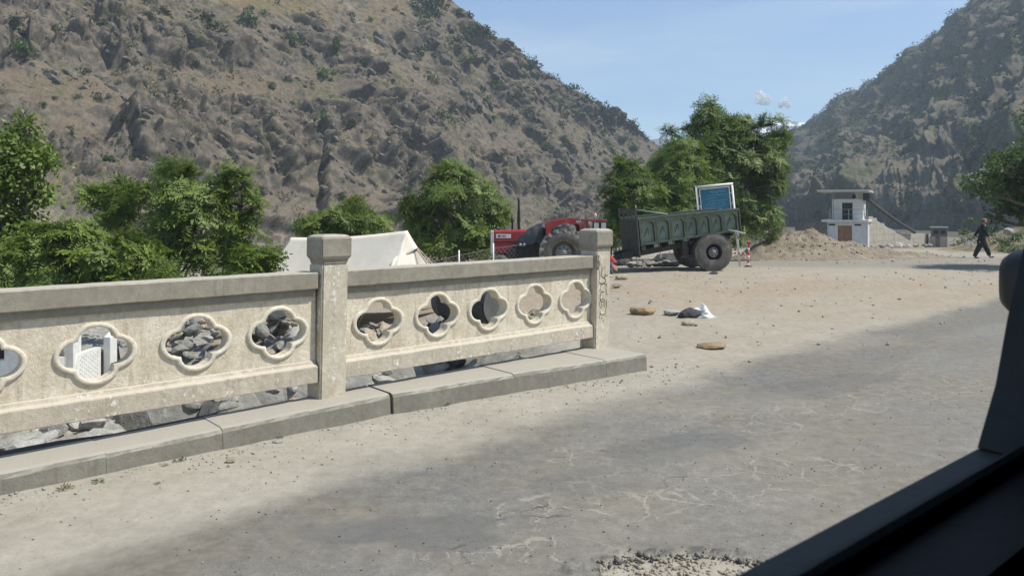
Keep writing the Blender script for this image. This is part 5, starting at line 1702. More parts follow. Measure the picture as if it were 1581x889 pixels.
# ================================================================== BLUE BOARD, GUARD HOUSE, WALLS, TENT
# ---- the blue notice board behind the trailer
SY_ = 25.0
c = P(1104, 305, SY_)
gz = G(c.x, SY_)
board = thing("notice_board", "blue notice board in a doubled white pipe frame rising above the green trailer", "sign", (c.x, SY_, c.z), (0, -R(-5.5), R(-8)))
board.rotation_euler = (0, R(-5.5), R(-8))
u = SY_ / 1200.0                               # metres per photograph pixel there
mb = MB(); mb.smooth = True
hw, ht = 27.0 * u, 18.5 * u
low = -(c.z - gz) - 0.06
mb.tube([(-hw, 0, low), (-hw, 0, ht)], 0.036, 8)
mb.tube([(hw, 0, low), (hw, 0, ht)], 0.036, 8)
mb.tube([(-hw - 0.036, 0, ht), (hw + 0.036, 0, ht)], 0.038, 8)
mb.build("outer_frame", M_WHITE, board)
mb = MB()
iw, it, ib = 21.5 * u, 14.0 * u, -26 * u
for lo, hi in (((-iw - 0.03, -0.02, ib), (-iw, 0.02, it + 0.03)), ((iw, -0.02, ib), (iw + 0.03, 0.02, it + 0.03)), ((-iw, -0.02, it), (iw, 0.02, it + 0.03)), ((-iw, -0.02, ib), (iw, 0.02, ib + 0.03))): mb.box(lo, hi)
for z in (it * 0.3, -it * 0.8):
    mb.box((-hw + 0.03, -0.008, z), (-iw - 0.031, 0.008, z + 0.02)); mb.box((iw + 0.031, -0.008, z), (hw - 0.03, 0.008, z + 0.02))
mb.build("inner_frame", M_WHITE, board, 0.004)
M_BLUE = simple("weathered_blue_sign_paint", (0.024, 0.125, 0.195), (0.045, 0.18, 0.25), 0.45, 3, 0.04, 30, spots=((0.06, 0.20, 0.28), 0.55, 0.8, 4))
mb = MB(); mb.box((-iw - 0.002, -0.006, ib + 0.01), (iw + 0.002, 0.006, it + 0.002))
plate = mb.build("board", M_BLUE, board)
M_PALEBLUE = simple("faded_sign_writing", (0.12, 0.30, 0.40), (0.18, 0.36, 0.45), 0.6, 8, 0)
mb = MB()
rr = random.Random(12)
for z, x0, x1, w_, den in ((0.62, -0.35, 0.75, 0.012, 0.09), (0.28, -0.35, 0.55, 0.012, 0.075), (-0.05, -0.75, 0.1, 0.008, 0.06), (-0.38, -0.55, 0.75, 0.009, 0.06), (-0.66, -0.6, 0.65, 0.009, 0.055), (-0.95, -0.8, 0.75, 0.010, 0.055), (-1.25, -0.35, 0.4, 0.016, 0.09)):
    x = x1 * iw
    while x > x0 * iw:
        l = rr.uniform(0.6, 1.6) * den
        zz = z * it + 0.015 * (x / iw)
        pts = [(x, zz), (x - l * 0.4, zz - rr.uniform(0.1, 0.4) * den), (x - l * 0.8, zz + rr.uniform(-0.2, 0.3) * den), (x - l, zz + rr.uniform(0, 0.6) * den)]
        stroke_ribbon(mb, pts, w_, -0.0085)
        x -= l + rr.uniform(0.1, 0.5) * den
mb.build("writing", M_PALEBLUE, plate)

# ---- red and white marker pole with a tape
M_REDP = simple("red_marker_paint", (0.42, 0.035, 0.03), (0.52, 0.06, 0.05), 0.5, 9, 0)
c = P(1155.3, 403, 24.6); c.z = G(c.x, c.y)
mk_ = thing("marker_pole", "short red and white banded marker pole standing beside the dirt mound", "pole", c, (0, R(1.5), 0))
mb = MB(); mb.smooth = True
Hm = 0.72
for k in range(6):
    mb.mat = 0 if k % 2 else 1
    mb.tube([(0, 0, Hm * k / 6 + (0.001 if k else 0)), (0, 0, Hm * (k + 1) / 6)], 0.026, 8)
mb.build("banded_pole", [M_REDP, M_WHITE], mk_)
mb = MB(); mb.smooth = True
mb.lathe([(0.0, 0), (0.13, 0.0), (0.12, 0.03), (0.03, 0.045)], (0, 0, 0), 14)
o = mb.build("foot", M_BLACK, mk_); o.rotation_euler = (R(90), 0, 0)
mb = MB()
mb.box((-0.06, -0.03, Hm), (0.07, 0.03, Hm + 0.085)); mb.build("reflector", M_REDP, mk_, 0.01)
mb = MB()
for k in range(8):
    mb.mat = k % 2
    x0, x1 = -0.03 - k * 0.062, -0.03 - (k + 1) * 0.062 + 0.002
    mb.box((x1, -0.006, 0.40 - 0.012 * math.sin(k * 0.4)), (x0, 0.0, 0.455 - 0.012 * math.sin(k * 0.4)))
mb.build("warning_tape", [M_REDP, M_WHITE], mk_)

# ---- the guard house
M_WWALL = weathered("whitewashed_plaster", (0.52, 0.515, 0.505), (0.66, 0.655, 0.635), (0.36, 0.345, 0.315), (0.76, 0.75, 0.73), 0.9, 0.25, 0.66, 0.70)
M_SLAB = weathered("roof_slab_concrete", (0.36, 0.34, 0.30), (0.50, 0.47, 0.42), (0.26, 0.24, 0.21), (0.62, 0.6, 0.55), 1.2, 0.3)
M_WOOD = simple("brown_door_wood", (0.20, 0.10, 0.048), (0.30, 0.165, 0.085), 0.65, 6, 0.2, 30)
M_DARKROOM = simple("dark_interior", (0.018, 0.018, 0.018), (0.03, 0.03, 0.03), 0.9, 4, 0)
HY = 55.0
hc = P(1338.6, 388, HY)
hz = hc.z
ROT = R(-30)
house = thing("guard_house", "small whitewashed two-storey guard house with a flat concrete roof and brown door", "house", (hc.x, hc.y, hz), (0, 0, ROT))
WH, DH = 2.78, 2.5
H1 = 2.05
mb = MB()
# walls of the lower room, pierced for the door (x from -WH to 0, front at y = 0)
dx0, dx1, dh = -1.92, -0.98, 1.80
T = 0.16
mb.box((-WH, 0, -0.4), (dx0, T, H1)); mb.box((dx1, 0, -0.4), (0, T, H1)); mb.box((dx0, 0, dh), (dx1, T, H1))
mb.box((-WH, T, -0.4), (-WH + T, DH, H1)); mb.box((-T, T, -0.4), (0, DH, H1)); mb.box((-WH + T, DH - T, -0.4), (-T, DH, H1))
mb.box((-0.02, -0.05, -0.4), (0.06, 0.30, H1 - 0.003))
mb.build("wall", M_WWALL, house)
mb = MB()
mb.box((dx0 + 0.02, 0.07, -0.05), ((dx0 + dx1) / 2 - 0.006, 0.11, dh - 0.01)); mb.box(((dx0 + dx1) / 2 + 0.006, 0.07, -0.05), (dx1 - 0.02, 0.11, dh - 0.01))
for s_ in (0, 1):
    xa = dx0 + 0.09 if s_ == 0 else (dx0 + dx1) / 2 + 0.07
    xb = (dx0 + dx1) / 2 - 0.07 if s_ == 0 else dx1 - 0.09
    for z0, z1 in ((0.12, 0.62), (0.74, 1.2), (1.3, 1.68)): mb.box((xa, 0.055, z0), (xb, 0.072, z1))
door = mb.build("door", M_WOOD, house, 0.005)
mb = MB(); mb.box(((dx0 + dx1) / 2 + 0.02, 0.03, 0.85), ((dx0 + dx1) / 2 + 0.06, 0.072, 1.0)); mb.build("handle", M_STEEL, door)
mb = MB()
mb.box((dx0 + 0.001, 0.03, -0.05), (dx0 + 0.045, 0.13, dh - 0.001)); mb.box((dx1 - 0.045, 0.03, -0.05), (dx1 - 0.001, 0.13, dh - 0.001))
mb.build("door_frame", M_WOOD, house)
for x in (-2.30, -0.58):
    mb = MB(); mb.box((x - 0.24, -0.012, 1.80), (x + 0.2, 0.02, 1.92)); mb.build("vent", M_DARKROOM, house)
mb = MB(); mb.box((-WH - 0.22, -0.32, H1 + 0.002), (0.14, DH + 0.1, H1 + 0.17)); mb.build("floor_slab", M_WWALL, house, 0.02)
z2 = H1 + 0.172
H2 = z2 + 1.48
ux0, ux1, uy0 = -2.35, -0.30, 0.35
mb = MB()
ddx0, ddx1 = -1.68, -0.98
mb.box((ux0, uy0, z2), (ddx0, uy0 + T, H2)); mb.box((ddx1, uy0, z2), (ux1, uy0 + T, H2)); mb.box((ddx0, uy0, z2 + 1.22), (ddx1, uy0 + T, H2))
mb.box((ux0, uy0 + T, z2), (ux0 + T, DH - 0.2, H2)); mb.box((ux1 - T, uy0 + T, z2), (ux1, DH - 0.2, H2)); mb.box((ux0 + T, DH - 0.2 - T, z2), (ux1 - T, DH - 0.2, H2))
mb.box((ux1 - 0.55, uy0 + 0.3, H2), (ux1 - 0.02, uy0 + 0.9, H2 + 0.46))
mb.build("upper_wall", M_WWALL, house)
mb = MB(); mb.box((ddx0 + 0.002, uy0 + 0.11, z2), (ddx1 - 0.002, uy0 + 0.14, z2 + 1.218)); mb.build("upper_door", M_DARKROOM, house)
mb = MB(); mb.box((ux1 - 0.75, uy0 + 0.28, H2 + 0.05), (ux1 - 0.5, uy0 + 0.298, H2 + 0.32)); mb.build("upper_window", M_DARKROOM, house)
zr = z2 + 1.98
mb = MB()
vs = []
for x, y, z in ((-3.25, -0.75, zr), (0.20, -0.75, zr - 0.02), (0.20, DH + 0.1, zr - 0.06), (-3.25, DH + 0.1, zr - 0.04)):
    vs.append((x, y, z)); 
vs = vs + [(x, y, z + 0.15) for x, y, z in vs]
mb.add(vs, [(0, 3, 2, 1), (4, 5, 6, 7), (0, 1, 5, 4), (1, 2, 6, 5), (2, 3, 7, 6), (3, 0, 4, 7)])
mb.build("roof", M_SLAB, house, 0.02)
mb = MB()
for x, y, za, zb2 in ((-2.25, 0.0, H1 + 0.17, zr - 0.001), (0.02, -0.20, H1 + 0.17, H1 + 0.95), (-2.45, -0.22, H1 + 0.17, H1 + 0.95), (-1.2, -0.22, H1 + 0.17, H1 + 0.95)):
    mb.box((x, y, za), (x + 0.05, y + 0.05, zb2))
mb.box((-2.4, -0.212, H1 + 0.9), (0.02, -0.178, H1 + 0.935)); mb.box((-2.4, -0.212, H1 + 0.55), (0.02, -0.178, H1 + 0.575))
mb.build("balcony_rail", M_STEEL, house)
mb = MB()
mb.box((ux1 + 0.03, 0.05, zr - 0.62), (ux1 + 0.48, 0.55, zr - 0.1)); mb.build("dark_tank", M_BLACK, house, 0.05)

# ---- the inclined pipe from the roof down to the wall
a = P(1337, 306, 55.5); b_ = P(1412, 358.5, 62.5)
mb = MB(); mb.smooth = True
d = b_ - a
mb.tube([Vector((0, 0, 0)) + d * (k / 8) + Vector((0, 0, -0.12 * math.sin(math.pi * k / 8))) for k in range(9)], 0.13, 8)
o = mb.build("inclined_pipe", M_CHASSIS, loc=a)
tag(o, "long dark pipe slanting from the guard house roof down to the stone wall", "pipe")

# ---- walls beside the house
M_STONE = weathered("grey_stone_masonry", (0.36, 0.325, 0.265), (0.47, 0.43, 0.355), (0.27, 0.24, 0.195), (0.52, 0.48, 0.42), 1.3, 0.9)
M_DARKSTONE = weathered("dark_stone_masonry", (0.13, 0.12, 0.105), (0.20, 0.185, 0.16), (0.09, 0.085, 0.075), (0.27, 0.25, 0.22), 1.3, 0.9)
def masonry(name, label, a, b_, tops, base_dz, thick, mats, course=0.34, block=0.62, seed=1):
    """a wall of squared stones between two points of the ground; tops: (fraction, height of the top)"""
    rs = random.Random(seed)
    d = Vector((b_.x - a.x, b_.y - a.y, 0)); Lw = d.length
    ang = math.atan2(d.y, d.x)
    root = thing(name, label, "wall", (a.x, a.y, 0), (0, 0, ang))
    fr_ = [t for t, _ in tops]; hs = [h for _, h in tops]
    zlow = min(a.z, b_.z) - 0.5
    mb = MB()
    core = []
    n = 16
    vs, fs = [], []
    for i in range(n + 1):
        t = i / n
        zt_ = float(np.interp(t, fr_, hs)) - 0.06
        vs += [(Lw * t, 0.03, zlow), (Lw * t, thick - 0.03, zlow), (Lw * t, thick - 0.03, zt_), (Lw * t, 0.03, zt_)]
    for i in range(n):
        for k in range(4): fs.append((i * 4 + k, i * 4 + (k + 1) % 4, i * 4 + 4 + (k + 1) % 4, i * 4 + 4 + k))
    fs += [(0, 1, 2, 3), (4 * n, 4 * n + 1, 4 * n + 2, 4 * n + 3)]
    mb.add(vs, fs); mb.build("mortar", mats[1], root)
    z = zlow
    row = 0
    ztop = max(hs)
    while z < ztop - 0.05:
        x = -rs.uniform(0, 0.3)
        h = course * rs.uniform(0.85, 1.15)
        while x < Lw - 0.03:
            w_ = block * rs.uniform(0.6, 1.4)
            x0, x1 = max(0, x) + 0.006, min(Lw, x + w_) - 0.006
            lim = float(np.interp((x0 + x1) / 2 / Lw, fr_, hs))
            if x1 - x0 > 0.08 and z + h * 0.55 < lim and z + h > min(a.z, b_.z) - 0.1:
                zz1 = min(z + h - 0.012, lim + rs.uniform(-0.03, 0.04))
                mb = MB()
                j = lambda: rs.uniform(-0.008, 0.008)
                yf = rs.uniform(-0.008, 0.010)
                vs = [(x0, yf + j(), z + 0.0), (x1, yf + j(), z + j() * 0.4), (x1, thick * 0.5, z), (x0, thick * 0.5, z), (x0 + j() * 0.4, yf + j(), zz1 + j() * 0.5), (x1 + j() * 0.4, yf + j(), zz1 + j() * 0.5), (x1, thick * 0.5, zz1), (x0, thick * 0.5, zz1)]
                mb.add(vs, [(0, 3, 2, 1), (4, 5, 6, 7), (0, 1, 5, 4), (1, 2, 6, 5), (2, 3, 7, 6), (3, 0, 4, 7)])
                mb.build("stone", mats[0], root)
            x += w_
        z += h
        row += 1
    return root
a = P(1341, 387, 56.3); b_ = P(1437, 386, 66)
tp = lambda py, Y: EYE + (HZ - py) * Y / 1200
masonry("stone_wall", "pale stone wall with a sagging top running from the guard house to the gate pillar", a, b_,
        [(0, tp(333, 56.3)), (0.10, tp(338, 57)), (0.22, tp(346, 58)), (0.36, tp(354, 60)), (0.5, tp(359.5, 61)), (0.62, tp(361, 62)), (1, tp(361.5, 66))], 0, 0.5, (M_STONE, M_SLAB), 0.42, 0.85, 3)
a = P(1463, 387, 66.5); b_ = P(1600, 386, 73)
masonry("stone_wall", "weathered stone wall beyond the gate pillar, partly behind the walking man", a, b_, [(0, tp(366, 66.5)), (0.3, tp(366.5, 69)), (1, tp(367, 73))], 0, 0.5, (M_STONE, M_SLAB), 0.46, 1.0, 4)
a = P(1228, 378, 57.5); b_ = P(1276, 378, 56.2); a.z = G(a.x, a.y); b_.z = G(b_.x, b_.y)
masonry("stone_wall", "low dark stone wall between the dirt mound and the guard house", a, b_, [(0, tp(345, 57.5)), (0.4, tp(343, 57)), (1, tp(342, 56.2))], 0, 0.4, (M_DARKSTONE, M_DARKSTONE), 0.36, 0.7, 5)
# gate pillar with a box on top
c = P(1450, 387, 65.0)
pil = thing("gate_pillar", "thick concrete gate pillar carrying a small dark box, at the end of the wall", "pillar", c, (0, 0, R(-28)))
k = 65.0 / 1200
mb = MB()
mb.box((-0.72, -0.35, -0.4), (-0.26, 0.35, 22 * k)); mb.box((0.02, -0.35, -0.4), (0.62, 0.35, 22 * k)); mb.box((-0.26, -0.1, -0.4), (0.02, 0.3, 22 * k))
mb.build("pillar_shaft", M_STONE, pil, 0.03)
mb = MB(); mb.box((-0.62, -0.34, 22 * k + 0.003), (0.60, 0.34, 35 * k)); bx_ = mb.build("box", M_DARKSTONE, pil, 0.02)
mb = MB(); mb.box((-0.68, -0.38, 35 * k + 0.003), (0.66, 0.38, 37 * k)); mb.build("box_roof", M_SLAB, bx_, 0.01)
mb = MB(); mb.box((-0.42, -0.352, 26 * k), (-0.05, -0.335, 32 * k)); mb.box((0.1, -0.352, 26 * k), (0.44, -0.335, 32 * k)); mb.build("opening", M_DARKROOM, bx_)

# ---- thin poles
for px, py0, Y, lab in ((1187.5, 305, 45, "thin iron pole standing at the edge of the big tree"), (1228.5, 318, 58, "thin iron pole between the big tree and the guard house")):
    c = P(px, 380, Y); c.z = G(c.x, c.y) - 0.2
    t = thing("iron_pole", lab, "pole", c)
    mb = MB(); mb.smooth = True
    top = tp(py0, Y) - c.z
    mb.tube([(0, 0, 0), (0, 0, top)], [0.05, 0.035], 8); mb.build("shaft", M_CHASSIS, t)
    mb = MB(); mb.box((-0.35, -0.03, top - 0.25), (0.35, 0.03, top - 0.19)); mb.build("crossarm", M_CHASSIS, t)

# ---- bank on the right with dry grass and brush
gx, gy = np.meshgrid(np.linspace(-16, 16, 90), np.linspace(-9, 9, 60))
BC = (40.5, 50.0)
hgt = 3.4 * np.exp(-((gx / 9.5) ** 4 + (gy / 5.5) ** 2)) + 0.5 * fbm(gx / 2, gy / 2, 0, 4, 81) * np.exp(-((gx / 12) ** 4 + (gy / 6.5) ** 4))
ca, sa = math.cos(R(18)), math.sin(R(18))
bxx, byy = BC[0] + gx * ca - gy * sa, BC[1] + gx * sa + gy * ca
bz = zg(bxx, byy) + hgt - 0.25
n0, n1 = gx.shape
ii = np.arange(n0 * n1).reshape(n0, n1)
qd = np.stack([ii[:-1, :-1], ii[:-1, 1:], ii[1:, 1:], ii[1:, :-1]], -1).reshape(-1, 4)
M_BANK = simple("dry_grassy_bank", (0.16, 0.125, 0.07), (0.30, 0.235, 0.14), 0.95, 1.0, 0.9, 5, coords="World", bdist=0.1, spots=((0.07, 0.075, 0.035), 0.48, 0.62, 0.8))
tag(link_mesh("embankment", np_mesh("embankment", np.stack([bxx, byy, bz], -1).reshape(-1, 3), qd, M_BANK, True)), kind="structure")
rr = random.Random(31)
for k, (px, py, Y, w) in enumerate(((1492, 358, 46, 14), (1505, 366, 45, 12), (1522, 356, 45.5, 16), (1538, 370, 44, 14), (1556, 372, 44, 16), (1574, 366, 44, 18), (1485, 372, 47, 12), (1570, 385, 43, 14), (1500, 340, 48, 12), (1548, 382, 43, 14))):
    c = P(px, py + w * 0.4, Y)
    o = link_mesh("bank_shrub", SHRG_ME[k % 5], None, c, (0, 0, rr.uniform(0, 6)))
    s_ = w * Y / 1200 / 1.0
    o.scale = (s_, s_, s_ * 0.9)
    tag(o, "dark shrub growing on the dry bank beside the walking man", "shrub", "shrubs on the dry bank")

# ---- the heap of dug earth and stones
M_EARTH = simple("dug_earth", (0.17, 0.135, 0.092), (0.27, 0.222, 0.16), 0.95, 2.0, 0.9, 14, coords="World", bdist=0.04, spots=((0.32, 0.285, 0.225), 0.56, 0.70, 9))
mound = thing("earth_mound", "long heap of dug earth and small stones in front of the guard house", "mound", (0, 0, 0))
mt = [(9.0, 0), (9.8, 0.28), (10.5, 0.70), (11.3, 1.02), (12.1, 1.22), (13.0, 1.16), (14.0, 0.92), (15.0, 0.70), (16.2, 0.50), (17.6, 0.34), (19.2, 0.18), (21.0, 0.0)]
gx, gy = np.meshgrid(np.linspace(8.8, 21.2, 220), np.linspace(-2.6, 3.0, 110))
ridge = np.interp(gx, [a for a, _ in mt], [b for _, b in mt])
hgt = ridge * np.exp(-(gy / (1.15 + 0.35 * ridge)) ** 2)
nn = fbm(gx / 0.9, gy / 0.9, 1.0, 5, 91)
hgt = hgt * (1 + 0.35 * nn) + 0.10 * fbm(gx / 0.28, gy / 0.28, 2, 3, 92) * np.clip(hgt * 3, 0, 1)
mY = 33.5 + 0.25 * (gx - 12)
mz = zg(gx, mY + gy) + hgt - 0.06
mV = np.stack([gx, mY + gy, mz], -1)
n0, n1 = gx.shape
ii = np.arange(n0 * n1).reshape(n0, n1)
qd = np.stack([ii[:-1, :-1], ii[:-1, 1:], ii[1:, 1:], ii[1:, :-1]], -1).reshape(-1, 4)
link_mesh("earth", np_mesh("earth", mV.reshape(-1, 3), qd, M_EARTH, True), mound)
MOUND_V, MOUND_H = mV.reshape(-1, 3), hgt.ravel()

# ---- the canvas tent
M_CANVAS = simple("cream_tent_canvas", (0.64, 0.575, 0.47), (0.73, 0.665, 0.56), 0.85, 1.6, 0.25, 7, spots=((0.54, 0.49, 0.40), 0.58, 0.8, 2.0), bdist=0.02)
M_CANVASIN = simple("shaded_tent_lining", (0.42, 0.37, 0.29), (0.52, 0.46, 0.37), 0.9, 2, 0.1, 8)  # darker copy of the canvas, shade put into its colour
M_ROPE = simple("tent_rope", (0.38, 0.34, 0.26), (0.5, 0.45, 0.36), 0.9, 20, 0)
ta = P(449, 367, 16.6); tb = P(629, 356.5, 15.4)        # the two ends of the ridge
tent = thing("ridge_tent", "cream canvas ridge tent pitched behind the bridge railing, its end flap open", "tent", (0, 0, 0))
ax = Vector((tb.x - ta.x, tb.y - ta.y, 0)).normalized()
nx = Vector((ax.y, -ax.x, 0))                              # towards the road
def roof_side(sgn, drop, out, name, mat):
    vs, fs = [], []
    nu, nv = 46, 22
    for i in range(nu + 1):
        t = i / nu
        rp = ta.lerp(tb, t)
        rp = rp + Vector((0, 0, -0.05 * math.sin(math.pi * t)))
        for j in range(nv + 1):
            v = j / nv
            flare = 0.52 * (1 - t) ** 3 * v ** 1.4 - 0.30 * max(0, t - 0.80) / 0.20 * v      # the hem spreads at the far end
            p_ = rp + nx * sgn * (out * v) - ax * flare * (1 if True else 0)
            p_.z = rp.z - drop * (v ** 0.94) + 0.10 * v * (1 - v) * -1
            p_.z += 0.012 * math.sin(t * 34 + v * 6) * v + 0.016 * math.sin(t * 11 - v * 9) * v
            p_ += nx * sgn * 0.02 * math.sin(t * 23 + v * 3) * v
            vs.append(p_)
    n = nv + 1
    for i in range(nu):
        for j in range(nv):
            fs.append((i * n + j, i * n + j + 1, (i + 1) * n + j + 1, (i + 1) * n + j))
    mb = MB(); mb.smooth = True; mb.add(vs, fs)
    o = mb.build(name, mat, tent)
    s = o.modifiers.new("cloth", 'SOLIDIFY'); s.thickness = 0.012
    return o
roof_side(1, 1.28, 1.15, "canvas_side", M_CANVAS)
roof_side(-1, 1.28, 1.15, "canvas_side", M_CANVAS)
# the projecting peak over the open end and the flap hanging below it
e0 = tb
pk = tb + ax * 0.24 + Vector((0, 0, -0.33))
mb = MB()
def tri_sheet(a, b_, c_, n=8):
    vs, fs = [], []
    for i in range(n + 1):
        for j in range(n + 1 - i):
            u_, v_ = i / n, j / n
            p_ = a + (b_ - a) * u_ + (c_ - a) * v_
            p_ = p_ + Vector((0, 0, -0.03 * math.sin(math.pi * u_) * (1 - v_)))
            vs.append(p_)
    idx_ = {}
    k_ = 0
    for i in range(n + 1):
        for j in range(n + 1 - i): idx_[(i, j)] = k_; k_ += 1
    for i in range(n):
        for j in range(n - i):
            fs.append((idx_[(i, j)], idx_[(i + 1, j)], idx_[(i, j + 1)]))
            if i + j < n - 1: fs.append((idx_[(i + 1, j)], idx_[(i + 1, j + 1)], idx_[(i, j + 1)]))
    mb.add(vs, fs)
sp = tb + nx * 0.47 + Vector((0, 0, -0.60)) - ax * 0.10
spb = tb - nx * 0.47 + Vector((0, 0, -0.60)) - ax * 0.10
mb.smooth = True
tri_sheet(tb + Vector((0, 0, 0.006)), pk, sp); tri_sheet(tb + Vector((0, 0, 0.006)), spb, pk)
o = mb.build("peak_awning", M_CANVAS, tent); s = o.modifiers.new("cloth", 'SOLIDIFY'); s.thickness = 0.012
mb = MB(); mb.smooth = True
bot = -1.30
f0 = tb + nx * 0.50 + Vector((0, 0, -0.52)); f1 = tb + ax * 0.10 + Vector((0, 0, -0.30))
b0 = tb + nx * 1.02 + ax * -0.05 + Vector((0, 0, bot)); b1 = tb + nx * 0.30 + ax * 0.52 + Vector((0, 0, bot))
vs, fs = [], []
for i in range(13):
    t = i / 12
    for j in range(11):
        v = j / 10
        p_ = (f0 * (1 - t) + f1 * t) * (1 - v) + (b0 * (1 - t) + b1 * t) * v
        p_ = p_ + ax * 0.035 * math.sin(t * 15) * v
        vs.append(p_)
for i in range(12):
    for j in range(10): fs.append((i * 11 + j, i * 11 + j + 1, i * 11 + j + 12, i * 11 + j + 11))
mb.add(vs, fs); o = mb.build("door_flap", M_CANVAS, tent); s = o.modifiers.new("cloth", 'SOLIDIFY'); s.thickness = 0.01
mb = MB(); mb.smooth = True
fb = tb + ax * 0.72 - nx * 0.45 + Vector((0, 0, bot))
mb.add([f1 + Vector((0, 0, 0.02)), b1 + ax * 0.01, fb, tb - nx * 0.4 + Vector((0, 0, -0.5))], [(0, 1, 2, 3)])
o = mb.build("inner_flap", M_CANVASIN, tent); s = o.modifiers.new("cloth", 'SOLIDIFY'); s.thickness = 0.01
mb = MB(); mb.smooth = True
zz = G(tb.x, tb.y) - 0.1
mb.tube([Vector((tb.x, tb.y, zz)) - ax * 0.05, tb - ax * 0.05 + Vector((0, 0, -0.02))], 0.025, 8)
mb.tube([Vector((ta.x, ta.y, zz)) + ax * 0.05, ta + ax * 0.05 + Vector((0, 0, -0.02))], 0.025, 8)
mb.build("tent_pole", M_WOOD, tent)
mb = MB(); mb.smooth = True
g1 = tb + ax * 1.75 + nx * 0.25; g1.z = G(g1.x, g1.y)
mb.tube([pk, pk.lerp(g1, 0.5) + Vector((0, 0, -0.04)), g1], 0.010, 5)
g2 = sp + nx * 0.55 - ax * 0.4; g2.z = G(g2.x, g2.y)
mb.tube([sp, g2], 0.007, 5)
mb.build("guy_rope", M_ROPE, tent)

# ---- wire mesh fence between the tent and the tractor
M_WIRE = simple("rusty_wire", (0.12, 0.11, 0.10), (0.2, 0.18, 0.16), 0.7, 12, 0)
fa, fb_ = P(652, 405, 19.0), P(1020, 412, 24.2)
fence = thing("wire_fence", "sagging wire mesh fence on thin white stakes behind the tent and trailer", "fence", (0, 0, 0))
npost = 9
def fpt(t, z):
    x, y = fa.x + (fb_.x - fa.x) * t, fa.y + (fb_.y - fa.y) * t
    return Vector((x, y, G(x, y) + z))
for k in range(npost):
    t = k / (npost - 1)
    mb = MB(); mb.smooth = True
    mb.tube([fpt(t, -0.1), fpt(t, 0.98)], 0.022, 6); mb.build("stake", M_WHITE if k % 3 else M_CHASSIS, fence)
mb = MB()
Lf = (fb_ - fa).length
nw = int(Lf / 0.14)
Hf = 0.86
for k in range(-6, nw):
    for s_ in (0, 1):
        t0, t1 = k / nw, (k + 6) / nw
        if s_: t0, t1 = t1, t0
        za, zb_ = 0.03, Hf
        if t0 < 0: continue
        if t0 > 1 or t1 > 1 or t1 < 0: continue
        mb.tube([fpt(t0, za), fpt(t1, zb_)], 0.0035, 3, False)
for z in (0.03, Hf): mb.tube([fpt(k / 40, z - 0.03 * abs(math.sin(math.pi * k / 5))) for k in range(41)], 0.005, 4)
mb.build("wire_mesh", M_WIRE, fence)

# ---- white-washed lattice enclosure seen through the openings of the railing
M_LATT = weathered("white_lattice_plaster", (0.70, 0.68, 0.62), (0.82, 0.80, 0.75), (0.60, 0.56, 0.48), (0.88, 0.87, 0.84), 2, 0.15, 0.68, 0.7)
FY = 8.6
latt = thing("lattice_enclosure", "white plastered enclosure with pierced lattice panels, seen through the railing opening", "fence", (0, 0, 0))
def latt_panel(a, b_, zlo, zhi, nx_, nz_, name="lattice_panel", th=0.07):
    """a panel with diamond-set square holes"""
    d = Vector((b_.x - a.x, b_.y - a.y, 0)); Lp = d.length
    cu = bpy.data.curves.new("panel", 'CURVE'); cu.dimensions = '2D'; cu.fill_mode = 'BOTH'; cu.extrude = th / 2
    def spline(pts):
        s = cu.splines.new('POLY'); s.points.add(len(pts) - 1)
        for p_, (x, y) in zip(s.points, pts): p_.co = (x, y, 0, 1)
        s.use_cyclic_u = True
    spline([(0, zlo), (Lp, zlo), (Lp, zhi), (0, zhi)])
    mx_, mz_ = Lp * 0.10, (zhi - zlo) * 0.10
    for i in range(nx_):
        for j in range(nz_):
            if (i + j) % 2: continue
            cx = mx_ + (Lp - 2 * mx_) * (i + 0.5) / nx_; cz = zlo + mz_ + (zhi - zlo - 2 * mz_) * (j + 0.5) / nz_
            h = min((Lp - 2 * mx_) / nx_, (zhi - zlo - 2 * mz_) / nz_) * 0.48
            spline([(cx - h, cz), (cx, cz - h), (cx + h, cz), (cx, cz + h)])
    t_ = bpy.data.objects.new("tmp", cu); COL.objects.link(t_)
    me = bpy.data.meshes.new_from_object(t_.evaluated_get(bpy.context.evaluated_depsgraph_get()))
    bpy.data.objects.remove(t_); bpy.data.curves.remove(cu)
    me.transform(Matrix.Translation((a.x, a.y, 0)) @ Matrix.Rotation(math.atan2(d.y, d.x), 4, 'Z') @ Matrix.Rotation(R(90), 4, 'X'))
    me.materials.clear(); me.materials.append(M_LATT)
    for f in me.polygons: f.material_index = 0
    me.name = name
    return link_mesh(name, me, latt)
def at(px, py, Y): return P(px, py, Y)
pA = at(70, 560, FY); pB = at(99, 560, FY); pC = at(114, 560, FY + 0.02); pD = at(151, 560, FY + 0.55)
zof = lambda py, Y: EYE + (HZ - py) * Y / 1200
latt_panel(at(40, 560, FY - 0.2), pB, zof(600, FY), zof(550, FY), 7, 5)
latt_panel(pC, pD, zof(602, FY), zof(543.5, FY + 0.2), 10, 12)
def wpost(px0, px1, Y, pt, name="white_post", pb=640, d=0.16, peak=0):
    a, b_ = at(px0, 0, Y), at(px1, 0, Y)
    mb = MB()
    z1 = zof(pt, Y)
    mb.box((a.x, Y, zof(pb, Y)), (b_.x, Y + d, z1))
    if peak:
        mb.add([(a.x, Y, z1 + 0.001), (b_.x, Y, z1 + 0.001), (b_.x, Y + d, z1 + 0.001), (a.x, Y + d, z1 + 0.001), ((a.x + b_.x) / 2, Y + d / 2, z1 + peak)], [(0, 1, 4), (1, 2, 4), (2, 3, 4), (3, 0, 4)])
    return mb.build(name, M_LATT, latt, 0.006)
wpost(99, 113.5, FY - 0.02, 488)
wpost(159.5, 170.5, FY + 0.6, 521, peak=0.08)
mb = MB()
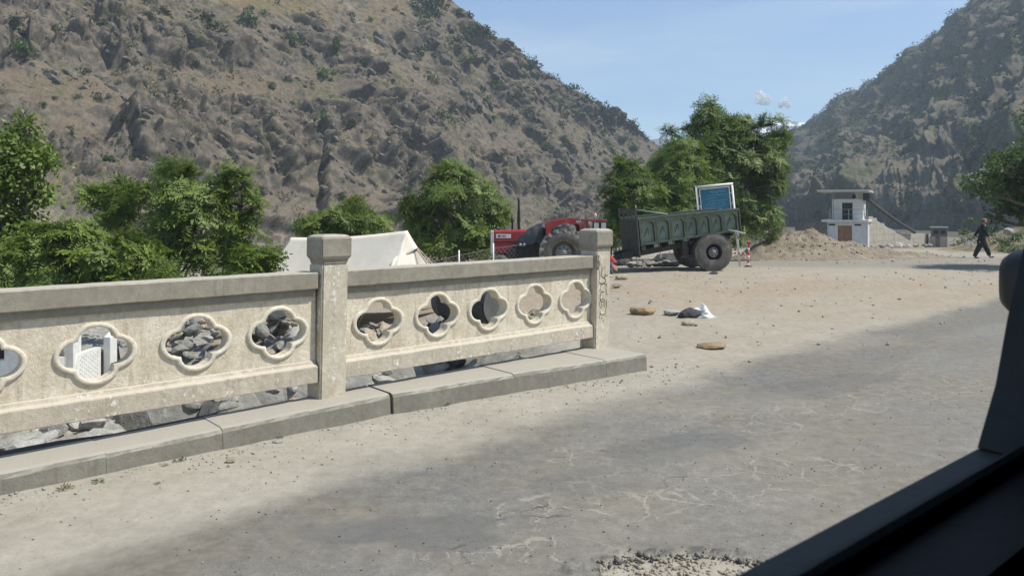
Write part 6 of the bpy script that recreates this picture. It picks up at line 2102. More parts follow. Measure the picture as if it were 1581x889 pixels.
for x0, x1 in ((150.5, 153), (163, 165)): mb.box((at(x0, 0, FY + 0.62).x, FY + 0.64, zof(640, FY)), (at(x1, 0, FY + 0.62).x, FY + 0.68, zof(541, FY + 0.62)))
mb.box((at(150.5, 0, FY + 0.62).x, FY + 0.635, zof(543, FY + 0.62)), (at(165, 0, FY + 0.62).x, FY + 0.685, zof(540.5, FY + 0.62)))
mb.box((at(154, 0, FY + 0.7).x, FY + 0.7, zof(640, FY)), (at(160, 0, FY + 0.7).x, FY + 0.72, zof(545, FY + 0.62)))
mb.build("wooden_gate", simple("weathered_pinkish_wood", (0.26, 0.20, 0.16), (0.36, 0.29, 0.24), 0.8, 8, 0.2), latt)
# dark earth bank behind and inside it
# the small white hut at the end
hut = thing("white_hut", "small pale whitewashed hut with a dark window, down beside the lattice enclosure", "hut", (0, 0, 0))
HYY = 7.9
mb = MB()
hx0, hx1 = at(-140, 0, HYY).x, at(36, 0, HYY).x
wx0, wx1 = at(-30, 0, HYY).x, at(6.5, 0, HYY).x
wz0, wz1 = zof(556, HYY), zof(515, HYY)
zb_ = -1.3; zt_ = zof(497, HYY)
mb.box((hx0, HYY, zb_), (wx0, HYY + 0.15, zt_)); mb.box((wx1, HYY, zb_), (hx1, HYY + 0.15, zt_)); mb.box((wx0, HYY, zb_), (wx1, HYY + 0.15, wz0)); mb.box((wx0, HYY, wz1), (wx1, HYY + 0.15, zt_))
mb.box((hx1 - 0.15, HYY + 0.15, zb_), (hx1, HYY + 0.5, zt_)); mb.box((hx0, HYY + 0.35, zb_), (hx1 - 0.15, HYY + 0.5, zt_))
mb.build("wall", M_LATT, hut)
mb = MB(); mb.box((wx0, HYY + 0.09, wz0), (wx1, HYY + 0.11, wz1)); mb.build("window", simple("dark_maroon_shutter", (0.055, 0.03, 0.03), (0.08, 0.045, 0.04), 0.7, 8, 0), hut)
mb = MB(); mb.box((hx0 - 0.05, HYY - 0.04, zt_ + 0.002), (hx1 + 0.04, HYY + 0.55, zt_ + 0.05)); mb.build("roof", M_LATT, hut)
# ================================================================== PEOPLE
M_SKIN = simple("brown_skin", (0.30, 0.165, 0.105), (0.36, 0.205, 0.135), 0.55, 8, 0.0)
M_BLACKCLOTH = simple("black_cotton_cloth", (0.010, 0.010, 0.012), (0.022, 0.022, 0.025), 0.9, 6, 0.3, 30)
M_HAIR = simple("dark_hair", (0.012, 0.010, 0.009), (0.03, 0.026, 0.022), 0.7, 30, 0.2, 60)
M_SHOE = simple("dark_leather_shoe", (0.035, 0.025, 0.018), (0.06, 0.045, 0.033), 0.5, 8, 0.0)
M_REDCLOTH = simple("red_shirt_cloth", (0.30, 0.035, 0.035), (0.40, 0.06, 0.055), 0.9, 6, 0.2, 30)
M_BLUECLOTH = simple("blue_grey_denim", (0.055, 0.075, 0.12), (0.10, 0.125, 0.18), 0.9, 6, 0.2, 30)

def skinned(name, verts, edges, radii, mat, parent, root=0, sub=2, wrinkle=0.0):
    me = bpy.data.meshes.new(name)
    me.from_pydata([tuple(v) for v in verts], edges, [])
    o = bpy.data.objects.new(name, me)
    COL.objects.link(o)
    sk = o.modifiers.new("skin", 'SKIN')
    sk.use_smooth_shade = True
    for i, d in enumerate(me.skin_vertices[0].data):
        r = radii[i]
        d.radius = (r, r) if isinstance(r, (int, float)) else r
        d.use_root = (i == root)
    s = o.modifiers.new("sub", 'SUBSURF'); s.levels = sub; s.render_levels = sub
    dg = bpy.context.evaluated_depsgraph_get()
    new = bpy.data.meshes.new_from_object(o.evaluated_get(dg))
    bpy.data.objects.remove(o); bpy.data.meshes.remove(me)
    n = len(new.vertices)
    V = np.empty(n * 3, np.float32); new.vertices.foreach_get("co", V); V = V.reshape(-1, 3)
    if wrinkle:
        D = fbm(V[:, 0] * 9, V[:, 1] * 9, V[:, 2] * 4.5, 3, 77) * wrinkle
        c = V.mean(0); d = V - c; d[:, 2] *= 0.15; d /= np.linalg.norm(d, axis=1)[:, None] + 1e-6
        V = V + d * D[:, None]
        new.vertices.foreach_set("co", V.ravel().astype(np.float32))
    new.name = name
    new.materials.clear(); new.materials.append(mat)
    for f in new.polygons: f.use_smooth = True; f.material_index = 0
    return link_mesh(name, new, parent)

class Sk:
    def __init__(s): s.v, s.e, s.r = [], [], []
    def chain(s, pts, start=None):
        """pts: (x, y, z, radius); start: index to join to"""
        last = start
        for p_ in pts:
            s.v.append(p_[:3]); s.r.append(p_[3])
            if last is not None: s.e.append((last, len(s.v) - 1))
            last = len(s.v) - 1
        return last
    def out(s, name, mat, parent, **k): return skinned(name, s.v, s.e, s.r, mat, parent, **k)

def fingers(sk, wrist, hand, d, side, thumb):
    """a palm with five bent fingers; d: direction of the hand, side: across the palm"""
    d, side, thumb = Vector(d).normalized(), Vector(side).normalized(), Vector(thumb).normalized()
    w = Vector(sk.v[wrist])
    palm = w + d * 0.085
    sk.chain([(*(w + d * 0.035), 0.030), (*palm, 0.028)], wrist)
    pi = len(sk.v) - 1
    curl = thumb
    for k, l in enumerate((0.072, 0.080, 0.074, 0.058)):
        a = palm + side * (-0.030 + 0.020 * k)
        b_ = a + d * l * 0.5 + curl * 0.006
        c_ = b_ + d * l * 0.32 + curl * 0.018
        e = c_ + d * l * 0.16 + curl * 0.020
        sk.chain([(*(a + d * 0.012), 0.0095), (*b_, 0.0085), (*c_, 0.008), (*e, 0.007)], pi)
    a = w + d * 0.035 - side * 0.030
    sk.chain([(*a, 0.012), (*(a - side * 0.018 + d * 0.030 + curl * 0.012), 0.010), (*(a - side * 0.016 + d * 0.058 + curl * 0.024), 0.0085)], wrist + 1)

def head_on(parent, c, s=1.0, face=(1, 0, 0), mat_hair=M_HAIR, cap=None, tilt=0.0):
    """the shaped details of a face and the hair, set on the skinned head at c"""
    f = Vector(face).normalized(); up = Vector((0, 0, 1)); lf = up.cross(f)
    Mx = Matrix((( f.x, lf.x, up.x, c[0]), (f.y, lf.y, up.y, c[1]), (f.z, lf.z, up.z, c[2]), (0, 0, 0, 1))) @ Matrix.Rotation(tilt, 4, 'Y')
    bm = bmesh.new()
    bmesh.ops.create_icosphere(bm, subdivisions=3, radius=1.0)
    for v in bm.verts:
        x, y, z = v.co
        v.co = Vector((x * 0.098 - 0.012, y * 0.082, z * 0.115 + 0.012))
    rem = [v for v in bm.verts if (v.co.x > 0.045 and v.co.z < 0.055) or v.co.z < -0.05]
    bmesh.ops.delete(bm, geom=rem, context='VERTS')
    bm.transform(Mx)
    me = bpy.data.meshes.new("hair"); bm.to_mesh(me); bm.free(); me.materials.append(mat_hair)
    for p_ in me.polygons: p_.use_smooth = True
    link_mesh("hair", me, parent)
    for sgn in (-1, 1):
        mb = MB(); mb.smooth = True; mb.M = Mx
        mb.lathe([(0.0, -0.006), (0.008, -0.003), (0.010, 0.002), (0.006, 0.006), (0.0, 0.007)], (0.082, sgn * 0.032, 0.012), 8)
        mb.build("eye", M_BLACK, parent)

# ---- the walking man
MY = 34.0
c = P(1516.5, 400, MY); c.z = G(c.x, c.y)
man = thing("person", "man in loose black shalwar kameez walking across the road with long strides", "person", c, (0, 0, R(-6)))
# x forward, y to his left, z up; back foot at -0.37, front foot at +0.36
pel = (-0.02, 0, 0.92)
b = Sk()
b.chain([(*pel, (0.135, 0.105)), (0.0, 0, 1.05, (0.125, 0.10)), (0.03, 0, 1.22, (0.15, 0.105)), (0.05, 0, 1.38, (0.145, 0.10)), (0.065, 0, 1.455, 0.062), (0.08, 0, 1.50, 0.055)])
neck = 5
b.chain([(0.092, 0, 1.55, 0.066), (0.098, 0, 1.60, 0.085), (0.092, 0, 1.655, 0.088), (0.085, 0, 1.695, 0.062)], neck)
hd = len(b.v) - 3
b.chain([(0.185, 0, 1.605, 0.016)], hd)                       # nose
b.chain([(0.165, 0, 1.545, 0.030)], hd)                       # chin and beard line
for s_ in (-1, 1): b.chain([(0.075, s_ * 0.088, 1.605, 0.018)], hd)
# legs
b.chain([(-0.06, -0.09, 0.86, 0.085), (-0.17, -0.09, 0.50, 0.058), (-0.36, -0.09, 0.11, 0.040), (-0.33, -0.09, 0.045, 0.038), (-0.25, -0.09, 0.025, 0.030)], 0)
b.chain([(0.04, 0.09, 0.86, 0.085), (0.23, 0.09, 0.50, 0.060), (0.34, 0.09, 0.12, 0.040), (0.36, 0.09, 0.07, 0.040), (0.46, 0.09, 0.055, 0.030)], 0)
# right arm forward, left arm back holding the bag
b.chain([(0.045, -0.16, 1.41, 0.058), (0.045, -0.215, 1.36, 0.052), (0.06, -0.235, 1.10, 0.040), (0.16, -0.225, 0.88, 0.028)], 3)
fingers(b, len(b.v) - 1, None, (0.30, 0.05, -0.95), (0.9, 0.0, 0.3), (0.1, 0.9, 0))
b.chain([(0.045, 0.16, 1.41, 0.058), (0.03, 0.215, 1.36, 0.052), (-0.10, 0.24, 1.10, 0.040), (-0.28, 0.235, 0.90, 0.028)], 3)
fingers(b, len(b.v) - 1, None, (-0.45, 0.0, -0.9), (0.85, 0.0, -0.4), (0.1, -0.9, 0))
b.out("body", M_SKIN, man)
t_ = Sk()                                                        # the long shirt
t_.chain([(0.07, 0, 1.475, 0.07), (0.05, 0, 1.40, (0.165, 0.125)), (0.03, 0, 1.22, (0.18, 0.14)), (0.0, 0, 1.02, (0.185, 0.15)), (-0.02, 0, 0.82, (0.205, 0.175)), (-0.02, 0, 0.64, (0.225, 0.20)), (-0.02, 0, 0.56, (0.22, 0.20))])
t_.chain([(0.045, -0.17, 1.40, 0.078), (0.045, -0.225, 1.34, 0.072), (0.058, -0.245, 1.10, 0.062), (0.135, -0.235, 0.94, 0.055)], 1)
t_.chain([(0.045, 0.17, 1.40, 0.078), (0.03, 0.225, 1.34, 0.072), (-0.098, 0.25, 1.10, 0.062), (-0.225, 0.245, 0.96, 0.055)], 1)
t_.out("long_shirt", M_BLACKCLOTH, man, wrinkle=0.035)
t_ = Sk()                                                        # the baggy trousers
t_.chain([(-0.02, 0, 0.80, (0.18, 0.15)), (-0.02, 0, 0.72, (0.18, 0.15))])
t_.chain([(-0.09, -0.09, 0.62, 0.13), (-0.19, -0.09, 0.46, 0.115), (-0.29, -0.09, 0.26, 0.105), (-0.345, -0.09, 0.11, 0.085), (-0.352, -0.09, 0.08, 0.07)], 1)
t_.chain([(0.10, 0.09, 0.64, 0.13), (0.21, 0.09, 0.46, 0.11), (0.29, 0.09, 0.28, 0.10), (0.335, 0.09, 0.14, 0.082), (0.345, 0.09, 0.11, 0.068)], 1)
t_.out("baggy_trousers", M_BLACKCLOTH, man, wrinkle=0.04)
for (x, y, z, a) in ((-0.30, -0.09, 0.035, 0.25), (0.40, 0.09, 0.052, -0.12)):
    sh = Sk()
    ca_, sa_ = math.cos(a), math.sin(a)
    sh.chain([(x - 0.075 * ca_, y, z + 0.075 * sa_, 0.040), (x, y, z, 0.038), (x + 0.09 * ca_, y, z - 0.09 * sa_ * 0.6, 0.042), (x + 0.14 * ca_, y, z - 0.12 * sa_ * 0.6, 0.026)])
    sh.out("shoe", M_SHOE, man)
head_on(man, (0.09, 0, 1.615), face=(1, 0, -0.12))
mb = MB(); mb.smooth = True
mb.lathe([(0.089, 0.0), (0.092, 0.03), (0.080, 0.055), (0.05, 0.068), (0.0, 0.072)], (0, 0, 0), 20)
o = mb.build("skull_cap", simple("pinkish_skull_cap", (0.36, 0.24, 0.21), (0.45, 0.31, 0.27), 0.9, 20, 0.1), man)
o.rotation_euler = (R(90), 0, 0); o.location = (0.078, 0, 1.660)
# the bag in his hand
wp = man.matrix_basis @ Vector((-0.375, 0.235, 0.72))
bag = thing("carrier_bag", "small white carrier bag hanging from the walking man's rear hand", "bag", wp)
bm = bmesh.new(); bmesh.ops.create_icosphere(bm, subdivisions=3, radius=1)
for v in bm.verts:
    n_ = 0.12 * math.sin(v.co.x * 7 + v.co.z * 5)
    v.co = Vector((v.co.x * 0.10 * (1.1 - 0.45 * v.co.z) , v.co.y * 0.07 * (1.1 - 0.4 * v.co.z), v.co.z * 0.125 - 0.13)) * (1 + n_ * 0.4)
me = bpy.data.meshes.new("pouch"); bm.to_mesh(me); bm.free(); me.materials.append(M_WHITE)
for f in me.polygons: f.use_smooth = True
link_mesh("pouch", me, bag)
mb = MB(); mb.smooth = True
mb.tube([(-0.03, 0, -0.03), (-0.01, 0, 0.045), (0.01, 0, 0.06), (0.03, 0, 0.03), (0.04, 0, -0.03)], 0.008, 6); mb.build("handle", M_WHITE, bag)

# ---- the person crouching at the trailer's drawbar (facing away to the side)
CY = 20.4
c = P(949.5, 399, CY); c.z = G(c.x, c.y)
cr_ = thing("person", "person in a red top and blue-grey trousers crouching low by the trailer drawbar", "person", c, (0, 0, R(200)))
b = Sk()
b.chain([(0, 0, 0.22, (0.13, 0.11)), (0.08, 0, 0.34, (0.125, 0.10)), (0.20, 0, 0.45, (0.14, 0.10)), (0.30, 0, 0.53, (0.13, 0.09)), (0.36, 0, 0.56, 0.055), (0.40, 0, 0.58, 0.05)])
b.chain([(0.44, 0, 0.60, 0.07), (0.49, 0, 0.62, 0.085), (0.53, 0, 0.63, 0.06)], 5)
b.chain([(0.56, 0, 0.565, 0.016)], len(b.v) - 2)
for s_ in (-1, 1):
    b.chain([(0.06, s_ * 0.11, 0.22, 0.085), (0.34, s_ * 0.16, 0.38, 0.06), (0.16, s_ * 0.14, 0.09, 0.045), (0.17, s_ * 0.14, 0.04, 0.04), (0.30, s_ * 0.15, 0.025, 0.03)], 0)
    b.chain([(0.30, s_ * 0.16, 0.50, 0.055), (0.34, s_ * 0.21, 0.44, 0.048), (0.47, s_ * 0.22, 0.27, 0.038), (0.60, s_ * 0.14, 0.22, 0.027)], 3)
    fingers(b, len(b.v) - 1, None, (0.9, -s_ * 0.3, -0.2), (0.3, s_ * 0.9, 0), (0, 0, -1))
b.out("body", M_SKIN, cr_)
t_ = Sk()
t_.chain([(0.02, 0, 0.27, (0.165, 0.135)), (0.10, 0, 0.36, (0.165, 0.135)), (0.20, 0, 0.45, (0.17, 0.135)), (0.29, 0, 0.525, (0.155, 0.115)), (0.345, 0, 0.555, 0.07)])
for s_ in (-1, 1): t_.chain([(0.30, s_ * 0.165, 0.50, 0.07), (0.34, s_ * 0.215, 0.44, 0.062), (0.44, s_ * 0.22, 0.31, 0.055)], 3)
t_.out("shirt", M_REDCLOTH, cr_, wrinkle=0.02)
t_ = Sk()
t_.chain([(0.0, 0, 0.21, (0.16, 0.14)), (0.03, 0, 0.25, (0.155, 0.135))])
for s_ in (-1, 1): t_.chain([(0.09, s_ * 0.11, 0.23, 0.105), (0.34, s_ * 0.16, 0.375, 0.08), (0.25, s_ * 0.15, 0.22, 0.07), (0.165, s_ * 0.14, 0.10, 0.062)], 0)
t_.out("trousers", M_BLUECLOTH, cr_, wrinkle=0.015)
for s_ in (-1, 1):
    sh = Sk(); sh.chain([(0.13, s_ * 0.14, 0.035, 0.038), (0.22, s_ * 0.145, 0.035, 0.040), (0.32, s_ * 0.15, 0.028, 0.032)]); sh.out("shoe", M_WHITE, cr_)
head_on(cr_, (0.49, 0, 0.625), face=(0.8, 0, -0.5))

# ================================================================== STONES
def rock_mesh(name, seed, sub=2, planes=9, flat=0.75, rough=0.10):
    r2 = np.random.default_rng(seed)
    bm = bmesh.new()
    bmesh.ops.create_icosphere(bm, subdivisions=sub, radius=1.0)
    V = np.array([v.co[:] for v in bm.verts])
    for k in range(planes):
        n = r2.normal(size=3); n /= np.linalg.norm(n)
        d = r2.uniform(0.48, 0.82)
        s_ = V @ n
        over = np.maximum(s_ - d, 0)
        V = V - over[:, None] * n * 0.96
    V = V * (1 + rough * fbm(V[:, 0] * 2.2, V[:, 1] * 2.2, V[:, 2] * 2.2, 3, seed)[:, None])
    V[:, 2] *= flat
    for v, co in zip(bm.verts, V): v.co = co
    me = bpy.data.meshes.new(name); bm.to_mesh(me); bm.free()
    return me
def rock_mat(name, c1, c2, c3):
    return simple(name, c1, c2, 0.9, 2.2, 0.6, 9, spots=(c3, 0.52, 0.7, 5), bdist=0.05)
M_ROCKW = rock_mat("pale_river_stone", (0.32, 0.305, 0.27), (0.46, 0.44, 0.40), (0.56, 0.54, 0.49))
M_ROCKG = rock_mat("grey_slate_stone", (0.195, 0.186, 0.162), (0.31, 0.295, 0.26), (0.42, 0.405, 0.36))
M_ROCKT = rock_mat("tan_stone", (0.36, 0.285, 0.195), (0.48, 0.40, 0.29), (0.55, 0.48, 0.38))
M_ROCKB = rock_mat("brown_stone", (0.26, 0.175, 0.10), (0.38, 0.275, 0.175), (0.20, 0.14, 0.09))
M_ROCKD = rock_mat("dark_stone", (0.040, 0.040, 0.040), (0.085, 0.083, 0.080), (0.13, 0.125, 0.12))
RK = {}
for key, m_ in (("w", M_ROCKW), ("g", M_ROCKG), ("t", M_ROCKT), ("b", M_ROCKB), ("d", M_ROCKD)):
    RK[key] = []
    for k in range(5):
        me = rock_mesh("stone", 100 + k * 7 + ord(key)); me.materials.append(m_); RK[key].append(me)

def stone(px, py, w, key, label, h=0.6, Y=None, seed=0, deep=0.8, rz=None, group=None, name="stone", cat="stone", lift=0.0):
    """a stone whose foot is seen at the given pixel; w: its width in pixels"""
    if Y is None:
        Y = EYE * 1200 / (py - HZ)
        for _ in range(20):
            x = (px - 790.5) * Y / 1200
            Y = (EYE - G(x, Y)) * 1200 / (py - HZ)
    c = P(px, py, Y)
    r2 = random.Random(seed + int(px * 7 + py))
    o = link_mesh(name, r2.choice(RK[key]), None, None, (r2.uniform(-0.1, 0.1), r2.uniform(-0.1, 0.1), rz if rz is not None else r2.uniform(-0.5, 0.5)))
    s_ = w * Y / 1200 / 1.72
    o.scale = (s_, s_ * deep, s_ * h)
    o.location = (c.x, c.y + s_ * deep * 0.6, G(c.x, c.y) + s_ * h * 0.42 + lift)
    tag(o, label, cat, group)
    return o
stone(994, 486, 40, "b", "flat brown stone with a pale streak lying on the dirt left of the white sack", 0.55, seed=1)
stone(1045, 487, 34, "w", "low grey-green flat stone touching the dark stone beside the sack", 0.42, seed=2)
stone(1068, 491, 38, "d", "charcoal dark stone leaning against the white sack", 0.62, seed=3)
stone(1066, 502, 22, "t", "small tan stone lying in front of the dark stone", 0.6, seed=4)
stone(1101, 539, 42, "b", "long flat tan-brown stone alone at the edge of the asphalt", 0.40, seed=5, rz=0.05)
stone(1103, 424, 15, "d", "small dark stone just in front of the trailer wheel", 0.5, seed=6)
stone(964, 432, 24, "t", "pale wedge-shaped stone nearest the end post, the upper of two", 0.6, seed=7)
stone(955, 444, 18, "t", "rounded tan stone beside the end post, the lower of two", 0.8, seed=8)
stone(1007, 466, 9, "w", "small whitish stone behind the flat brown stone", 0.7, seed=9)
stone(1250, 473, 14, "t", "thin tan stone lying alone far out on the dirt yard", 0.35, seed=10)
stone(962, 410, 26, "d", "dark angular block lying under the nose of the trailer", 0.75, seed=11)
stone(357, 714, 17, "t", "small pinkish pebble lying in the road dust below the kerb", 0.8, seed=12)
stone(428, 684, 15, "w", "small white stone at the foot of the kerb", 0.5, seed=13)
stone(1035, 412, 44, "d", "dark triangular slab propped under the trailer chassis", 0.95, seed=14)
for px, py, w in ((975, 405, 16), (988, 402, 14), (1000, 406, 18), (1012, 402, 13), (984, 408, 12), (1020, 407, 14), (995, 399, 12), (972, 400, 10), (1030, 400, 18), (1042, 403, 16)):
    stone(px, py, w, "w" if px % 2 else "g", "pale broken rock in the rubble lying under the trailer nose", 0.75, Y=23.3, group="rubble under the trailer", lift=0.05)
for k, (px, py, w) in enumerate(((1388, 388, 22), (1375, 391, 15), (1402, 390, 14), (1362, 392, 12), (1415, 389, 12), (1428, 388, 11), (1436, 387, 10), (1476, 387, 14), (1470, 388, 9), (1350, 393, 13), (1395, 384, 13))):
    stone(px, py, w * 0.8, "w" if px % 3 else "g", "whitish boulder lying along the foot of the pale stone wall", 0.75, Y=56 + (px - 1350) * 0.085, group="boulders along the foot of the stone wall", lift=0.1)
stone(1560, 362, 18, "g", "pale rock standing out of the dry bank beside the overhanging tree", 0.9, Y=46, lift=1.1)

# ---- boulders of the stream bed and the rubble bank behind the railing
rr = random.Random(44)
n_b = 0
def strew(n, qa, qb, pa, pb, size, keys, label, group, hmax=0.8, lift=0.0):
    for k in range(n):
        q, p_ = rr.uniform(qa, qb), rr.uniform(pa, pb)
        w_ = W(q, p_)
        s_ = size[0] + (size[1] - size[0]) * rr.random() ** 1.8
        o = link_mesh("boulder", rr.choice(RK[rr.choice(keys)]), None, (w_.x, w_.y, G(w_.x, w_.y) + s_ * 0.25 + lift), (rr.uniform(-0.4, 0.4), rr.uniform(-0.4, 0.4), rr.uniform(0, 6.28)))
        o.scale = (s_, s_ * rr.uniform(0.6, 0.95), s_ * rr.uniform(0.5, hmax))
        tag(o, label, "boulder", group)
strew(130, -4.5, 2.4, 1.3, 4.0, (0.06, 0.22), "wwwg", "pale boulder in the stream bed seen through the gap under the railing", "pale boulders in the stream bed", 0.7)
strew(70, 0.3, 3.3, 0.85, 2.2, (0.05, 0.20), "wwgt", "broken stone on the bank seen through the gap under the longer railing section", "stones under the pierced panel", 0.8)
strew(70, -3.0, 3.2, 2.6, 7.5, (0.12, 0.50), "ggggw", "slaty grey rock on the rubble bank behind the railing", "slaty rocks behind the railing", 0.9)
strew(30, -3.6, -1.3, 1.3, 2.1, (0.12, 0.26), "www", "large pale boulder heaped below the white enclosure", "boulders below the white enclosure", 0.85, 0.12)
strew(10, 0.2, 1.4, 3.2, 5.0, (0.15, 0.40), "dddg", "dark broken rock on the bank behind the pierced panel", "dark rocks behind the railing", 0.9, 0.15)

# ---- heap of slates visible through the openings
def heap(c, rx, ry, h, n, keys, size, label, cat):
    root = thing("rock_heap", label, cat, c)
    for k in range(n):
        a, t = rr.uniform(0, 6.28), math.sqrt(rr.random())
        x, y = rx * t * math.cos(a), ry * t * math.sin(a)
        z = h * (1 - t ** 1.6)
        s_ = size[0] + (size[1] - size[0]) * rr.random() ** 1.6
        o = link_mesh("rock", rr.choice(RK[rr.choice(keys)]), root, (x, y, z * 0.8 + s_ * 0.2), (rr.uniform(-0.7, 0.7), rr.uniform(-0.7, 0.7), rr.uniform(0, 6.28)))
        o.scale = (s_, s_ * rr.uniform(0.55, 0.9), s_ * rr.uniform(0.25, 0.8))
    bm_ = bmesh.new(); bmesh.ops.create_icosphere(bm_, subdivisions=3, radius=1.0)
    for v in bm_.verts:
        v.co = Vector((v.co.x * rx * 1.02, v.co.y * ry * 1.02, max(v.co.z, -0.2) * h * 0.62)) * (1 + 0.12 * math.sin(v.co.x * 5) * math.cos(v.co.y * 4))
    me = bpy.data.meshes.new("packed_earth"); bm_.to_mesh(me); bm_.free(); me.materials.append(M_ROCKG)
    link_mesh("packed_earth", me, root)
for px, py, Y, rx, ry, h, n, keys, lab in ((303, 545, 10.6, 1.25, 0.9, 0.80, 260, "gggwt", "heap of broken grey slate seen through the opening left of the first railing post"),
                                       (430, 535, 11.0, 1.1, 0.9, 0.85, 260, "ggwt", "heap of brownish broken rock seen through the opening next to the first railing post"),
                                       (584, 520, 11.2, 1.0, 0.9, 0.66, 230, "gwtt", "heap of tan rubble seen through the first opening after the railing post"),
                                       (678, 505, 11.6, 0.7, 0.6, 0.50, 120, "ddgw", "heap of dark and pale broken rock seen through the second opening after the railing post"),
                                       (826, 480, 12.6, 0.9, 0.4, 0.30, 60, "ttgb", "low ledge of tan stones seen through the fourth opening after the railing post")):
    c = P(px, py, Y); c.z = G(c.x, c.y) - 0.12
    heap(c, rx, ry, h + max(0, -c.z - 0.2), n, keys, (0.05, 0.19), lab, "rock heap")

# ---- black tar drums lying behind the railing
M_TAR = simple("tarry_drum_steel", (0.030, 0.030, 0.031), (0.07, 0.069, 0.067), 0.6, 6, 0.2, 30, spots=((0.16, 0.155, 0.145), 0.6, 0.8, 5))
M_TARG = simple("dusty_drum_lid", (0.085, 0.083, 0.080), (0.125, 0.12, 0.115), 0.7, 5, 0.15, 30)
for px, py, Y, rz, lab in ((729, 466, 11.0, 50, "black tar drum lying on its side, its grey lid towards the road"), (700, 470, 12.3, 15, "black tar drum lying behind the one with the grey lid")):
    c = P(px, py, Y); 
    dr = thing("tar_drum", lab, "drum", (c.x, c.y, max(c.z, G(c.x, c.y) + 0.27)), (0, 0, R(rz)))
    mb = MB(); mb.smooth = True
    mb.lathe([(0.285, 0.0), (0.29, 0.01), (0.28, 0.03), (0.28, 0.28), (0.29, 0.30), (0.28, 0.32), (0.28, 0.56), (0.29, 0.58), (0.28, 0.60), (0.28, 0.86), (0.29, 0.88), (0.285, 0.89)], (0, -0.45, 0), 28)
    mb.build("drum_body", M_TAR, dr)
    mb = MB(); mb.lathe([(0.0, 0.0), (0.265, 0.0), (0.268, -0.012), (0.28, -0.012)], (0, -0.452, 0), 28); mb.mat = 1
    mb.lathe([(0.0, -0.016), (0.035, -0.016), (0.035, 0.0)], (0.10, -0.453, 0.12), 12)
    mb.build("drum_lid", [M_TARG, M_TAR], dr)

# ---- white plastic sack on the ground
M_SACK = simple("white_woven_sack", (0.56, 0.55, 0.53), (0.72, 0.71, 0.69), 0.6, 5, 0.5, 14, bdist=0.03)
Y = EYE * 1200 / (491 - HZ)
c = P(1085, 491, Y); c.z = G(c.x, c.y)
sack = thing("plastic_sack", "crumpled white plastic sack lying on the dirt among a few stones", "sack", c)
bm = bmesh.new(); bmesh.ops.create_icosphere(bm, subdivisions=5, radius=1.0)
V = np.array([v.co[:] for v in bm.verts])
u = Y / 1200
prof_x = np.array([-38, -30, -18, -6, 0, 4, 10, 18]) * u
prof_z = np.array([2, 12, 15, 17, 27, 24, 12, 1]) * u
X0 = np.interp(V[:, 0], [-1, 1], [-38 * u, 18 * u])
top = np.interp(X0, prof_x, prof_z)
Zs = np.where(V[:, 2] > 0, V[:, 2] * top * (0.75 + 0.6 * np.abs(V[:, 1]) * 0), V[:, 2] * 0.02)
crk = fbm(V[:, 0] * 3.2, V[:, 1] * 3.2, V[:, 2] * 3.2, 4, 15, ridged=True)
V2 = np.stack([X0, V[:, 1] * 0.20 * (0.6 + 0.5 * top / top.max()), Zs], -1) * (1 + 0.16 * crk[:, None])
for v, co in zip(bm.verts, V2): v.co = co
me = bpy.data.meshes.new("sack_body"); bm.to_mesh(me); bm.free(); me.materials.append(M_SACK)
link_mesh("sack_body", me, sack)

# ---- weeds at the foot of the kerb
M_WEED = leaf_material("weed_leaves", (0.045, 0.085, 0.02), (0.12, 0.175, 0.05), 0.3, 6)
M_DRYWEED = leaf_material("dry_weed_leaves", (0.13, 0.105, 0.045), (0.25, 0.20, 0.10), 0.2, 6)
WD = [spray_proto(140 + k, 46, 0.5, 0.30, 0.10, 0.45) for k in range(3)]
for k in range(9):
    w_ = W(0.5 + k * 0.33 + rr.uniform(-0.1, 0.1), rr.uniform(0.9, 1.5))
    V, Fq, tn = WD[k % 3]
    V = V * np.array([1, 1, 0.9]); V[:, 2] = np.abs(V[:, 2])
    o = link_mesh("weed", np_mesh("weed", V, Fq, M_WEED if k % 3 else M_DRYWEED, False, {"tone": tn}), None, (w_.x, w_.y, G(w_.x, w_.y)), (0, 0, rr.uniform(0, 6)))
    s_ = rr.uniform(0.16, 0.34); o.scale = (s_, s_, s_)
    tag(o, "weed among the stones seen through the gap under the longer railing section", "weed", "weeds below the railing")
for px, py, w, m_, lab in ((148, 747, 28, M_WEED, "bright green weed growing against the foot of the kerb"), (275, 714, 26, M_WEED, "thin dark green weed below a kerb joint"), (252, 722, 16, M_DRYWEED, "small dry weed beside the thin green one by the kerb"),
                            (96, 758, 34, M_DRYWEED, "brown dry weed trailing along the foot of the kerb"), (240, 750, 14, M_DRYWEED, "flat dry tuft lying in the road dust"), (690, 626, 22, M_DRYWEED, "dry weed at the kerb below the first long panel"),
                            (790, 606, 16, M_DRYWEED, "small dry weed at the kerb near the end post"), (430, 678, 16, M_WEED, "small green sprig beside the white stone at the kerb")):
    Y = EYE * 1200 / (py - HZ); c = P(px, py, Y)
    V, Fq, tn = WD[int(px) % 3]
    V = V * np.array([1, 0.6, 0.9]); V[:, 2] = np.abs(V[:, 2])
    o = link_mesh("weed", np_mesh("weed", V, Fq, m_, False, {"tone": tn}), None, (c.x, c.y + 0.03, 0.005), (0, 0, rr.uniform(-0.4, 0.4)))
    s_ = w * Y / 1200 / 1.25; o.scale = (s_, s_, s_ * 0.8)
    tag(o, lab, "weed")

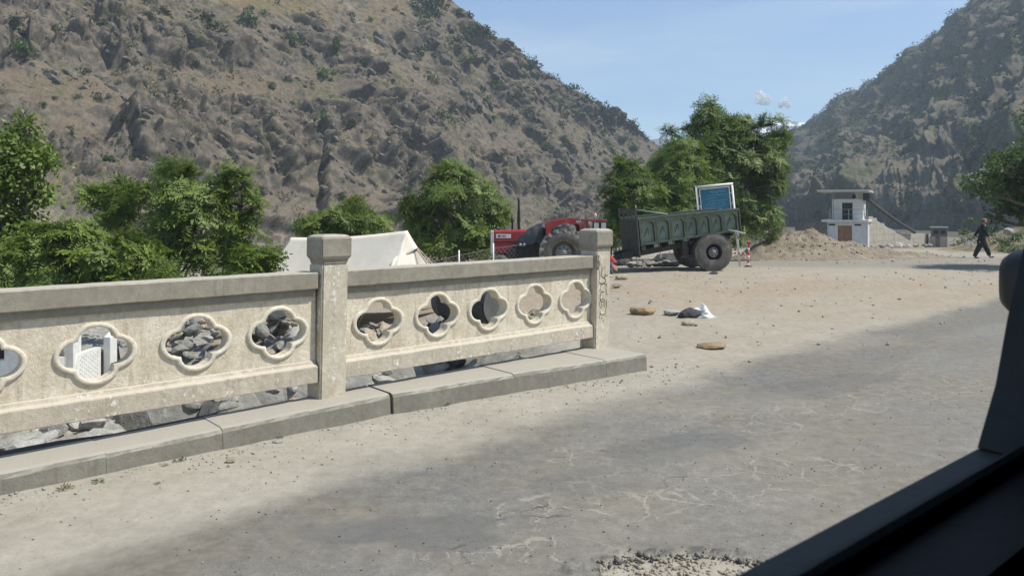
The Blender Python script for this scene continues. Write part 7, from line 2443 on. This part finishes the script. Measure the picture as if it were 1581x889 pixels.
# ---- gravel and crumbs: nobody could count it
def gravel(name, pts, sizes, mat, seed):
    r2 = np.random.default_rng(seed)
    base = []
    for k in range(4):
        bm = bmesh.new(); bmesh.ops.create_icosphere(bm, subdivisions=1, radius=1.0)
        V = np.array([v.co[:] for v in bm.verts]); Fq = np.array([[v.index for v in f.verts] for f in bm.faces]); bm.free()
        V = V * (1 + 0.3 * r2.normal(size=(len(V), 1))).clip(0.6, 1.5) * np.array([1, 0.8, 0.65])
        base.append((V, Fq, np.zeros(len(V))))
    V, Fq, tn = scatter(base, pts, sizes, r2.normal(size=(len(pts), 3)), seed, 0.3)
    return tag(link_mesh(name, np_mesh(name, V, Fq, mat, False)), kind="stuff")
r2 = np.random.default_rng(5)
def on_ground(x, y, s): return np.stack([x, y, zg(x, y) + s * 0.2], -1)
M_GRAVEL = simple("mixed_gravel", (0.20, 0.18, 0.15), (0.42, 0.38, 0.32), 0.95, 9, 0.3, 30, coords="World")
# by the kerb and over the dusty road edge
q = r2.uniform(-4.5, 4.2, 1500); d = r2.exponential(0.30, 1500) + 0.02
p_ = -np.interp(q, [a for a, _ in FRONT], [-b_ for _, b_ in FRONT]) - d
x = O1.x + DQ.x * q + DP.x * p_; y = O1.y + DQ.y * q + DP.y * p_
s = 0.003 + 0.011 * r2.random(1500) ** 3
gravel("gravel", on_ground(x, y, s), s, M_GRAVEL, 1)
# yard
n = 2400
x = r2.uniform(-0.5, 16, n); y = 8.8 + 15 * r2.random(n) ** 1.3
qq, p2_ = qp(x, y); keep = (qq > 3.4) & (-p2_ < 1.3 + 0.15 * np.maximum(qq - 4, 0))
x, y = x[keep], y[keep]; s = 0.005 + 0.030 * r2.random(len(x)) ** 7
M_GRAVELT = simple("tan_gravel", (0.22, 0.185, 0.135), (0.36, 0.315, 0.25), 0.95, 6, 0.3, 30, coords="World")
gravel("gravel", on_ground(x, y, s), s, M_GRAVELT, 2)
# pothole and broken asphalt near the frame's lower edge
n = 1500
a = r2.uniform(0, 6.28, n); t = np.sqrt(r2.random(n))
x = POT[0] + 0.48 * t * np.cos(a); y = POT[1] - 0.13 + 0.25 * t * np.sin(a)
s = 0.003 + 0.013 * r2.random(n) ** 3
pts = on_ground(x, y, s); pts[:, 2] -= 0.030
gravel("gravel", pts, s, M_GRAVELT, 3)
# dark crumbs broken off the pothole's edge
n = 200
a = r2.uniform(0.1, 3.0, n); t = 0.82 + 0.22 * r2.random(n)
x = POT[0] + 0.50 * t * np.cos(a) + r2.normal(size=n) * 0.02; y = POT[1] - 0.13 + 0.25 * t * np.sin(a) + r2.normal(size=n) * 0.015
s = 0.004 + 0.018 * r2.random(n) ** 4
pts = on_ground(x, y, s); pts[:, 2] -= 0.016
gravel("gravel", pts, s, simple("broken_asphalt_lumps", (0.09, 0.085, 0.078), (0.22, 0.205, 0.18), 0.95, 20, 0.3, 60, coords="World"), 8)
n = 900
n = 3000
x = r2.uniform(-1.8, 5.0, n); y = 3.7 + 6.0 * r2.random(n) ** 1.4; s = 0.002 + 0.007 * r2.random(n) ** 4
qq, p2_ = qp(x, y); keep = -p2_ > 0.9
gravel("gravel", on_ground(x[keep], y[keep], s[keep]), s[keep], simple("dark_asphalt_crumbs", (0.06, 0.057, 0.052), (0.22, 0.2, 0.17), 0.95, 12, 0.2, 30, coords="World"), 4)
# stones in the dug heap
ii = r2.choice(len(MOUND_V), 2600, p=(MOUND_H + 0.02) / (MOUND_H + 0.02).sum())
pts = MOUND_V[ii] + r2.normal(size=(2600, 3)) * np.array([0.04, 0.04, 0.0]); s = 0.010 + 0.055 * r2.random(2600) ** 5
o = gravel("mound_stones", pts, s, M_GRAVELT, 6)
o.name = "stones"; o.parent = mound
# rubble scattered around the foot of the heap and the yard beyond
n = 500
x = r2.uniform(8, 24, n); y = r2.uniform(27, 54, n); s = 0.02 + 0.09 * r2.random(n) ** 6
gravel("gravel", on_ground(x, y, s), s, M_GRAVELT, 7)
# ================================================================== THE VEHICLE ONE LOOKS OUT OF
M_TRIM = simple("black_door_trim", (0.005, 0.005, 0.0055), (0.008, 0.008, 0.0085), 0.65, 12, 0.1, 60, spec=0.3)
M_SEAL = simple("dark_window_seal", (0.030, 0.034, 0.036), (0.045, 0.05, 0.052), 0.7, 10, 0.1, 60)
M_LEDGE = simple("grey_blue_window_ledge", (0.026, 0.028, 0.028), (0.038, 0.040, 0.040), 0.6, 8, 0.1, 60)
M_SHELL = simple("dark_vehicle_lining", (0.012, 0.012, 0.012), (0.020, 0.020, 0.020), 0.9, 6, 0.0)
M_BODYP = simple("vehicle_body_paint", (0.42, 0.42, 0.41), (0.48, 0.48, 0.47), 0.35, 4, 0.0, spec=0.6)
VA = math.atan2(0.645, 0.765)
car = thing("vehicle", "dark vehicle interior framing the view, its window ledge and pillar in shadow", "vehicle", (0, 0, 0), (0, 0, VA))
# own axes: x along the vehicle, y outwards through the window, z up
def slab(name, poly, y0, y1, mat, parent=car, bev=0.0):
    mb = MB(); mb.prism(poly, y0, y1); return mb.build(name, mat, parent, bev)
door = slab("door", [(-2.3, 0.5), (1.9, 0.5), (1.9, 1.545), (-2.3, 1.545)], 0.20, 0.272, M_TRIM)
slab("window_ledge", [(-1.6, 1.42), (0.905, 1.42), (0.905, 1.551), (-1.6, 1.551)], 0.2745, 0.309, M_LEDGE, door, 0.004)
slab("window_seal", [(-1.6, 1.535), (0.94, 1.535), (0.94, 1.562), (-1.6, 1.562)], 0.262, 0.2740, M_SEAL, door, 0.004)
slab("outer_skin", [(-2.3, 0.5), (1.9, 0.5), (1.9, 1.47), (-2.3, 1.47)], 0.311, 0.345, M_BODYP, door)
pillar = slab("window_pillar", [(0.906, 1.42), (0.906, 1.551), (0.955, 1.60), (0.993, 1.672), (1.05, 1.757), (1.30, 2.16), (1.9, 2.16), (1.9, 1.42)], 0.225, 0.309, M_TRIM)
slab("pillar_seal", [(0.888, 1.5525), (0.905, 1.5525), (0.953, 1.602), (0.990, 1.673), (1.047, 1.758), (1.297, 2.16), (1.282, 2.16), (1.034, 1.762), (0.976, 1.678), (0.940, 1.610)], 0.262, 0.305, M_SEAL, pillar)
slab("rear_pillar", [(-1.6, 1.5525), (-1.48, 1.5525), (-1.35, 2.16), (-1.6, 2.16)], 0.225, 0.309, M_TRIM)
mb = MB(); mb.box((-2.4, -1.35, 2.162), (2.0, 0.35, 2.22)); mb.build("roof", M_BODYP, car, 0.01)
mb = MB(); mb.box((-2.3, -1.3, 2.10), (1.9, 0.30, 2.158)); mb.build("roof_lining", M_SHELL, car)
mb = MB(); mb.box((-2.3, -1.3, 0.44), (1.9, 0.34, 0.498)); mb.build("floor", M_SHELL, car)
mb = MB(); mb.box((-2.3, -1.33, 0.5), (1.9, -1.28, 2.098)); mb.build("far_side", M_SHELL, car)
mb = MB(); mb.box((-2.36, -1.28, 0.5), (-2.302, 0.30, 2.098)); mb.build("rear_wall", M_SHELL, car)
mb = MB(); mb.box((1.902, -1.28, 0.5), (1.96, 0.30, 2.098)); mb.build("front_wall", M_SHELL, car)
mb = MB(); mb.box((1.25, -1.27, 0.5), (1.90, 0.19, 1.40)); mb.build("dashboard", M_SHELL, car, 0.04)
# the window glass, clean enough to see through, with a very slight tint
m = bpy.data.materials.new("window_glass"); m.use_nodes = True
N, L = m.node_tree.nodes, m.node_tree.links; N.clear()
tr = N.new("ShaderNodeBsdfTransparent"); tr.inputs["Color"].default_value = (0.985, 0.992, 0.99, 1)
mo = N.new("ShaderNodeOutputMaterial"); L.new(tr.outputs[0], mo.inputs["Surface"])
slab("window_pane", [(-1.47, 1.545), (0.90, 1.545), (0.955, 1.60), (1.30, 2.16), (-1.36, 2.16)], 0.2885, 0.2915, m)
# the outside mirror
mb = MB()
n = 28
cxm, czm, rw_m, rh_m = 1.630, 1.668, 0.098, 0.062
def sup(t, k): 
    c_, s_ = math.cos(t), math.sin(t)
    return (cxm + k * rw_m * math.copysign(abs(c_) ** 0.55, c_), czm + k * rh_m * math.copysign(abs(s_) ** 0.6, s_))
vs, fs = [], []
levels = [(0.36, 0.80), (0.375, 0.96), (0.40, 1.0), (0.45, 1.0), (0.485, 0.93), (0.50, 0.75)]
for y, k in levels:
    for i in range(n): 
        a, b_ = sup(2 * math.pi * i / n, k); vs.append((a, y, b_))
for l in range(len(levels) - 1):
    for i in range(n): fs.append((l * n + i, l * n + (i + 1) % n, (l + 1) * n + (i + 1) % n, (l + 1) * n + i))
fs += [tuple(range(n))[::-1], tuple((len(levels) - 1) * n + i for i in range(n))]
mb.smooth = True; mb.add(vs, fs)
mir = mb.build("side_mirror", simple("dark_blue_grey_mirror_shell", (0.008, 0.010, 0.012), (0.012, 0.014, 0.017), 0.5, 6, 0.0, spec=0.5), car)
mb = MB(); mb.tube([(1.615, 0.43, 1.61), (1.60, 0.40, 1.54), (1.58, 0.32, 1.50)], [0.03, 0.028, 0.035], 8); mb.build("mirror_arm", M_TRIM, mir)
